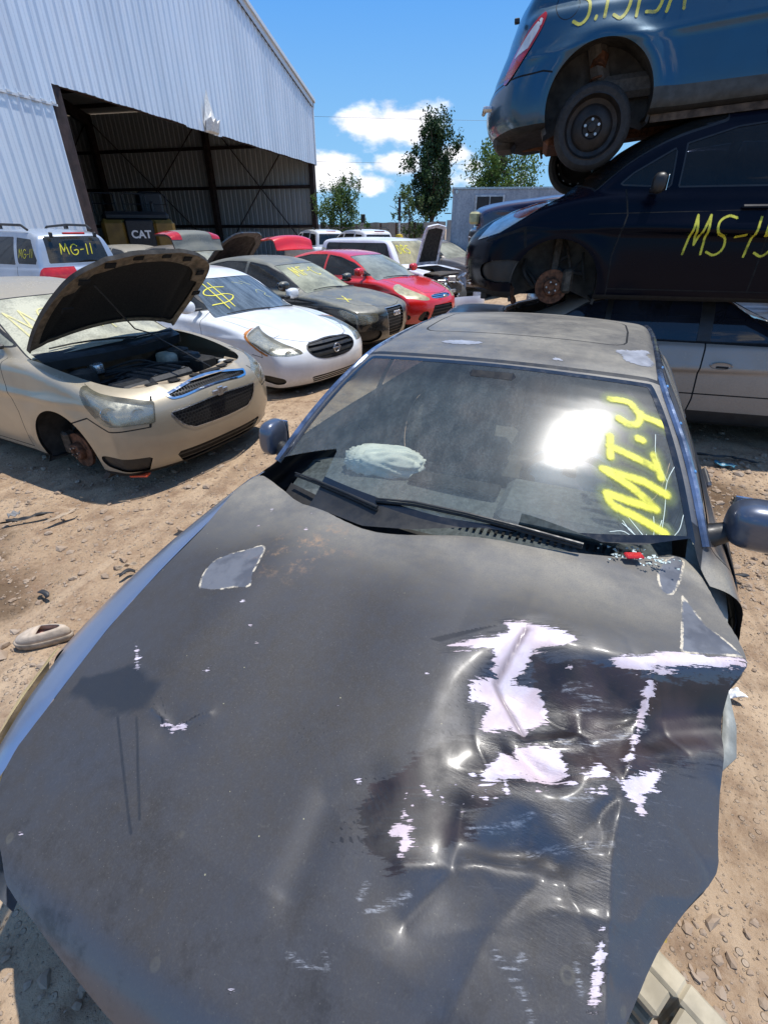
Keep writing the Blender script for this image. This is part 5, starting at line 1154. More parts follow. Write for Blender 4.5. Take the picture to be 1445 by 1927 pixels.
def silver_suv():
    P = paint('silver_blue_paint', (.42, .48, .56), dust=.1, side=.05, metal=.5, rough=.35)
    low = [(.50, .24), (.74, .28), (.80, .40), (.82, .6), (.80, .78), (.70, .90), (.4, .98), (0, 1.03), (-.45, 1.08), (-1.2, 1.08), (-2.4, 1.09), (-3.2, 1.10), (-3.48, 1.09), (-3.55, 1.0), (-3.58, .8), (-3.60, .6), (-3.60, .4), (-3.5, .32), (-3.2, .28), (-2.6, .26), (-2.6, .26), (.3, .26)]
    green = [(-.35, .95), (-.6, 1.12), (-.95, 1.38), (-1.25, 1.58), (-1.6, 1.68), (-2.2, 1.72), (-2.9, 1.71), (-3.25, 1.66), (-3.38, 1.58), (-3.48, 1.2), (-3.5, 1.05), (-3.5, .9), (-.3, .9)]
    c = Car('suv', 'silver SUV with roof rails and MG-11 in yellow on its back glass', 'suv', dict(paint=P, low=low, green=green, W=1.80, FO=.82, tail=-3.62, wheels=(0, -2.62), k_sh=.07, k_g=.06, zb=1.08, zr=1.62, gwb=.84, gwr=.66, bow_r=.16, rwbow=.09, crown=.02, gplan=[(-9, .9), (-3.5, .93), (-2.8, .98), (-2.0, 1.0), (-1.2, 1.0), (-.4, .96), (.5, .9)], h=.03), (-8.85, 12.25), 149.5, z=.12)
    c.arches()
    gl = glass('suv_back_glass', (.05, .05, .05), .06)
    P2 = [(-.60, 1.16), (-.60, 1.16), (-.54, 1.56), (-.5, 1.60), (.5, 1.60), (.54, 1.56), (.60, 1.16), (.60, 1.16)]
    a = compact(c.cut('', 'front', P2, keep=True, sel=lambda V: V[:, 0] + 3.0)); part('rear_window', a, gl, c.root, -.003)
    st = text_strokes('MG-11', .34, 1.30, .17, .14, .3, slant=.15, flip=-1); spray_on(a, 'front', st, .012, c.root)
    for sd in (1, -1):
        for p in ([(-.85, 1.14), (-1.2, 1.42), (-1.45, 1.55), (-1.75, 1.58), (-1.75, 1.13)], [(-1.85, 1.13), (-1.85, 1.59), (-2.62, 1.59), (-2.66, 1.13)], [(-2.76, 1.15), (-2.72, 1.58), (-3.16, 1.55), (-3.34, 1.22), (-3.3, 1.15)]):
            a = compact(c.cut('', 'side', p, side=sd, keep=True)); part('side_window', a, gl, c.root, -.004)
            if sd == 1 and p[0][0] == -2.76: spray_on(a, 'side', text_strokes('MG-11', -2.80, 1.25, .14, .10, .25, slant=.1, flip=-1), .008, c.root)
        a = compact(c.cut('', 'side', [(-3.34, .80), (-3.42, 1.10), (-3.7, 1.10), (-3.7, .80)], side=sd, keep=True)); a = a if len(a[2]) else None
        if a: part('tail_lamp', a, M['redlens'], c.root, .004)
        b = MB(); b.tube([(-1.35, sd * .62, 1.70), (-1.45, sd * .62, 1.755), (-2.2, sd * .63, 1.79), (-2.9, sd * .62, 1.775), (-3.05, sd * .61, 1.70)], .022, 8)
        b.box((-2.15, sd * .63, 1.75), (.12, .03, .07)); b.build('roof_rail', M['black'], c.root, smooth=True)
    c.region('side', [(-9, .2), (-9, .52), (1, .52), (1, .2)], 2)
    b = MB(); b.box((-3.44, 0, 1.645), (.05, .42, .035), bev=.01); b.build('brake_light', M['redlens'], c.root)
    for yy in (-.42, .42): b = MB(); b.box((-3.42, yy, 1.62), (.06, .05, .09), bev=.01); b.build('glass_hinge', M['black'], c.root)
    c.seam('side', [(-1.80, .5), (-1.80, 1.1)], 2, .006); c.seam('side', [(-2.72, .9), (-2.7, 1.1)], 2, .006)
    for i, wx in enumerate((0, -2.62)):
        for sd in (1, -1): wheel(c.root, wx, sd * .76, .36, sd, .34, .21)
    c.body(underz=.3)

def white_wagon():
    P = paint('white_wagon_paint', (.74, .75, .82), dust=.15, side=.05, metal=0, rough=.35, dustc=(.6, .58, .48))
    low = [(.50, .20), (.66, .22), (.72, .32), (.74, .45), (.735, .65), (.70, .80), (.55, .90), (.2, .97), (-.1, 1.01), (-.45, 1.05), (-1.2, 1.06), (-2.4, 1.07), (-3.2, 1.08), (-3.40, 1.05), (-3.46, .9), (-3.50, .7), (-3.50, .4), (-3.4, .28), (-3.2, .24), (-2.6, .22), (-2.6, .22), (.3, .2)]
    green = [(-.30, .95), (-.5, 1.10), (-.72, 1.38), (-.92, 1.57), (-1.2, 1.635), (-2.0, 1.65), (-2.8, 1.64), (-3.2, 1.62), (-3.32, 1.55), (-3.38, 1.2), (-3.40, 1.05), (-3.4, .9), (-.3, .9)]
    c = Car('wagon', 'white boxy wagon with its small hood standing up and its front end torn open', 'car', dict(paint=P, low=low, green=green, W=1.74, FO=.74, tail=-3.52, wheels=(0, -2.6), k_sh=.06, k_g=.05, zb=1.07, zr=1.60, gwb=.82, gwr=.68, wsbow=.12, rwbow=.06, crown=.02, gplan=[(-9, .95), (-3.4, .96), (-2.8, .99), (-2.0, 1.0), (-1.0, 1.0), (-.4, .97), (.5, .92)], h=.03), (1.30, 13.0), -41, z=0)
    c.arches(which=(0,))
    P2 = [(-.68, 1.10), (-.68, 1.10), (-.60, 1.54), (-.55, 1.58), (.55, 1.58), (.60, 1.54), (.68, 1.10), (.68, 1.10)]
    a = compact(c.cut('', 'front', P2, keep=True, sel=lambda V: -1.15 - V[:, 0])); part('windshield', a, glass('tan_dusty_windshield', (.3, .32, .25), .55, (.5, .46, .30)), c.root, -.003)
    st = text_strokes('DRS', -.55, 1.32, .16, .10, .3, flip=1); spray_on(a, 'front', st, .014, c.root)
    for sd in (1, -1):
        P3 = [(-.78, 1.14), (-1.0, 1.50), (-1.08, 1.54), (-3.05, 1.53), (-3.1, 1.48), (-3.1, 1.16)]
        a = compact(c.cut('', 'side', P3, side=sd, keep=True)); i, o = split(a, np.minimum(np.abs(a[0][:, 0] + 1.72), np.minimum(np.abs(a[0][:, 0] + 2.62), np.abs(a[0][:, 0] + .98) + .0)) - .035)
        part('window_pillars', compact(i), M['black'], c.root); part('side_window', compact(o), GD, c.root, -.006)
    # mirrored stroke on the back quarter
    a = c.m; spray_on((a[0], a[1], a[2], a[3]), 'side', [spline(q, 5) for q in ([(-3.30, 1.22), (-3.32, 1.36), (-3.24, 1.40)], [(-3.24, 1.38), (-3.18, 1.22), (-3.12, 1.36), (-3.2, 1.40)], [(-3.36, 1.30), (-3.28, 1.22)])], .012, c.root, cond=lambda V: V[:, 1] + .2)
    # nose torn off: bare engine in the gap, hood standing up
    hood = compact(c.cut('', 'top', [(-.38, .5), (-.36, 0), (-.38, -.5), (.60, -.44), (.66, 0), (.60, .44)], keep=True, sel=lambda V: .8 - V[:, 2]))
    hood = (hood[0] * [.86, .86, 1] + [-.05, 0, 0], hood[1], hood[2], hood[3]); hr = rotpart(hood, -.38, 1.07, R(84)); o = part('hood', hr, P, c.root); rim('hood_edge', hr, -.03, P, o)
    d0 = sdpoly(hood[0][:, :2], [(-.30, .36), (-.30, -.36), (.40, -.30), (.44, 0), (.40, .30)]); i, fr = split(hr, d0); part('hood_frame', compact(fr), simple('hood_frame_white', (.5, .5, .52), .6, var=.4, scale=14), o, -.028); part('hood_cavity', compact(i), simple('burnt_lining', (.02, .018, .014), .9, var=.8, scale=20), o, -.012)
    b = MB(); b.box((.2, .1, 0), (.02, .14, .09), bev=.01); q = b.build('torn_foam', simple('yellow_foam', (.55, .36, .05), .8), o); q.location = (-.40 - .2, -.02, 1.50)
    fr = compact(c.cut('', 'side', [(.28, .35), (.30, .70), (.16, .98), (1.2, 1.1), (1.2, .1), (.34, .1)], keep=True))
    fb = (fr[0] * [1, 1, 1], fr[1], fr[2], fr[3])
    # the bumper skin has dropped to the ground
    b_ = compact(split(fb, fb[0][:, 2] - .66)[0]); V = b_[0].copy(); V[:, 2] = (V[:, 2] - .2) * .95 + .03; V[:, 0] += .30 + .1 * np.sin(V[:, 1] * 4); V[:, 1] += .06 * np.sin(V[:, 0] * 9)
    part('loose_bumper', (V, b_[1], b_[2], b_[3]), P, c.root, N=False)
    e = MB(); e.box((.25, 0, .62), (.5, .8, .3), bev=.05); e.tube([(.2, -.5, .8), (.5, 0, .86), (.3, .5, .8)], .03, 8); e.box((.1, 0, .9), (.5, 1.0, .05), rz=.1, bev=.02); e.build('engine_block', M['castiron'], c.root)
    for k in range(16):
        e = MB(); x, y, z = rnd.uniform(.25, .62), rnd.uniform(-.6, .6), rnd.uniform(.5, .92); e.tube(spline([(x, y, z), (x + rnd.uniform(-.1, .15), y + rnd.uniform(-.15, .15), z + rnd.uniform(-.1, .1)), (x + rnd.uniform(-.2, .2), y + rnd.uniform(-.25, .25), z - rnd.uniform(0, .2))], 5), rnd.choice([.01, .02, .03]), 6); e.build('torn_wiring', rnd.choice([M['black'], M['alloy'], M['castiron'], M['reflector']]), c.root)
    for k in range(6): e = MB(); e.box((rnd.uniform(.35, .65), rnd.uniform(-.6, .6), rnd.uniform(.55, .85)), (rnd.uniform(.05, .2), rnd.uniform(.1, .25), rnd.uniform(.03, .12)), rz=rnd.uniform(0, 3), bev=.01); e.build('bracket', rnd.choice([M['reflector'], M['alloy'], M['black']]), c.root)
    c.seats(); c.body()

def back_sedan(label, loc, yaw, pc, dust=.3, z=0, gt=None, h=.034, group=None, hood_up=False, low=None, green=None, name='sedan', **kw):
    P = paint('paint_' + name, pc, dust=dust, side=.1, metal=.3)
    sp = dict(paint=P, h=h); 
    if low: sp['low'] = low
    if green: sp['green'] = green
    sp.update(kw); c = Car(name, label, 'car' if name != 'suv' else 'suv', sp, loc, yaw, z=z, group=group)
    plan_glass(c, 'windshield', ws_poly(-.34, -1.12, .70, .55), gt or GDUST, lambda V: np.maximum(V[:, 0] * -1 - 1.75, .93 - V[:, 2]))
    plan_glass(c, 'rear_window', [(-2.86, -.5), (-2.86, -.5), (-2.84, .0), (-2.86, .5), (-2.86, .5), (-3.36, .60), (-3.36, .60), (-3.42, 0), (-3.36, -.6), (-3.36, -.6)], GD, lambda V: np.maximum(V[:, 0] + 2.3, 1.0 - V[:, 2]))
    side_glass(c, [[(-.62, 1.03), (-1.0, 1.22), (-1.35, 1.345), (-1.72, 1.385), (-1.72, 1.02)], [(-1.8, 1.02), (-1.8, 1.39), (-2.3, 1.385), (-2.7, 1.31), (-3.05, 1.1), (-3.02, 1.04)]], GD)
    headlight(c, [(.33, .60), (.31, .68), (.48, .76), (.66, .82), (.70, .80), (.62, .68), (.52, .61)], M['lens'], bowls=((.45, .68, .05),))
    grille(c, [(-.20, .70), (0, .72), (.20, .70), (.18, .60), (0, .58), (-.18, .60)], bars=(.04, .008), barmat=M['dullchrome'], frame=.008)
    c.arches(which=(0, 1)); sedan_seams(c)
    if hood_up:
        hp = [(-.42, .72), (.0, .73), (.5, .66), (.78, .42), (.86, 0), (.78, -.42), (.5, -.66), (.0, -.73), (-.42, -.72), (-.36, 0)]
        hood = compact(c.cut('', 'top', hp, smooth=3, keep=True, sel=lambda V: .6 - V[:, 2])); d0 = sdpoly(hood[0][:, :2], np.array(hp) * [.8, .82])
        hr = rotpart(hood, -.42, 1.0, R(50)); o = part('hood', hr, P, c.root); rim('hood_edge', hr, -.03, P, o); i, fr = split(hr, d0); part('hood_frame', compact(fr), simple('grey_hood_frame', (.16, .16, .15), .6), o, -.028); part('hood_insulation', compact(i), M['bay'], o, -.018)
        e = MB(); e.box((.2, 0, .6), (.6, .9, .3), bev=.05); e.build('engine_block', M['castiron'], c.root)
    for wx in c.d['wheels']:
        for sd in (1, -1): wheel(c.root, wx, sd * (c.hl - .12), .31, sd)
    for sd in (-1, 1): c.mirror(-.68, 1.06, sd, P)
    c.seats(); c.bodymesh = c.m; c.body(); return c
white_sedan(); black_sedan(); red_car(); gold_car(); silver_suv(); white_wagon()
# ------------------------------------------------------------------ the stack on the right and the cars further back
def underbody(c, zz=.2):
    b = MB(); b.box((-1.4, 0, zz + .03), (2.9, .25, .1), bev=.03); b.tube([(-.4, .15, zz), (-1.2, .2, zz - .01), (-2.2, .18, zz + .02), (-3.2, .4, zz + .05)], .03, 10); b.box((-2.75, .0, zz + .02), (.5, .9, .12), bev=.04)
    b.build('exhaust_and_floor', M['rust'], c.root, smooth=True)
def stack_silver():
    P = paint('silver_beige_paint', (.30, .275, .25), dust=.25, side=.40, metal=.5, rough=.4, dustc=(.40, .31, .21))
    low = [(a - (.0 if a > -2 else .18), b) for a, b in SED_LOW]; green = [(-.15, .88), (-.5, .98), (-.9, 1.14), (-1.25, 1.29), (-1.5, 1.34), (-1.9, 1.36), (-2.3, 1.35), (-2.65, 1.28), (-3.0, 1.16), (-3.35, 1.05), (-3.4, .8), (-.1, .8)]
    c = Car('sedan', 'silver beige sedan with an oval door handle, crushed at the bottom of the stack', 'car', dict(paint=P, low=low, green=green, W=1.84, FO=.96, tail=-4.04, wheels=(0, -2.76), zb=.95, zr=1.33, gwb=.82, gwr=.60, h=.024, sec=[(.15, .94), (.35, .985), (.6, 1.0), (.8, .985), (.93, .95), (1.2, .93)]), (4.56, 4.98), -15, z=0, group='wrecks stacked three high')
    g1 = glass('deep_blue_side_glass', (.06, .08, .12), .10, (.12, .15, .22))
    side_glass(c, [[(-.58, .97), (-.90, 1.125), (-1.22, 1.265), (-1.42, 1.295), (-1.42, .955)], [(-1.53, .955), (-1.53, 1.285), (-2.2, 1.28), (-2.28, 1.27), (-2.30, .96)], [(-2.35, .96), (-2.33, 1.265), (-2.52, 1.22), (-2.86, 1.02), (-2.84, .97)]], g1)
    for s in (-1, 1): c.region('side', [(-1.40, .955), (-1.40, 1.31), (-1.55, 1.31), (-1.55, .955)], 2, side=s); c.region('side', [(-2.29, .955), (-2.27, 1.29), (-2.35, 1.29), (-2.37, .955)], 2, side=s)
    plan_glass(c, 'rear_window', [(-2.72, -.5), (-2.72, -.5), (-2.70, 0), (-2.72, .5), (-2.72, .5), (-3.26, .62), (-3.26, .62), (-3.32, 0), (-3.26, -.62), (-3.26, -.62)], GD, lambda V: np.maximum(V[:, 0] + 2.3, .95 - V[:, 2]))
    plan_glass(c, 'windshield', ws_poly(-.42, -1.18, .70, .55), GD, lambda V: np.maximum(V[:, 0] * -1 - 1.75, .90 - V[:, 2]))
    for s in (-1, 1):
        c.seam('side', [(-1.47, .27), (-1.45, .45), (-1.47, .7), (-1.455, .95)], s, .007); c.seam('side', [(-2.55, .45), (-2.36, .62), (-2.33, .95)], s, .006); c.seam('side', [(-.52, .28), (-.50, .6), (-.58, .95)], s, .006); c.seam('side', [(-.52, .27), (-2.3, .27)], s, .005)
        c.seam('side', [(.2, .50), (-3.6, .505)], s, .006); c.seam('side', [(-.55, .945), (-2.9, .955)], s, .009)
        for x in (-1.30, -2.2):
            y = c.surf_y(x, .77); b = MB(); v = []; n = 28
            for rr_, dy in ((1.0, .002), (.86, .012), (.78, .006), (.001, .004)):
                for k in range(n): g = 2 * math.pi * k / n; v.append((x + .098 * rr_ * math.cos(g), s * (y + dy), .77 + .034 * rr_ * math.sin(g)))
            f = [(r_ * n + k, r_ * n + (k + 1) % n, (r_ + 1) * n + (k + 1) % n, (r_ + 1) * n + k) for r_ in range(3) for k in range(n)]
            b.add(v, f); o = b.build('door_handle', P, c.root, smooth=True); b = MB(); b.box((x + .01, s * (y + .008), .758), (.10, .008, .018), bev=.003); b.build('handle_recess', M['dark'], o)
    c.region('side', [(-3.9, .1), (-3.9, .34), (.9, .34), (.9, .1)], 2, side=0)
    c.arches(); c.seats(x=(-1.5, -2.35), zf=.2)
    for wx in (0, -2.76):
        for sd in (1, -1): wheel(c.root, wx, sd * .78, .30, sd, .30)
    c.body(underz=.23)
def stack_van():
    P = paint('navy_black_paint', (.001, .002, .007), dust=.14, side=.0, metal=.0, rough=.2, spec=.14, coat=.0, dustc=(.06, .06, .08), low=.05)
    low = [(.30, .20), (.62, .19), (.78, .24), (.86, .38), (.875, .55), (.83, .68), (.72, .78), (.5, .88), (.2, .965), (-.2, 1.03), (-.7, 1.03), (-1.6, 1.02), (-2.8, 1.05), (-3.4, 1.08), (-3.62, 1.06), (-3.68, .9), (-3.72, .6), (-3.70, .4), (-3.5, .26), (-2.9, .22), (-2.9, .22), (.2, .2)]
    green = [(.15, .90), (-.02, 1.04), (-.35, 1.30), (-.72, 1.49), (-1.1, 1.575), (-1.8, 1.60), (-2.6, 1.56), (-3.1, 1.46), (-3.42, 1.34), (-3.6, 1.08), (-3.6, .8), (.15, .8)]
    c = Car('minivan', 'dark blue minivan with MS-15 sprayed on its door, front wheel missing', 'minivan', dict(paint=P, low=low, green=green, W=1.755, FO=.875, tail=-3.72, wheels=(0, -2.75), wz=.31, arch=.36, k_sh=.07, bow_f=.34, zb=1.04, zr=1.46, gwb=.80, gwr=.60, flare=.018, h=.024), (1.74, 5.59), 165, z=1.09, group='wrecks stacked three high')
    c.arches(rad=.37)
    g1 = glass('van_dark_glass', (.03, .035, .05), .02, gl=.45)
    side_glass(c, [[(-.42, 1.07), (-.50, 1.14), (-.78, 1.30), (-.78, 1.05)], [(-.85, 1.05), (-.86, 1.33), (-1.2, 1.43), (-1.50, 1.465), (-1.50, 1.05)], [(-1.60, 1.05), (-1.60, 1.475), (-2.45, 1.46), (-2.5, 1.06)], [(-2.6, 1.07), (-2.58, 1.415), (-3.0, 1.38), (-3.3, 1.16), (-3.28, 1.09)]], g1)
    plan_glass(c, 'windshield', ws_poly(-.10, -1.05, .72, .58), g1, lambda V: np.maximum(V[:, 0] * -1 - 1.75, .95 - V[:, 2]))
    a = compact(c.cut('', 'side', [(.72, .66), (.60, .80), (.42, .895), (.16, .975), (.05, .985), (.20, .90), (.34, .82), (.52, .72)], side=1, keep=True)); o = part('headlight', a, lens('milky_headlight_lens', (.62, .64, .58), .85), c.root, .006)
    part('reflector', (a[0] - a[1] * .03, a[1], a[2], a[3]), M['reflector'], o)
    am = compact(split(a, sdpoly(a[0][:, [0, 2]], spline([(.42, .86), (.30, .925), (.14, .955), (.24, .88), (.34, .83)], 4, True)))[0]); part('turn_lamp', am, simple('pink_amber_lens', (.45, .12, .07), .2, bump=0), o, .008)
    c.cut('headlight', 'side', [(.72, .66), (.60, .80), (.42, .895), (.16, .975), (.05, .985), (.20, .90), (.34, .82), (.52, .72)], mat=M['lens'], side=-1)
    grille(c, [(-.34, .44), (-.34, .44), (.34, .44), (.34, .44), (.28, .27), (-.28, .27)], bars=(.05, .008), barmat=M['black'], frame=.01, framemat=M['black'], name='lower_grille')
    fog(c, [(.50, .47), (.72, .50), (.74, .36), (.52, .34)], name='fog_lamp_recess', depth=.02)
    # bumper skin hangs loose behind the wheel opening
    c.seam('side', [(.28, .62), (.30, .76), (.62, .66)], 2, .012)
    for s in (1, -1):
        c.seam('side', [(-.46, .25), (-.44, .55), (-.50, .85), (-.46, 1.03)], s, .006); c.seam('side', [(-1.55, .30), (-1.55, 1.03)], s, .006); c.seam('side', [(-2.55, .9), (-2.5, .55), (-2.35, .32)], s, .006); c.seam('side', [(-.46, .30), (-2.35, .30)], s, .005); c.seam('side', [(-.2, .86), (-2.4, .90)], s, .003)
        c.mirror(-.66, 1.04, s, M['black'], size=(.10, .13, .14)); handles(c, (-1.40, -1.75), z=.90, side=s)
    st = text_strokes('MS-15', -.98, .565, .27, .135, .22, slant=.08, flip=-1)
    YT = spray('yellow_spray_on_van', (.62, .58, .05), .55)
    spray_on(c.m, 'side', st, .0115, c.root, mat=YT, cond=lambda V: .3 - V[:, 1], sub=3)
    c.brake(0, 1, z=.29, rad=.145); c.brake(0, -1, z=.29)
    for k in range(7): b = MB(); x, z = rnd.uniform(-.28, .3), rnd.uniform(.34, .6); b.tube(spline([(x, .55, z), (x + rnd.uniform(-.1, .1), .62, z - .1), (x + rnd.uniform(-.15, .15), .6, z - rnd.uniform(.15, .3))], 5), rnd.choice([.008, .012, .02]), 6); b.build('hose', rnd.choice([M['rubber'], M['castiron']]), c.root, smooth=True)
    b = MB(); b.box((.42, .35, .24), (.10, .8, .10), rz=.1, bev=.02); b.box((.36, .40, .17), (.05, .10, .16), M=Matrix.Rotation(.5, 4, 'Y'), bev=.01); b.build('hanging_crossmember', M['rust'], c.root)
    b = MB(); b.box((.60, .30, .185), (.06, .34, .09), rz=-.2, bev=.006); b.build('torn_undertray', M['black'], c.root)
    sl_ = MB(); 
    for sd in (1, -1): wheel(c.root, -2.75, sd * .75, .30, sd, .31)
    underbody(c); c.seats(zf=.35); c.body(underz=.25)
def stack_wagon():
    P = paint('teal_blue_paint', (.008, .062, .115), dust=.22, side=.03, metal=.45, rough=.3, dustc=(.13, .15, .15), low=.15, coat=.7)
    low = [(.25, .24), (.5, .26), (.68, .34), (.74, .5), (.74, .66), (.68, .80), (.4, .92), (0, .98), (-.4, 1.02), (-1.2, 1.01), (-2.4, 1.02), (-3.0, 1.03), (-3.28, 1.0), (-3.38, .84), (-3.47, .66), (-3.48, .62), (-3.52, .55), (-3.54, .42), (-3.50, .30), (-3.38, .23), (-3.1, .24), (-2.8, .24), (-2.8, .24), (.2, .24)]
    green = [(-.3, .9), (-.5, 1.05), (-.8, 1.3), (-1.05, 1.47), (-1.4, 1.56), (-1.9, 1.60), (-2.4, 1.59), (-2.8, 1.53), (-3.05, 1.40), (-3.22, 1.18), (-3.32, 1.0), (-3.32, .8), (-.3, .8)]
    c = Car('wagon', 'teal blue retro wagon on top of the stack, back wheel hanging low', 'car', dict(paint=P, low=low, green=green, W=1.70, FO=.74, tail=-3.54, wheels=(0, -2.616), wz=.34, arch=.385, k_sh=.09, bow_f=.2, bow_r=.34, rwbow=.2, zb=1.02, zr=1.5, gwb=.74, gwr=.58, flare=.045, h=.024,
            sec=[(.15, .96), (.35, .99), (.55, .985), (.75, .97), (.95, .92), (1.2, .90)]), (4.457, 5.07), -15, pitch=-4, z=2.54, group='wrecks stacked three high')
    c.arches(rad=.395)
    for s in (-1, 1):
        a = compact(c.cut('', 'side', [(-3.36, .59), (-3.29, .74), (-3.18, .87), (-3.06, .965), (-3.05, .93), (-3.11, .82), (-3.22, .68), (-3.33, .575)], side=s, smooth=3, keep=True))
        if len(a[2]):
            i, o_ = split(a, (a[0][:, 2] - .76) * -1 + (a[0][:, 0] + 3.17) * .3); o = part('tail_lamp', compact(o_), M['redlens'], c.root, .008)
            i2, rim_ = split(compact(i), sdpoly(compact(i)[0][:, [0, 2]], spline([(-3.36, .59), (-3.29, .74), (-3.18, .87), (-3.06, .965), (-3.05, .93), (-3.11, .82), (-3.22, .68), (-3.33, .575)], 3, True)) + .016)
            part('reverse_lamp', compact(i2), M['clearlens'], o, .009); part('lamp_rim', compact(rim_), M['redlens'], o, .008)
        c.seam('side', [(-1.50, 1.02), (-1.50, .60), (-1.48, .48), (-1.38, .39), (-1.2, .36), (-.5, .35)], s, .008, smooth=4); c.seam('side', [(-.45, .36), (-.5, 1.0)], s, .006)
        c.seam('side', [(-3.6, .585), (-3.05, .60), (-2.98, .58)], s, .006); c.seam('side', spline([(-2.90 + .085 * math.cos(k * .785), .985 + .095 * math.sin(k * .785)) for k in range(8)], 3, True), s, .003, closed=True) if s == -1 else None
        c.region('side', [(-2.25, .20), (-2.25, .395), (-.4, .37), (-.4, .20)], 4, side=s)
    c.mats[4] = simple('grey_rocker_cladding', (.045, .05, .05), .6, var=.3)
    for x0, z0, w_, h_ in ((-1.47, .62, .0, .0),):
        pass
    side_glass(c, [[(-.62, 1.08), (-.9, 1.3), (-1.15, 1.44), (-1.42, 1.47), (-1.42, 1.07)], [(-1.55, 1.07), (-1.55, 1.48), (-2.2, 1.49), (-2.3, 1.08)], [(-2.4, 1.09), (-2.36, 1.48), (-2.7, 1.44), (-3.0, 1.2), (-2.98, 1.12)]], GD)
    a = compact(c.cut('', 'front', [(-.52, 1.10), (-.52, 1.10), (-.44, 1.42), (.44, 1.42), (.52, 1.10), (.52, 1.10)], keep=True, sel=lambda V: V[:, 0] + 2.7)); part('rear_window', a, GD, c.root, -.003)
    plan_glass(c, 'windshield', ws_poly(-.52, -1.02, .62, .55, .1), GD, lambda V: np.maximum(V[:, 0] * -1 - 1.4, 1.0 - V[:, 2]))
    st = text_strokes('S.1513A', -2.86, .84, .32, .125, .20, slant=.12); st += [np.array([(-1.80, .86), (-1.75, 1.1)])]
    spray_on(c.m, 'side', st, .0135, c.root, mat=spray('olive_yellow_spray', (.42, .40, .05), .4), cond=lambda V: V[:, 1] + .3, sub=3)
    for s, dz in ((-1, 0), (1, -.10)): wheel(c.root, -2.63, s * .74, .205 + dz, s, .292, .15, q=.76, rim='steel' if s < 0 else 'slots')
    for s in (1, -1): wheel(c.root, 0, s * .72, .26, s, .30)
    b = MB(); b.tube([(-2.62, -.6, .2), (-2.62, .6, .12)], .05, 10); b.tube([(-2.62, -.55, .22), (-2.60, -.5, .62)], .03, 8); b.tube([(-2.62, -.55, .62), (-2.60, -.52, .70)], .06, 12)
    for k in range(5): b.tube([(-2.62 + .045 * math.cos(a_), -.55 + .045 * math.sin(a_), .36 + .04 * k + .006 * j) for j, a_ in enumerate([q * .785 for q in range(9)])], .009, 6)
    b.build('rear_axle', M['rust'], c.root, smooth=True)
    b = MB(); b.box((-3.36, -.10, .24), (.20, .46, .12), bev=.04); b.build('muffler', M['bay'], c.root, smooth=True); b = MB(); b.tube([(-3.46, -.45, .47), (-3.53, -.42, .48), (-3.55, -.37, .45)], [.022, .026, .015], 10); b.build('dented_bumper_flap', M['dullchrome'], c.root, smooth=True)
    b = MB(); b.box((-3.28, -.58, .985), (.04, .05, .03), bev=.005); b.build('hatch_bracket', M['black'], c.root)
    b = MB(); b.box((-1.2, -.765, .215), (2.0, .02, .05)); b.build('sill_flange', simple('grimy_sill', (.07, .05, .035), .85, var=.6, scale=14), c.root)
    underbody(c); c.seats(); c.body(underz=.27)
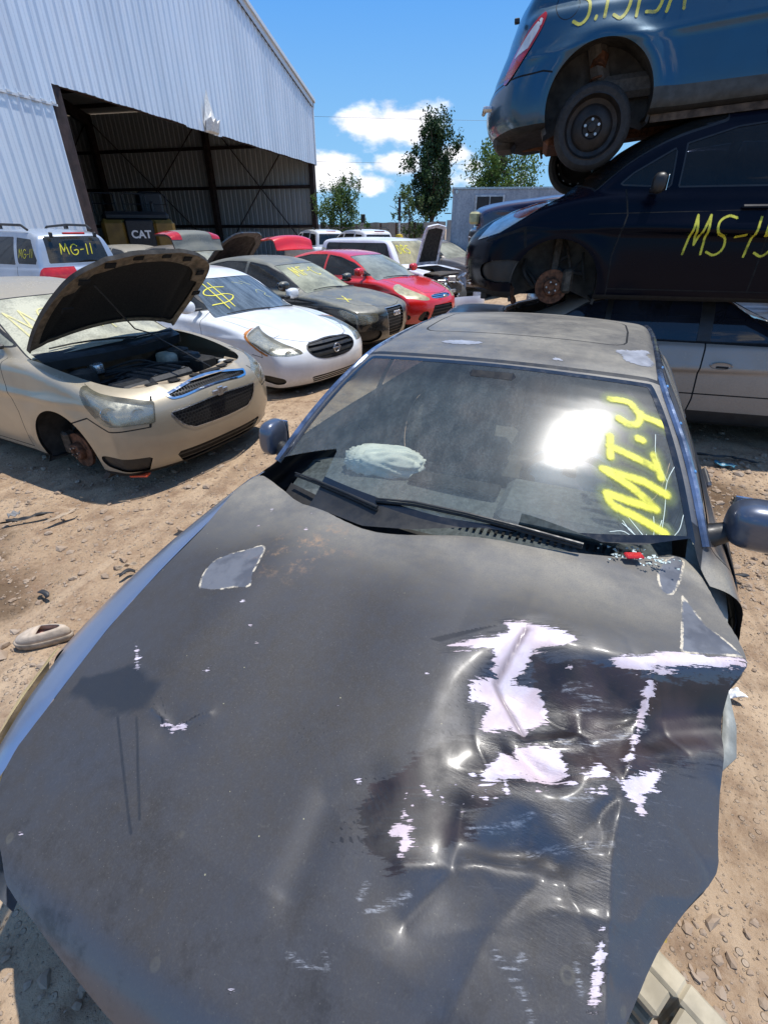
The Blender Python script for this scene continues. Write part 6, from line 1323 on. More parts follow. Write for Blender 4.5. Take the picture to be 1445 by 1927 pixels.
def back_cars():
    G2 = 'wrecks stacked behind the minivan'
    c = back_sedan('white sedan with an amber and red tail lamp, under the minivan nose', (5.95, 7.30), -14, (.55, .55, .56), dust=.1, gt=GD, group=G2, name='sedan')
    b = MB(); y = -c.surf_y(-3.72, .80)
    for nm, z0, h_, mt in (('turn_lamp', .84, .13, M['amber']), ('reverse_lamp', .745, .06, M['clearlens']), ('tail_lamp', .66, .10, M['redlens'])):
        b = MB(); b.box((-3.67, -.70, z0), (.22, .30, h_ * .98), M=Matrix.Rotation(.5, 4, 'Z'), bev=.03); b.build(nm, mt, c.root, smooth=True)
    spray_on(c.bodymesh if hasattr(c, 'bodymesh') else c.m, 'side', [spline([(-2.95, .90), (-3.05, .93), (-3.15, .87), (-3.1, .78), (-2.98, .80)], 5)], .016, c.root, mat=spray('ochre_spray', (.5, .38, .04), .5), cond=lambda V: V[:, 1] + .3)
    low = [(.62, .24), (.84, .26), (.92, .34), (.95, .46), (.93, .56), (.88, .60), (.88, .78), (.80, .84), (.5, .90), (.1, .94), (-.3, .98), (-.9, .985), (-1.6, .97), (-2.4, .985), (-2.9, 1.02), (-3.35, 1.05), (-3.7, 1.045), (-3.80, .97), (-3.83, .75), (-3.86, .55), (-3.84, .35), (-3.70, .25), (-3.3, .21), (-2.9, .2), (-2.9, .2), (.3, .19)]
    P = paint('deep_navy_paint', (.008, .012, .055), dust=.25, side=.03, metal=.2, rough=.25, dustc=(.22, .16, .17))
    c = Car('sedan', 'navy sedan with a square yellowed headlight, stacked second level behind the minivan', 'car', dict(paint=P, low=low, h=.03, k_sh=.05, bow_f=.20), (2.25, 8.35), 166, z=1.27, group=G2)
    plan_glass(c, 'windshield', ws_poly(-.34, -1.12, .70, .55), GD, lambda V: np.maximum(V[:, 0] * -1 - 1.75, .93 - V[:, 2])); side_glass(c, [[(-.62, 1.03), (-1.0, 1.22), (-1.35, 1.345), (-1.72, 1.385), (-1.72, 1.02)], [(-1.8, 1.02), (-1.8, 1.39), (-2.3, 1.385), (-2.7, 1.31), (-3.05, 1.1), (-3.02, 1.04)]], GD)
    for sd in (1, -1):
        b = MB(); b.box((.80, sd * .60, .70), (.14, .34, .15), M=Matrix.Rotation(-sd * .28, 4, 'Z'), bev=.025); b.build('headlight', simple('fogged_square_lens', (.48, .45, .24), .3, coat=.5, bump=0), c.root, smooth=True)
    c.region('ang', [(-1.2, .30), (-1.2, .54), (1.2, .54), (1.2, .30)], 2, sel=lambda V: .3 - V[:, 0]); c.seam('ang', [(-1.1, .47), (1.1, .47)], 0, .006, sel=lambda V: .3 - V[:, 0], mi=5)
    c.arches(); sedan_seams(c)
    for wx in c.d['wheels']:
        for sd in (1, -1): wheel(c.root, wx, sd * .76, .31, sd)
    c.body()
    g3 = 'cars at the back of the yard'
    back_sedan('black sedan with its hood up, behind the black and white sedans', (-3.75, 13.6), -30, (.03, .03, .03), dust=.4, hood_up=True, group=g3)
    back_sedan('olive grey sedan between the silver SUV and the gold hood', (-5.3, 13.9), -30, (.15, .16, .13), dust=.5, group=g3)
    back_sedan('dark grey sedan with a pale dusty windshield, in front of the office trailer', (2.75, 16.6), -42, (.10, .10, .11), dust=.35, group=g3, z=.1)
    for (lab, x, y, yaw) in (('white SUV with dark back glass, beside the fence', -1.9, 24.5, 120), ('white SUV half hidden by the corner of the steel building', -3.9, 27.0, 118)):
        low2 = [(.50, .24), (.74, .28), (.80, .40), (.82, .6), (.80, .78), (.70, .90), (.4, .98), (0, 1.03), (-.45, 1.08), (-1.2, 1.08), (-2.4, 1.09), (-3.2, 1.10), (-3.48, 1.09), (-3.55, 1.0), (-3.58, .8), (-3.60, .6), (-3.60, .4), (-3.5, .32), (-3.2, .28), (-2.6, .26), (-2.6, .26), (.3, .26)]
        gr2 = [(-.35, .95), (-.6, 1.12), (-.95, 1.38), (-1.25, 1.60), (-1.6, 1.72), (-2.2, 1.76), (-2.9, 1.75), (-3.25, 1.70), (-3.38, 1.62), (-3.48, 1.2), (-3.5, 1.05), (-3.5, .9), (-.3, .9)]
        c = Car('suv', lab, 'suv', dict(paint=M['p_white'], low=low2, green=gr2, W=1.85, FO=.82, tail=-3.62, wheels=(0, -2.62), k_sh=.07, k_g=.06, zb=1.08, zr=1.66, gwb=.84, gwr=.68, bow_r=.16, rwbow=.09, crown=.02, h=.05), (x, y), yaw, z=.05, group=g3)
        a = compact(c.cut('', 'front', [(-.58, 1.18), (-.52, 1.58), (.52, 1.58), (.58, 1.18)], keep=True, sel=lambda V: V[:, 0] + 3.0)); part('rear_window', a, GD, c.root, -.003)
        for sd in (1, -1):
            for p in ([(-.85, 1.14), (-1.2, 1.42), (-1.45, 1.57), (-1.75, 1.60), (-1.75, 1.13)], [(-1.85, 1.13), (-1.85, 1.61), (-2.62, 1.61), (-2.66, 1.13)], [(-2.76, 1.15), (-2.72, 1.60), (-3.16, 1.57), (-3.34, 1.22), (-3.3, 1.15)]): c.cut('side_window', 'side', p, GD, sd, -.004)
            b = MB(); b.tube([(-1.3, sd * .62, 1.74), (-1.5, sd * .62, 1.80), (-2.9, sd * .62, 1.81), (-3.1, sd * .62, 1.74)], .02, 6); b.build('roof_rail', M['black'], c.root)
            for wx in (0, -2.62): wheel(c.root, wx, sd * .76, .36, sd, .34, .21)
        b = MB(); b.box((-3.44, 0, 1.68), (.05, .42, .035)); b.build('brake_light', M['redlens'], c.root); c.body(underz=.3)
stack_silver(); stack_van(); stack_wagon(); back_cars()
# ------------------------------------------------------------------ the near sedan: measured hood and glass features, metres in its own frame
HD = {'R1': [(0.05, 0.192), (-0.062, 0.346), (-0.068, 0.493), (-0.101, 0.654), (-0.216, 0.869)], 'R2': [(0.386, 0.2), (0.309, 0.334), (0.182, 0.603), (0.091, 0.694), (-0.007, 0.832)], 'CV': [(-0.067, 0.352), (0.078, 0.313), (0.157, 0.403)], 'FC': [(-0.101, 0.654), (0.158, 0.614), (0.31, 0.596), (0.538, 0.613)]}
FT = {
 'P1': [(0.051, 0.185), (0.032, 0.203), (0.018, 0.223), (-0.007, 0.251), (-0.02, 0.287), (-0.034, 0.307), (-0.053, 0.313), (-0.067, 0.294), (-0.087, 0.34), (-0.089, 0.373), (-0.097, 0.425), (-0.089, 0.462), (-0.079, 0.472), (-0.056, 0.446), (-0.017, 0.376), (-0.002, 0.374), (0.027, 0.37), (0.056, 0.346), (0.043, 0.408), (0.064, 0.433), (0.097, 0.446), (0.134, 0.404), (0.157, 0.403), (0.154, 0.371), (0.18, 0.346), (0.208, 0.309), (0.176, 0.307), (0.14, 0.31), (0.152, 0.267), (0.13, 0.264), (0.117, 0.256), (0.09, 0.282), (0.066, 0.309), (0.054, 0.297), (0.028, 0.302), (0.018, 0.289), (0.026, 0.26), (0.043, 0.217)],
 'P2': [(0.194, 0.379), (0.171, 0.433), (0.162, 0.479), (0.192, 0.494), (0.221, 0.502), (0.245, 0.463), (0.258, 0.423), (0.287, 0.368), (0.309, 0.34), (0.268, 0.341), (0.232, 0.363), (0.22, 0.4)],
 'P3': [(-0.059, 0.558), (-0.126, 0.656), (-0.165, 0.735), (-0.214, 0.866), (-0.203, 0.869), (-0.176, 0.82), (-0.12, 0.724), (-0.084, 0.664), (-0.06, 0.595), (-0.055, 0.571)],
 'P4': [(-0.056, 0.648), (-0.053, 0.66), (-0.018, 0.654), (0.048, 0.641), (0.11, 0.627), (0.141, 0.613), (0.138, 0.609), (0.031, 0.633), (-0.034, 0.64)],
 'P5': [(0.182, 0.603), (0.147, 0.638), (0.117, 0.666), (0.106, 0.692), (0.139, 0.672), (0.148, 0.682), (0.178, 0.657), (0.22, 0.648), (0.203, 0.629), (0.2, 0.616)],
 'P6': [(0.419, 0.231), (0.432, 0.208), (0.452, 0.195), (0.459, 0.205), (0.451, 0.218), (0.482, 0.232), (0.454, 0.244), (0.449, 0.251), (0.441, 0.234), (0.426, 0.237)],
 'P7': [(0.438, 0.593), (0.453, 0.602), (0.481, 0.6), (0.502, 0.599), (0.527, 0.598), (0.529, 0.584), (0.507, 0.587), (0.473, 0.588)],
 'P8': [(0.446, -0.405), (0.445, -0.376), (0.431, -0.354), (0.435, -0.345), (0.451, -0.372)],
 'P9': [(0.181, 0.543), (0.16, 0.563), (0.186, 0.584), (0.202, 0.534)],
 'P10': [(0.3, -0.648), (0.333, -0.604), (0.361, -0.574), (0.355, -0.594)],
 'G1': [(0.065, -0.616), (0.023, -0.638), (-0.025, -0.645), (-0.07, -0.615), (-0.107, -0.553), (-0.127, -0.508), (-0.066, -0.479), (0.002, -0.46), (0.041, -0.442), (0.06, -0.487), (0.076, -0.526), (0.08, -0.598)],
 'G2': [(-0.583, 0.709), (-0.613, 0.745), (-0.53, 0.742), (-0.442, 0.722), (-0.395, 0.696), (-0.441, 0.676), (-0.493, 0.677)],
 'G3': [(-0.413, 0.736), (-0.374, 0.756), (-0.292, 0.785), (-0.218, 0.857), (-0.153, 0.71)],
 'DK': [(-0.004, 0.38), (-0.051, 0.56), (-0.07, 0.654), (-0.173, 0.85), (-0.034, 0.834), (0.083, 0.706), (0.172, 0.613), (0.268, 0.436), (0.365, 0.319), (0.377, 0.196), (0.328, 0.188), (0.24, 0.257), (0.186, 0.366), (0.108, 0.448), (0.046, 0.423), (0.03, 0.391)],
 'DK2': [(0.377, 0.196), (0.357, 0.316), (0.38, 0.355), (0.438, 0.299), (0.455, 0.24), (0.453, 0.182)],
 'ST': [(0.476, -0.742), (0.417, -0.751), (0.377, -0.688), (0.347, -0.594), (0.378, -0.482), (0.43, -0.469), (0.467, -0.506), (0.479, -0.57), (0.475, -0.656)],
 'R1': [(0.05, 0.192), (-0.062, 0.346), (-0.068, 0.493), (-0.101, 0.654), (-0.216, 0.869)],
 'R2': [(0.386, 0.2), (0.309, 0.334), (0.182, 0.603), (0.091, 0.694), (-0.007, 0.832)],
 'CV': [(-0.067, 0.352), (0.078, 0.313), (0.157, 0.403)],
 'FC': [(-0.101, 0.654), (0.158, 0.614), (0.31, 0.596), (0.538, 0.613)],
 'L8': [(0.432, -0.447), (0.445, -0.376), (0.391, -0.303)],
 'DR': [(0.474, -0.532), (0.645, -0.31)],
 'DR2': [(0.459, -0.481), (0.62, -0.309)],
 'VL': [(0.39, 0.129), (0.44, 0.054), (0.57, 0.055)],
 'VL2': [(0.39, -0.034), (0.57, 0.055)],
 'cr1': [(0.381, -0.075), (0.298, -0.017)],
 'rust': [(-0.122, -0.414), (-0.204, -0.343)],
 'bot': [(0.583, 0.209), (0.509, 0.251), (0.46, 0.328), (0.407, 0.415)],
 'blob': [(0.585, 0.22), (0.545, 0.244)],
 'glint': [(0.691, 0.031)],
 'hoodR': [(-0.634, 0.762), (-0.487, 0.822), (-0.216, 0.869), (-0.182, 0.853), (-0.155, 0.836), (0.007, 0.826), (0.134, 0.819), (0.21, 0.813), (0.295, 0.757), (0.398, 0.698), (0.517, 0.649)],
 'hoodL': [(-0.583, -0.892), (-0.191, -0.841), (0.035, -0.828), (0.273, -0.81), (0.485, -0.776), (0.663, -0.743)],
 'hoodF': [(0.801, -0.53), (0.819, -0.415), (0.836, -0.314), (0.857, -0.131)],
}
WS = {
 's4a': [(-0.995, 0.441), (-1.0, 0.506), (-0.963, 0.549), (-0.955, 0.597), (-0.945, 0.68)],
 's4b': [(-0.969, 0.548), (-0.927, 0.547), (-0.91, 0.519), (-0.921, 0.483)],
 'dot': [(-0.868, 0.555), (-0.867, 0.57)],
 'ia': [(-0.841, 0.465), (-0.768, 0.479)],
 'ib': [(-0.806, 0.469), (-0.787, 0.625)],
 'ic': [(-0.827, 0.612), (-0.764, 0.643)],
 'm': [(-0.718, 0.668), (-0.727, 0.593), (-0.717, 0.463), (-0.695, 0.558), (-0.662, 0.643), (-0.651, 0.565), (-0.645, 0.488), (-0.619, 0.513), (-0.613, 0.593), (-0.605, 0.68)],
 'crack0': [(-0.555, 0.667), (-0.672, 0.669), (-0.76, 0.664), (-0.86, 0.696)],
 'crack1': [(-0.547, 0.668), (-0.5, 0.637), (-0.475, 0.561)],
 'crack2': [(-0.555, 0.667), (-0.631, 0.717), (-0.684, 0.726)],
 'crack3': [(-0.533, 0.641), (-0.557, 0.563), (-0.539, 0.52)],
 'crack4': [(-0.76, 0.664), (-0.828, 0.62), (-0.905, 0.608)],
 'crack5': [(-0.542, 0.683), (-0.504, 0.721)],
 'shard': [(-0.536, 0.655)],
 'red': [(-0.481, 0.601)],
 'airbag': [(-0.603, -0.473), (-0.68, -0.292), (-0.592, -0.075), (-0.579, -0.194)],
 'w1': [(-0.436, -0.258), (-0.441, 0.074), (-0.451, 0.42)],
 'w2': [(-0.48, -0.659), (-0.45, -0.486), (-0.407, -0.255)],
}
FT['scf'] = [[(0.53, 0.428), (0.544, 0.459), (0.557, 0.485), (0.582, 0.505)], [(0.677, 0.105), (0.674, 0.135), (0.667, 0.158)], [(0.65, 0.161), (0.664, 0.17)], [(0.578, 0.206), (0.547, 0.24), (0.527, 0.266)], [(0.488, 0.561), (0.514, 0.57)], [(0.022, 0.467), (-0.005, 0.522)], [(0.051, 0.499), (0.011, 0.566), (-0.001, 0.636)], [(0.142, 0.477), (0.123, 0.531), (0.073, 0.597), (0.013, 0.658)], [(0.022, 0.467), (0.007, 0.551)], [(0.162, 0.467), (0.152, 0.501)], [(0.387, 0.336), (0.339, 0.41), (0.312, 0.445)], [(0.544, 0.19), (0.561, 0.187)], [(0.55, 0.461), (0.515, 0.476)], [(0.362, 0.456), (0.318, 0.57)], [(0.263, 0.493), (0.242, 0.549)], [(0.314, 0.579), (0.301, 0.596)]]
FT['botd'] = [(0.688, 0.268), (0.642, 0.266), (0.588, 0.323), (0.564, 0.41), (0.568, 0.502), (0.58, 0.513)]
FT['botd2'] = [(0.737, 0.157), (0.753, 0.019), (0.755, -0.087), (0.744, -0.134), (0.736, -0.041), (0.732, 0.07), (0.71, 0.182)]
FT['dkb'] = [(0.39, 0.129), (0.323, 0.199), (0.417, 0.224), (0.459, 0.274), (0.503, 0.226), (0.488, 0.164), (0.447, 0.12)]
FT['film'] = [(0.583, 0.209), (0.547, 0.224), (0.516, 0.274), (0.533, 0.322), (0.582, 0.32), (0.608, 0.262)]
FT['R3'] = [(0.142, 0.465), (0.104, 0.529), (0.055, 0.596), (-0.01, 0.656)]
FT['R4'] = [(0.019, 0.478), (0.003, 0.563), (-0.026, 0.643)]
FT['R5'] = [(0.495, 0.245), (0.46, 0.328), (0.403, 0.424), (0.327, 0.551)]
FT['R6'] = [(0.357, 0.316), (0.46, 0.328), (0.56, 0.272)]
FT['R7'] = [(0.192, 0.615), (0.367, 0.506), (0.513, 0.414), (0.639, 0.379)]
def hood_dz(x,y):
    Q=np.stack([x,y],-1);f=lambda k:np.interp(y,[p[1] for p in HD[k]],[p[0] for p in HD[k]])
    x1=f('R1');x2=np.maximum(f('R2'),x1+.2);w=sstep(-.12,.50,y)
    s=x-x1;m=x2-x1
    gb=np.where(s<0,.042*np.exp(-(s/.17)**2),.042*np.exp(-(s/.20)**2)); w2=sstep(.20,.46,y)
    u=np.clip(s/m,0,1)
    v=.042-.088*sstep(0,.45,u)+.040*sstep(.55,1.,u)
    h=gb*w+np.where(s>=0,v-.03*sstep(0,.5,x-x2)-gb,0)*w2
    fold=np.interp(x,[p[0] for p in HD['FC']],[p[1] for p in HD['FC']])
    h-=np.clip(y-fold,0,1)*.38*sstep(-.14,.12,x)
    h+=.008*np.exp(-np.sqrt(dline(Q,HD['FC'])**2+.005**2)/.014)*sstep(-.16,-.08,x)
    h-=.010*np.exp(-dline(Q,HD['CV'])/.014)
    h+=.015*np.exp(-(dline(Q,[(-.40,-.42),(.30,-.50)])/.10)**2)-.013*np.exp(-(dline(Q,[(-.35,-.15),(.5,-.1)])/.16)**2)
    h-=.010*np.exp(-(np.hypot(x-.455,(y+.375)*.8)/.045)**2)-.007*np.exp(-dline(Q,[(.43,-.452),(.446,-.374),(.39,-.305)])/.010)
    h-=.010*np.exp(-(dline(Q,[(.39,.13),(.45,.06),(.6,.06)])/.04)**2)
    a=np.exp(-(np.hypot((x-.25)*1.1,(y-.5))/.32)**2)
    h+=a*.006*fbm(x,y,31,4,14)
    cr=np.exp(-(np.hypot((x-.20),(y-.52)*.8)/.24)**2); h+=cr*sstep(.24,.40,y)*(.016*(1-np.sqrt(fbm(x*1.8,y*.7,51,3,9)**2+.003)*2.2)**3-.010*(1-np.sqrt(fbm(x*1.2,y*1.1,57,3,12)**2+.003)*2.2)**4)
    for k,am,wd in (('R3',.010,.010),('R4',.009,.010),('R5',.016,.018),('R6',-.014,.016),('R7',-.012,.022)): h+=am*np.exp(-np.sqrt(dline(Q,FT[k])**2+.007**2)/wd)
    a=np.exp(-(np.hypot((x-.6),(y-.35))/.2)**2)
    h+=a*.006*fbm(x,y,37,3,11)+.006*fbm(x,y,41,2,5)*sstep(-.35,.1,x)
    return h
def near_sedan():
    low = [(.30, .20), (.60, .21), (.80, .30), (.86, .42), (.88, .55), (.875, .64), (.85, .705), (.70, .757), (.45, .832), (.2, .883), (-.1, .932), (-.35, .963), (-.7, .985), (-1.2, .985), (-2.2, .985), (-2.9, 1.02), (-3.4, 1.05), (-3.75, 1.04), (-3.86, .97), (-3.9, .75), (-3.92, .55), (-3.9, .35), (-3.75, .25), (-3.3, .21), (-2.9, .2), (-2.9, .2), (.2, .2)]
    green = [(-.12, .88), (-.36, .985), (-.70, 1.195), (-1.08, 1.375), (-1.35, 1.41), (-1.75, 1.43), (-2.2, 1.42), (-2.7, 1.33), (-3.2, 1.15), (-3.55, 1.0), (-3.55, .8), (-.1, .8)]
    body = NT(new_mat('dusty_slate_paint')); t = body
    def slate(hood=False):
        t = NT(new_mat('dusty_slate_hood' if hood else 'dusty_slate_paint')); up = t.nz()
        n1 = t.noise(2.4, 7, .6); n2 = t.noise(26, 6, .7); n3 = t.noise(260, 2); n4 = t.noise(5, 5, .6, stretch=(1, .35, 1))
        sep = t.n('ShaderNodeSeparateXYZ'); t.l(t.obj(), sep.inputs[0]); X, Yc, Zc = sep.outputs
        slate_c = (.080, .088, .108); dustA = (.038, .033, .029); dustB = (.33, .30, .24)
        d = t.ramp(up, .62, .95, .04, .88)
        back = t.ramp(t.math('ADD', X, t.math('MULTIPLY', n1, .4)), .22, -.22, 0, 1)          # more brown dust lies near the glass and on the roof
        dc = t.mix(t.math('MULTIPLY', back, t.ramp(n1, .3, .7, .45, .8)), dustA, dustB)
        dc = t.mix(t.ramp(n3, .35, .75, 0, .35), dc, (.075, .072, .068)); dc = t.mix(t.ramp(n4, .40, .72, 0, .55), dc, (.050, .045, .042))
        d = t.math('MULTIPLY', d, t.ramp(n2, .25, .75, .82, 1.1)); d = t.math('MULTIPLY', d, t.ramp(n1, .3, .6, .8, 1.1), clamp=True)
        base = t.mix(d, slate_c, dc)
        spk = t.vor(75); base = t.mix(t.ramp(spk.outputs['Distance'], .09, .05, 0, .45), base, (.2, .185, .15)); spk2 = t.vor(17); base = t.mix(t.ramp(spk2.outputs['Distance'], .035, .02, 0, .8), base, (.36, .33, .2)); base = t.mix(t.ramp(t.noise(110, 5, .8), .52, .75, 0, .35), base, (.12, .115, .10))
        rough = t.math('ADD', .27, t.math('MULTIPLY', d, .25)); metal = t.math('MULTIPLY', t.math('SUBTRACT', 1, d, clamp=True), .6); coat = t.math('MULTIPLY', t.math('SUBTRACT', 1.05, d, clamp=True), .55)
        nrm = t.bump(n3, .012, .002)
        if not hood: return t.out(t.bsdf(base, rough, metal, coat, nrm=nrm, coat_r=t.math('ADD', .05, t.math('MULTIPLY', d, .3))))
        # bare patches: stored distances, torn by noise drawn out across the car
        jag = t.math('MULTIPLY', t.math('SUBTRACT', t.streak(30, (4.2, .35, 1), R(-24)), .5), .060); fine = t.math('MULTIPLY', t.math('SUBTRACT', t.noise(90, 3, .7), .5), .006)
        A = lambda k: t.attr(k)
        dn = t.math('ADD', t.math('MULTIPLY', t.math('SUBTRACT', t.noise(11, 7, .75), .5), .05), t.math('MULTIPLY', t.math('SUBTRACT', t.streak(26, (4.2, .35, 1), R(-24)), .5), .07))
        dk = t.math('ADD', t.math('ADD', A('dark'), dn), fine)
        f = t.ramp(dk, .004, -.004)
        base = t.mix(t.math('MULTIPLY', f, .93), base, t.mix(t.ramp(t.noise(6, 5), .4, .65), (.010, .007, .007), (.036, .022, .021)))  # brown primer, darkened further to paint in the dent's dark reflection
        rough = t.mix(f, rough, t.ramp(t.noise(13, 6, .7), .3, .7, .30, .55), t='FLOAT'); coat = t.mix(f, coat, .22, t='FLOAT'); metal = t.mix(f, metal, .0, t='FLOAT')
        # white scuffs inside the crushed corner
        sc_ = t.math('MULTIPLY', t.ramp(t.streak(30, (4, .3, 1), R(-24), 7, .8), .57, .68), t.ramp(A('crush'), .34, .1))
        base = t.mix(t.math('MULTIPLY', sc_, .40), base, (.20, .20, .22))
        sf = t.math('ADD', A('scuff'), t.math('MULTIPLY', t.math('SUBTRACT', t.noise(60, 5, .8, stretch=(2, .5, 1)), .5), .03)); base = t.mix(t.math('MULTIPLY', t.math('MULTIPLY', t.ramp(sf, .010, -.004), t.ramp(t.streak(60, (3.5, .3, 1), R(-24)), .47, .60)), .8), base, (.36, .37, .40))
        fl = t.math('ADD', A('film'), fine); base = t.mix(t.math('MULTIPLY', t.ramp(fl, .003, -.003), t.ramp(t.noise(30, 5, .7), .4, .7, .05, .28)), base, (.30, .31, .33))
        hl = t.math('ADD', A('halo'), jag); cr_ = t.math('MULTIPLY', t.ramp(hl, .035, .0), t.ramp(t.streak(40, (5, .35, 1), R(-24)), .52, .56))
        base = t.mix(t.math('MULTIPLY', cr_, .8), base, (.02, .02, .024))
        pe = t.math('ADD', t.math('ADD', A('peel'), jag), fine); f = t.ramp(pe, .0015, -.0015)
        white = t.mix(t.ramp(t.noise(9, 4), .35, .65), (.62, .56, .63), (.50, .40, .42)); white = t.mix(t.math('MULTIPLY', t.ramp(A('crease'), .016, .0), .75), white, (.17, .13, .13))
        edge_shadow = t.math('MULTIPLY', t.ramp(pe, .0045, .0015), t.ramp(t.noise(22, 4), .4, .6)); base = t.mix(t.math('MULTIPLY', edge_shadow, .8), base, (.012, .010, .012)); white = t.mix(t.math('MULTIPLY', t.ramp(t.noise(45, 6, .75), .5, .75), .4), white, (.30, .25, .27)); base = t.mix(f, base, white); rough = t.mix(f, rough, .42, t='FLOAT'); metal = t.mix(f, metal, 0., t='FLOAT'); coat = t.mix(f, coat, .15, t='FLOAT')  # dark line round each bare patch: shadow of the lacquer edge, painted in
        gp = t.math('ADD', A('patch'), t.math('MULTIPLY', fine, 1.2)); f = t.ramp(gp, .001, -.001); r_ = t.math('MULTIPLY', t.ramp(t.math('ABSOLUTE', gp), .0042, .0022), t.ramp(t.noise(20, 4, .7), .45, .6))
        base = t.mix(f, base, t.mix(t.ramp(t.noise(14, 5), .4, .6), (.135, .14, .155), (.085, .088, .10))); rough = t.mix(f, rough, .4, t='FLOAT')
        base = t.mix(r_, base, (.55, .48, .36))
        st = t.math('ADD', A('stain'), t.math('MULTIPLY', t.math('SUBTRACT', t.noise(9, 5, .6), .5), .09)); f = t.math('MULTIPLY', t.ramp(st, .006, -.02), .75)
        base = t.mix(f, base, (.015, .019, .026)); base = t.mix(t.math('MULTIPLY', t.ramp(A('drip'), .005, .001), .7), base, (.014, .017, .022))
        base = t.mix(t.math('MULTIPLY', t.ramp(A('rust'), .17, .0), t.ramp(t.noise(17, 7, .75), .5, .7, 0, .8)), base, (.33, .20, .11))
        # dried leaf prints and mud rings towards the nose
        lf = t.vor(13, feat='F1'); ring = t.ramp(t.math('ABSOLUTE', t.math('SUBTRACT', lf.outputs['Distance'], .16)), .05, .01); fr = t.ramp(X, .25, .6)
        base = t.mix(t.math('MULTIPLY', t.math('MULTIPLY', ring, fr), t.ramp(t.noise(4.5, 4), .5, .62, 0, .35)), base, (.13, .12, .09))
        base = t.mix(t.math('MULTIPLY', t.ramp(t.noise(6.5, 8, .75), .50, .70), t.ramp(X, .45, .78, 0, .6)), base, (.011, .011, .013))
        cw = t.ramp(A('crack'), .0022, .0008); base = t.mix(t.math('MULTIPLY', cw, .85), base, (.015, .015, .018))
        scr = t.ramp(t.noise(300, 2, .6, stretch=(.04, 1, 1)), .74, .78); base = t.mix(t.math('MULTIPLY', scr, .22), base, (.25, .25, .26))
        hgt = t.math('ADD', t.math('MULTIPLY', n3, .05), t.math('MULTIPLY', t.math('MULTIPLY', t.noise(50, 5, .7, stretch=(3, .5, 1)), t.ramp(A('crush'), .3, .05)), 1.5))
        hgt = t.math('SUBTRACT', hgt, t.math('MULTIPLY', t.ramp(pe, .002, -.002), .5))
        return t.out(t.bsdf(base, rough, metal, coat, nrm=t.bump(hgt, .35, .004), coat_r=t.math('ADD', .08, t.math('MULTIPLY', rough, .2))))
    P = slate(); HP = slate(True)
    c = Car('sedan', 'slate grey sedan right in front, crumpled peeling hood, MI.4 on its windshield', 'car',
            dict(paint=P, low=low, green=green, W=1.92, FO=.88, tail=-3.92, wheels=(0, -2.80), k_sh=.075, k_g=.06, k_u=.03, zb=.98, zr=1.38, gwb=.845, gwr=.60, bow_f=.34, crown=.055, wsbow=.17, arch=.35, h=.021, line=0,
                 plan=[(-9, .80), (-3.9, .86), (-3.3, .94), (-2.6, .97), (-1.4, .975), (-.6, .985), (-.2, 1.0), (.2, 1.0), (.5, .975), (.8, .90), (1.5, .86)]), (.0152, .9815), -114)
    M['sill'] = M['black']
    hp = FT['hoodL'] + [(.745, -.64), (.775, -.58)] + FT['hoodF'] + [(.86, .1), (.835, .3), (.76, .46), (.66, .58)] + FT['hoodR'][::-1] + [(-.541, .617), (-.458, .382), (-.418, .135), (-.36, -.08), (-.338, -.252), (-.403, -.53), (-.52, -.73)]
    hood = c.cut('', 'top', hp, keep=True, sel=lambda V: .60 - V[:, 2])
    hood = compact(hood)
    # the crumpled hood as its own panel: a fine grid over the outline, on the measured height field
    n_h = spline(np.array(hp), 3, True); gx, gy = np.meshgrid(np.arange(-.72, .95, .0062), np.arange(-.93, .93, .0062), indexing='ij'); X, Y_ = gx.ravel(), gy.ravel()
    def zbase(x, y): xl = np.maximum(x + .54, 0); return 1.0 - .06 * xl - .11 * xl ** 2 - .06 * (y / .8) ** 2 - .10 * np.maximum(x - .62, 0) - .6 * np.maximum(x - .76, 0) ** 2 * 8
    ol = sdpoly(np.stack([X, Y_], -1), n_h); Z = zbase(X, Y_) + hood_dz(X, Y_) - .014 * np.exp(-np.clip(-ol, 0, 1) / .009)
    V = np.stack([X, Y_, Z], -1); F4 = grid_faces(*gx.shape); T = np.concatenate([F4[:, [0, 1, 2]], F4[:, [0, 2, 3]]])
    e = .003; zx = (zbase(X + e, Y_) + hood_dz(X + e, Y_) - zbase(X - e, Y_) - hood_dz(X - e, Y_)) / (2 * e); zy = (zbase(X, Y_ + e) + hood_dz(X, Y_ + e) - zbase(X, Y_ - e) - hood_dz(X, Y_ - e)) / (2 * e)
    N = np.stack([-zx, -zy, np.ones_like(zx)], -1); m = (V, N, T, np.zeros(len(T), int)); m = compact(split(m, sdpoly(V[:, :2], n_h))[0])
    Q = m[0][:, :2]
    peel = np.min([sdpoly(Q, FT[k]) for k in ('P1', 'P2', 'P3', 'P4', 'P5', 'P6', 'P7', 'P8', 'P9', 'P10')], 0)
    rr = np.random.RandomState(5); teeth = []
    for k in range(34):
        u = k / 33; a = np.array([(.40, .20), (.31, .34), (.235, .47), (.19, .59)]); p = np.array([np.interp(u, [0, .35, .7, 1], a[:, 0]), np.interp(u, [0, .35, .7, 1], a[:, 1])]) + rr.uniform(-.02, .02, 2) * [1.4, .3]
        s_ = rr.uniform(.002, .008); teeth.append(np.maximum(np.abs(Q - p).sum(1) - s_, Q[:, 0] - p[0] - s_ * .3))
    for k in range(26):
        p = np.array([rr.uniform(-.55, .75), rr.uniform(-.7, .6)]); teeth.append(np.hypot((Q[:, 0] - p[0]) * rr.uniform(.6, 1.8), Q[:, 1] - p[1]) - rr.uniform(.0012, .0035))
    teeth = np.min(teeth, 0)
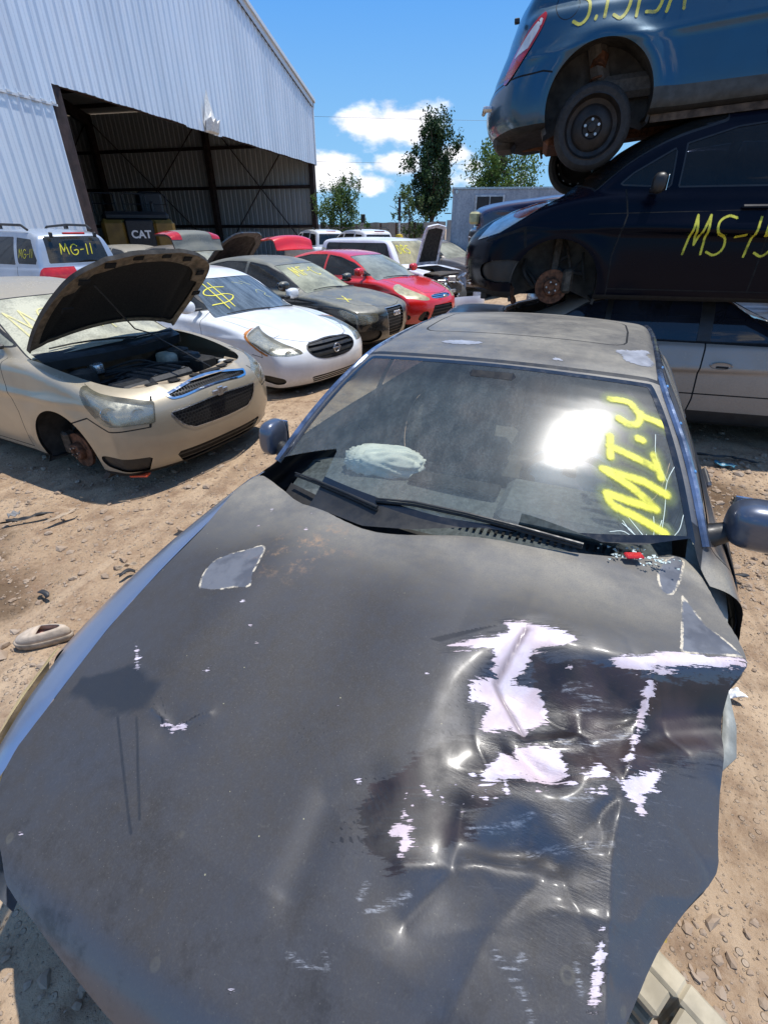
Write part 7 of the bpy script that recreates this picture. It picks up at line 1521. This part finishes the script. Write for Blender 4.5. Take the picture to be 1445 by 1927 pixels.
    crack = [[(.381, -.075), (.34, -.05), (.298, -.017)], [(.395, -.06), (.35, -.03), (.31, .0)], [(.37, -.085), (.33, -.062)], [(.42, -.46), (.445, -.40)], [(.40, -.455), (.43, -.41)], [(.43, -.35), (.385, -.30)], [(.42, -.345), (.38, -.31)], [(.445, -.34), (.40, -.285)], [(.44, -.42), (.455, -.39)]]
    for k in range(16): y0 = .12 + k * .010; crack.append([(.04 - k * .006, y0), (.045 - k * .006, y0 + .05)])
    for k in range(14): x0 = .02 + k * .016; crack.append([(x0 + .03, .22 + rr.uniform(-.02, .02)), (x0, .29)])
    for k in range(12): x0 = .36 + k * .012; crack.append([(x0 + .03, .11 + rr.uniform(-.02, .02)), (x0, .18)])
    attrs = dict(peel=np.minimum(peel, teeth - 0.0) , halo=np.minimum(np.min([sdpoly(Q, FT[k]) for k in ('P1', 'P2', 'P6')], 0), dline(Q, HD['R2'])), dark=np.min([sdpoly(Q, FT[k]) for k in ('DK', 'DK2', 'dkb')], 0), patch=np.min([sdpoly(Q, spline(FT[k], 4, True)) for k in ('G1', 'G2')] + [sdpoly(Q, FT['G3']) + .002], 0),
                 stain=sdpoly(Q, FT['ST']), drip=np.minimum(dline(Q, FT['DR']), dline(Q, FT['DR2'])), rust=dline(Q, FT['rust']), crease=dline(Q, FT['CV'] if 'CV' in FT else HD['CV']), crack=np.min([dline(Q, q) for q in crack], 0), film=np.ones(len(Q)), scuff=np.min([dline(Q, q) for q in FT['scf']], 0), crush=np.hypot((Q[:, 0] - .22) * .8, Q[:, 1] - .52))
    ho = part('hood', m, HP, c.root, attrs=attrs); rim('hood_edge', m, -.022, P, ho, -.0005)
    fr = (m[0] - [0, 0, .03], -m[1], m[2][:, ::-1], m[3]); part('hood_underside', fr, M['bay'], ho)
    # the crushed corner: fender, bumper skin and grille are gone on the right of the picture
    V = c.m[0]; d = np.maximum(.25 - V[:, 1], np.maximum(-.50 - V[:, 0] + .0 * V[:, 2], V[:, 2] - 1.2)); c.m = compact(split(c.m, d)[1])
    V = c.m[0]; d = np.maximum(.47 - V[:, 0] - .12 * (V[:, 1] < -.6), -.0 - (.8 - V[:, 1])); d = np.maximum(d, -(V[:, 1] + .80) * 1.0) ; c.m = compact(split(c.m, d)[1])
    # left fender lamp
    a = compact(c.cut('', 'side', [(.36, .70), (.42, .50), (1.2, .46), (1.2, .80), (.60, .80)], side=-1, keep=True))
    pass
    c.arches(which=(1,))
    # left front fender: rolls out from the hood seam and down the side, cut by the wheel opening
    V = c.m[0]; c.m = compact(split(c.m, np.maximum(np.maximum(-.635 - V[:, 0], V[:, 1] + .5), V[:, 2] - 1.1))[1])
    xs = np.linspace(-.64, .80, 90); hs_ = np.array(sorted(FT['hoodL'])); ys = np.interp(xs, hs_[:, 0], hs_[:, 1]); ys = np.where(xs < -.58, -.88, ys); yo = np.interp(xs, [-.64, -.4, -.14, .1, .35, .5, .65, .80], [-.950, -.975, -.995, -1.00, -.985, -.95, -.88, -.78])
    rows = []
    for u in np.linspace(0, 1, 15): a_ = u * math.pi / 2; zs = 1.0 - .06 * np.maximum(xs + .54, 0) - .11 * np.maximum(xs + .54, 0) ** 2 - .06 * (ys / .8) ** 2 - .10 * np.maximum(xs - .62, 0); rows.append((xs + .0, ys + .004 + (yo - ys) * math.sin(a_) ** 1.15, zs - .006 - .13 * (1 - math.cos(a_))))
    z_e = rows[-1][2]
    for u in np.linspace(.06, 1, 16): rows.append((xs, yo + .035 * u ** 2 + .015 * math.sin(u * 6), z_e + (.27 - z_e) * u))
    Vf = np.stack([np.stack(r_, -1) for r_ in rows], 1).reshape(-1, 3); Ff = grid_faces(90, 31); Tf = np.concatenate([Ff[:, [0, 1, 2]], Ff[:, [0, 2, 3]]])
    G3 = Vf.reshape(90, 31, 3); gu = np.gradient(G3, axis=0); gv = np.gradient(G3, axis=1); Nf = np.cross(gu, gv).reshape(-1, 3); Nf = Nf * np.sign((Nf * (Vf - [0, 0, .4])).sum(1))[:, None]; Nf /= np.linalg.norm(Nf, axis=1, keepdims=True)
    if (np.cross(Vf[Tf[:, 1]] - Vf[Tf[:, 0]], Vf[Tf[:, 2]] - Vf[Tf[:, 0]]) * Nf[Tf[:, 0]]).sum() < 0: Tf = Tf[:, ::-1].copy()
    fm = subdiv((Vf, Nf, Tf, np.zeros(len(Tf), int)), 1); Vq = fm[0]; fm = compact(split(fm, .36 - np.hypot(Vq[:, 0], Vq[:, 2] - .33))[0]); Vq = fm[0]
    lp = [(.34, .80), (.34, .80), (.40, .60), (.55, .50), (.9, .46), (.9, .85), (.60, .76)]; dl = np.maximum(sdpoly(Vq[:, [0, 2]], lp), Vq[:, 1] + np.interp(Vq[:, 0], [.3, .55, .8], [.93, .86, .76])); la, fm = split(fm, dl); la, fm = compact(la), compact(fm)
    LY = lens('amber_clouded_lens', (.60, .50, .22), .8); lo_ = part('headlight', la, LY, c.root, .014)
    BP_ = paint('blue_slate_fender', (.26, .33, .46), dust=.08, side=.06, metal=.8, rough=.27, coat=.8, low=.5); part('front_fender', fm, BP_, c.root)
    V = c.m[0]; d = np.maximum(np.hypot(V[:, 0], V[:, 2] - .31) - .35, V[:, 1] + .45); c.m = compact(split(c.m, d)[1])
    # glass
    t = NT(new_mat('dusty_tinted_windshield')); sep = t.n('ShaderNodeSeparateXYZ'); t.l(t.obj(), sep.inputs[0]); X_ = sep.outputs[0]; Yo = sep.outputs[1]
    tr = t.n('ShaderNodeBsdfTransparent'); band = t.ramp(t.math('ADD', X_, t.math('MULTIPLY', t.math('ABSOLUTE', Yo), .04)), -.90, -.99); t.put(tr.inputs[0], t.mix(band, (.80, .82, .78), (.20, .15, .20)))
    fr_ = t.fres(.06); g1 = t.n('ShaderNodeBsdfGlossy'); g1.inputs['Roughness'].default_value = .13; g2 = t.n('ShaderNodeBsdfGlossy'); g2.inputs['Roughness'].default_value = .26; g2.inputs[0].default_value = (.8, .8, .8, 1)
    s = t.mixsh(fr_, tr.outputs[0], t.mixsh(.5, g1.outputs[0], g2.outputs[0]))
    df = t.n('ShaderNodeBsdfDiffuse'); n = t.noise(3, 8, .62); n2 = t.noise(170, 3, .7); n3 = t.noise(24, 6, .7, stretch=(.3, 1, 1)); t.put(df.inputs[0], t.mix(t.ramp(n, .4, .7), (.32, .38, .38), (.32, .31, .28)))
    dd = t.math('MULTIPLY', t.math('MULTIPLY', t.ramp(n, .3, .7, .11, .24), t.ramp(n2, .4, .7, .8, 1.3)), t.ramp(n3, .35, .7, .8, 1.25)); spk = t.vor(42)
    dd = t.math('MAXIMUM', dd, t.ramp(spk.outputs['Distance'], .06, .02, 0, .4), clamp=True); dd = t.math('MULTIPLY', dd, t.mix(band, 1., .6, t='FLOAT'))
    WG = t.out(t.mixsh(dd, s, df.outputs[0]))
    wp = [(-.62, .775), (-.62, .775), (-.50, .5), (-.43, .25), (-.40, 0), (-.43, -.25), (-.50, -.5), (-.62, -.775), (-.62, -.775), (-.88, -.68), (-1.125, -.575), (-1.125, -.575), (-1.095, -.3), (-1.085, 0), (-1.095, .3), (-1.125, .575), (-1.125, .575), (-.88, .68)]
    wps = spline(wp, 4, True)
    a = compact(c.cut('', 'top', wps, keep=True, sel=lambda V: .90 - V[:, 2])); a = subdiv(a, 1); i, o = split(a, sdpoly(a[0][:, :2], wps) + .022); i = compact(i)
    part('windshield_border', compact(o), simple('black_frit', (.008, .008, .009), .18, bump=0, coat=.8), c.root); w_ = part('windshield', i, WG, c.root, -.001)
    YS = spray('neon_yellow_spray', (.80, .76, .07), .75); st = [spline(WS[k], 6) if len(WS[k]) > 2 else np.array(WS[k]) for k in ('s4a', 's4b', 'dot', 'ia', 'ib', 'ic')]
    mm = WS['m']; st += [np.array(mm[:3]), spline(mm[2:5], 5), spline(mm[4:7], 5), spline(mm[6:], 5)]
    spray_on(i, 'top', st, .0185, c.root, mat=YS, sub=3)
    HZ = NT(new_mat('spray_mist')); dz = HZ.attr('edge'); al = HZ.math('MULTIPLY', HZ.ramp(dz, 1., .3), .16); HZ.out(HZ.mixsh(al, HZ.n('ShaderNodeBsdfTransparent').outputs[0], HZ.bsdf((.6, .7, .2), .8)))
    spray_on(i, 'top', st, .045, c.root, name='spray_mist', mat=HZ.m, sub=2, off=.0015)
    CR = simple('glass_fracture', (.55, .62, .58), .3, bump=0); ck = []
    for k in range(34):
        g = rr.uniform(1.2, 5.6); L = rr.uniform(.02, .12); p = np.array([-.53, .655]); pts = [p]
        for q in range(4): g += rr.uniform(-.35, .35); pts.append(pts[-1] + np.array([math.cos(g), math.sin(g)]) * L / 4)
        ck.append(np.array(pts))
    spray_on(i, 'top', ck + [spline(WS[k], 4) for k in ('crack0', 'crack1', 'crack2', 'crack3', 'crack4', 'crack5')], .0012, c.root, name='glass_cracks', mat=CR, sub=4, off=.001)
    # wiper trough
    c.region('top', [(-.28, -.78), (-.28, .78), (-.68, .80), (-.68, -.80)], 2, sel=lambda V: .84 - V[:, 2])
    tr_ = MB(); n = 40
    for k in range(n):
        y0 = -.68 + k * 1.36 / n; y1 = y0 + 1.36 / n; cx = lambda y: float(np.interp(y, [-.8, -.5, -.25, 0, .25, .5, .8], [-.60, -.50, -.43, -.40, -.43, -.50, -.60])); hx = lambda y: float(np.interp(y, [-.836, -.53, -.252, .135, .382, .617, .8], [-.605, -.403, -.338, -.418, -.458, -.541, -.65]))
        tr_.quad((cx(y0) + .01, y0, .945), (cx(y1) + .01, y1, .945), (hx(y1) + .06, y1, .895), (hx(y0) + .06, y0, .895))
    tr_.build('wiper_trough', M['dark'], c.root)
    def wiper(pts, r0=.006):
        w = MB(); L = [Vector((p[0], p[1], c.surf_z(p[0], p[1]) + .02)) for p in pts]; w.tube(L, [r0] + [r0 * .8] * (len(L) - 2) + [r0 * .5], 8); o = w.build('wiper', M['black'], c.root, smooth=True)
        w = MB(); w.tube([p - Vector((0, 0, .012)) for p in L], .005, 6); w.build('wiper_blade', M['rubber'], o)
    wiper([(-.555, -.10 + .0), (-.50, .08), (-.478, .25), (-.46, .42)][::-1] if False else [(-.455, .45), (-.440, .25), (-.435, .08), (-.435, -.10), (-.43, -.24)])
    wiper([(-.40, -.22), (-.44, -.36), (-.49, -.52), (-.53, -.64)])
    # side glass, mirrors, rails
    side_glass(c, [[(-.70, 1.02), (-1.0, 1.19), (-1.33, 1.32), (-1.72, 1.37), (-1.72, 1.01)], [(-1.80, 1.01), (-1.80, 1.375), (-2.25, 1.365), (-2.6, 1.29), (-2.95, 1.10), (-2.92, 1.03)]], glass('clear_side_glass', (.7, .75, .72), .12))
    plan_glass(c, 'rear_window', [(-2.66, -.48), (-2.66, -.48), (-2.62, 0), (-2.66, .48), (-2.66, .48), (-3.28, .60), (-3.28, .60), (-3.34, 0), (-3.28, -.6), (-3.28, -.6)], glass('rear_glass', (.6, .65, .62), .25), lambda V: np.maximum(V[:, 0] + 2.3, 1.0 - V[:, 2]))
    c.seam('top', [(-1.50, .40), (-1.50, -.40), (-1.54, -.46), (-1.62, -.47), (-2.02, -.46), (-2.10, -.40), (-2.10, .40), (-2.02, .46), (-1.62, .47), (-1.54, .46)], 0, .0045, sel=lambda V: 1.3 - V[:, 2], closed=True, smooth=2)
    c.seam('top', spline([(-1.155, -.60), (-1.12, -.3), (-1.108, 0), (-1.12, .3), (-1.155, .60)], 5), 0, .013, sel=lambda V: 1.25 - V[:, 2], mi=2)
    for sg in (1, -1): c.seam('top', spline([(-1.15, sg * .60), (-1.5, sg * .60), (-2.0, sg * .59), (-2.6, sg * .54)], 5), 0, .008, sel=lambda V: 1.25 - V[:, 2], mi=2)
    # pale patches where the lacquer let go, on the roof
    RP = simple('bare_lacquer_patch', (.26, .27, .30), .45)
    for q in ([(-1.30, .47), (-1.27, .55), (-1.36, .58), (-1.43, .55), (-1.50, .56), (-1.46, .50), (-1.42, .43), (-1.36, .46)], [(-1.30, -.30), (-1.27, -.22), (-1.31, -.12), (-1.34, -.20), (-1.33, -.28)], [(-1.20, .20), (-1.19, .24), (-1.175, .22)]):
        b = compact((c.m[0], c.m[1], c.m[2], c.m[3])); sel = (b[0][b[2]][:, :, 2] > 1.3).all(1); b = subdiv(compact((b[0], b[1], b[2][sel], b[3][sel])), 2); rag = .007 * np.sin(b[0][:, 0] * 230) * np.sin(b[0][:, 1] * 190); bb = compact(split(b, sdpoly(b[0][:, :2], spline(q, 3, True)) + rag)[0])
        part('peeled_patch', bb, RP, c.root, .0012)
    c.seam('side', [(-.62, .3), (-.60, .6), (-.64, .85), (-.67, 1.0)], 2, .004); c.seam('side', [(-1.76, .3), (-1.76, 1.0)], 2, .004); handles(c, (-1.6, -2.6))
    MS = paint('slate_blue_clean', (.085, .105, .15), dust=.06, side=.05, metal=.6, rough=.32)
    for sd in (1, -1):
        b = MB(); y = sd * (c.surf_y(-.78, .98)); b.tube([(-.74, y * .98, .965), (-.76, y + sd * .06, 1.00)], [.045, .03], 12); mw = .21 if sd > 0 else .085; b.build('mirror_stalk', M['black'], c.root, smooth=True)
        o = blob('mirror_housing', (-.76, y + sd * (.03 + mw / 2), 1.035), (.15, mw, .155), MS, c.root, 3.0, 24); b = MB(); b.box((-.832, y + sd * (.03 + mw / 2), 1.035), (.006, mw * .8, .115), bev=.003); b.build('mirror_glass', M['chrome'], o)
        # bright lip of the rail beside the glass
        rl = MB(); pts = []
        for x, yy in spline([(-.64, .805), (-.88, .715), (-1.14, .615), (-1.45, .60), (-1.9, .595), (-2.4, .575)], 5):
            pts.append((x, sd * yy, c.surf_z(x, yy) - .002))
        rl.tube(pts, .016, 10); r_ = rl.build('roof_rail', simple('steel_blue_rail', (.16, .20, .28), .22, .7, var=.5, scale=10, coat=.6), c.root, smooth=True)
        if sd == 1:
            for k in (4, 7, 10, 13): b = MB(); b.box((pts[k][0], pts[k][1] + .012, pts[k][2] + .008), (.016, .010, .010), bev=.003); b.build('blue_clip', simple('blue_clip_plastic', (.08, .25, .5), .4, bump=0), r_)
    # inside: dash, vents, airbag, seats, wheel, pillars
    DK = simple('sun_bleached_dash', (.085, .098, .098), .75, var=.3, scale=50); d_ = MB(); n = 30
    prof = [(-.40, .885), (-.52, .925), (-.60, .935), (-.66, .95), (-.78, .955), (-.88, .93), (-.93, .86), (-.90, .70)]
    for j in range(len(prof) - 1):
        for k in range(n):
            y0 = -.74 + k * 1.48 / n; y1 = y0 + 1.48 / n; q = lambda p, y: (p[0] - .16 * (abs(y) / .74) ** 2 * (1 if p[0] > -.7 else .2), y, p[1] + .012 * math.exp(-((abs(y) - .37) / .2) ** 2) - .03 * (abs(y) / .74) ** 6)
            d_.quad(q(prof[j], y0), q(prof[j], y1), q(prof[j + 1], y1), q(prof[j + 1], y0))
    dash = d_.build('dashboard', DK, c.root, smooth=True)
    for y0, y1 in ((-.55, -.05), (.0, .62)):
        b = MB(); b.m = 0
        for k in range(26): y = y0 + (y1 - y0) * k / 25; b.box((-.535 - .07 * (y / .7) ** 2, y, .937), (.035, .009, .006), rz=-.2 * y)
        b.build('defroster_vent', M['black'], dash)
    b = MB(); b.box((-.70, .36, .985), (.30, .42, .06), bev=.03); b.build('gauge_hood', DK, dash, smooth=True)
    b = MB(); b.box((-.76, -.05, .975), (.10, .36, .02), bev=.008); b.build('centre_vent', M['dark'], dash)
    ag = simple('mint_white_airbag', (.74, .78, .70), .75, var=.12, scale=9, bump=.5)
    def crumple(name, c0, size, seed, yaw):
        n = 34; rs = np.random.RandomState(seed); ph = rs.uniform(0, 6, (7, 3)); V = []; F = []; fq = rs.uniform(5, 22, (7, 3))
        for i_ in range(n + 1):
            th = math.pi * (i_ / n - .5)
            for k in range(2 * n):
                p_ = math.pi * k / n; v = np.array([math.cos(th) * math.cos(p_), math.cos(th) * math.sin(p_), math.sin(th)]); s_ = sum(abs(math.sin(v @ fq[q] * .55 + ph[q, 0])) * .06 for q in range(7)); v = np.sign(v) * np.abs(v) ** .8 * np.array(size) * (.72 + s_); V.append((v[0] * math.cos(yaw) - v[1] * math.sin(yaw) + c0[0], v[0] * math.sin(yaw) + v[1] * math.cos(yaw) + c0[1], v[2] + c0[2]))
        for i_ in range(n):
            for k in range(2 * n): k2 = (k + 1) % (2 * n); F.append((i_*2*n+k, i_*2*n+k2, (i_+1)*2*n+k2, (i_+1)*2*n+k))
        return mobj(name, V, F, ag, c.root)
    crumple('airbag', (-.80, -.37, .99), (.09, .17, .065), 3, .1); crumple('airbag', (-1.08, .36, .92), (.10, .17, .14), 8, 0)
    o = MB(); o.lathe([(.185 + .014 * math.cos(a), .014 * math.sin(a)) for a in [k * math.pi / 4 for k in range(8)]], (0, 0, 0), 'Z', 40, closed=True); o.box((0, 0, -.01), (.34, .05, .02)); o.box((0, 0, -.02), (.05, .34, .02))
    q = o.build('steering_wheel', M['black'], c.root, smooth=True); q.location = (-1.04, .36, .93); q.rotation_euler = (0, R(-62), 0)
    c.seats(x=(-1.75, -2.6), zf=.28, dash=False)
    b = MB(); b.box((-1.02, 0, 1.33), (.05, .20, .065), bev=.02); b.build('rear_view_mirror', M['black'], c.root, smooth=True)
    b = MB(); b.box((-1.5, 0, .24), (2.6, 1.5, .04)); b.box((-.42, 0, .62), (.04, 1.5, .62)); b.build('floor_and_bulkhead', M['bay'], c.root)
    hl = MB(); 
    for k in range(14):
        x0 = -1.20 - k * 1.3 / 14; x1 = x0 - 1.3 / 14; z0, z1 = c.surf_z(x0, 0) - .035, c.surf_z(x1, 0) - .035; hl.quad((x0, -.52, z0 - .01), (x0, .52, z0 - .01), (x1, .52, z1 - .01), (x1, -.52, z1 - .01))
    hl.build('headliner', simple('grey_headliner', (.25, .25, .22), .9), c.root)
    # what hangs out past the torn corner
    GP = simple('grey_green_apron_paint', (.26, .27, .25), .6, var=.35)
    def strip(name, L, mat, th=.006):
        V = []; F = []
        for k, (a_, b_) in enumerate(L): V += [a_, b_, (a_[0], a_[1], a_[2] - th), (b_[0], b_[1], b_[2] - th)]
        for k in range(len(L) - 1): i_ = 4 * k; F += [(i_, i_+1, i_+5, i_+4), (i_+2, i_+6, i_+7, i_+3), (i_, i_+4, i_+6, i_+2), (i_+1, i_+3, i_+7, i_+5)]
        F += [(0, 2, 3, 1), (len(V)-4, len(V)-3, len(V)-1, len(V)-2)]
        return mobj(name, V, F, mat, c.root)
    strip('bent_apron', [((-.80, .78, .97), (-.80, .85, .955)), ((-.72, .77, .965), (-.72, .87, .935)), ((-.62, .76, .945), (-.61, .88, .90)), ((-.50, .78, .905), (-.50, .89, .85)), ((-.38, .80, .85), (-.38, .885, .80))], GP)
    strip('door_front_edge', [((-.86, .90, .93), (-.86, .925, .90)), ((-.70, .925, .88), (-.68, .945, .84)), ((-.55, .935, .80), (-.54, .95, .74)), ((-.50, .93, .66), (-.49, .945, .60)), ((-.52, .92, .45), (-.51, .93, .40))], M['black'], .02)
    strip('torn_liner', [((-.30, .86, .78), (-.30, .885, .77)), ((-.20, .87, .75), (-.19, .905, .73)), ((-.12, .86, .74), (-.10, .895, .72)), ((-.05, .85, .73), (-.05, .86, .72))], GP)
    for sg in (1, -1): b = MB(); b.box((.12, sg * .52, .60), (1.0, .06, .28), bev=.01); b.build('inner_apron', M['bay'], c.root)
    b = MB(); b.box((.20, -.02, .62), (.62, .80, .30), bev=.04); b.build('engine_block', M['castiron'], c.root, smooth=True)
    b = MB(); b.box((.58, 0, .50), (.06, 1.15, .36), bev=.01); b.build('radiator', M['dark'], c.root)
    FM = simple('grubby_foam_absorber', (.36, .31, .22), .8, var=.25, scale=14)
    ab = MB()
    def foampt(y): return .44 - .35 * max(0, (y - .35)) ** 1.3 + .06
    for k in range(9):
        y = -.62 + k * .165; ab.box((foampt(abs(y)) + .16 * (1 if abs(y) < .5 else .75), y, .47), (.12, .135, .15), rz=-.35 * y, bev=.012)
    fo = ab.build('bumper_absorber', FM, c.root) if False else None
    def foam(x0, y0, z0, L, ang):
        b = MB(); mt = Matrix.Rotation(ang, 4, 'Z'); n_ = 4
        for k in range(n_):
            for zz in (-1, 0, 1): b.box(mt @ Vector((0, (k - (n_ - 1) / 2) * L / n_, zz * .055)) + Vector((x0, y0, z0)), (.09, L / n_ * .78, .026), M=mt, bev=.006)
            b.box(mt @ Vector((-.03, (k - (n_ - 1) / 2) * L / n_, 0)) + Vector((x0, y0, z0)), (.045, L / n_ * 1.0, .15), M=mt, bev=.006)
        o = b.build('bumper_absorber', FM, c.root)
    b = MB(); mt = Matrix.Rotation(R(-40), 4, 'Z')
    foam(.36, .69, .52, .34, R(-30)); foam(.60, .40, .50, .34, R(-22)); foam(.68, .08, .50, .32, 0); foam(.60, -.26, .50, .34, R(22))
    b = MB(); b.box((.50, .0, .47), (.05, 1.25, .12), bev=.012); b.build('bumper_beam', M['alloy'], c.root)
    b = MB(); b.tube([(.235, .725, .58), (.275, .745, .60), (.305, .75, .58)], [.009, .010, .008], 8); b.box((.24, .71, .60), (.03, .05, .05), bev=.006); b.build('wiring_loom_tube', simple('ochre_tube', (.42, .29, .06), .6), c.root, smooth=True)
    b = MB(); b.box((-.50, .60, .985), (.03, .055, .010), rz=.4, bev=.004); b.build('lamp_fragment', M['redlens'], c.root)
    sh = MB()
    for k in range(60): x, y = -.51 + rr.normal(0, .025), .62 + rr.normal(0, .06); a_ = rr.uniform(0, 6); s_ = rr.uniform(.003, .008); z = .975 + rr.uniform(0, .012); sh.add([(x + s_ * math.cos(a_ + q), y + s_ * math.sin(a_ + q), z + rr.uniform(0, .004)) for q in (0, 2.1, 4.2)] + [(x, y, z - .004)], [(0, 1, 2), (0, 3, 1), (1, 3, 2), (2, 3, 0)])
    o = sh.build('shattered_glass_crumbs', simple('glass_crumbs', (.5, .58, .55), .15, coat=1, bump=0), c.root); o['kind'] = 'stuff'
    for sd in (1, -1): wheel(c.root, -2.80, sd * .80, .31, sd)
    wheel(c.root, 0, -.80, .31, -1); c.body(underz=.26)
near_sedan()
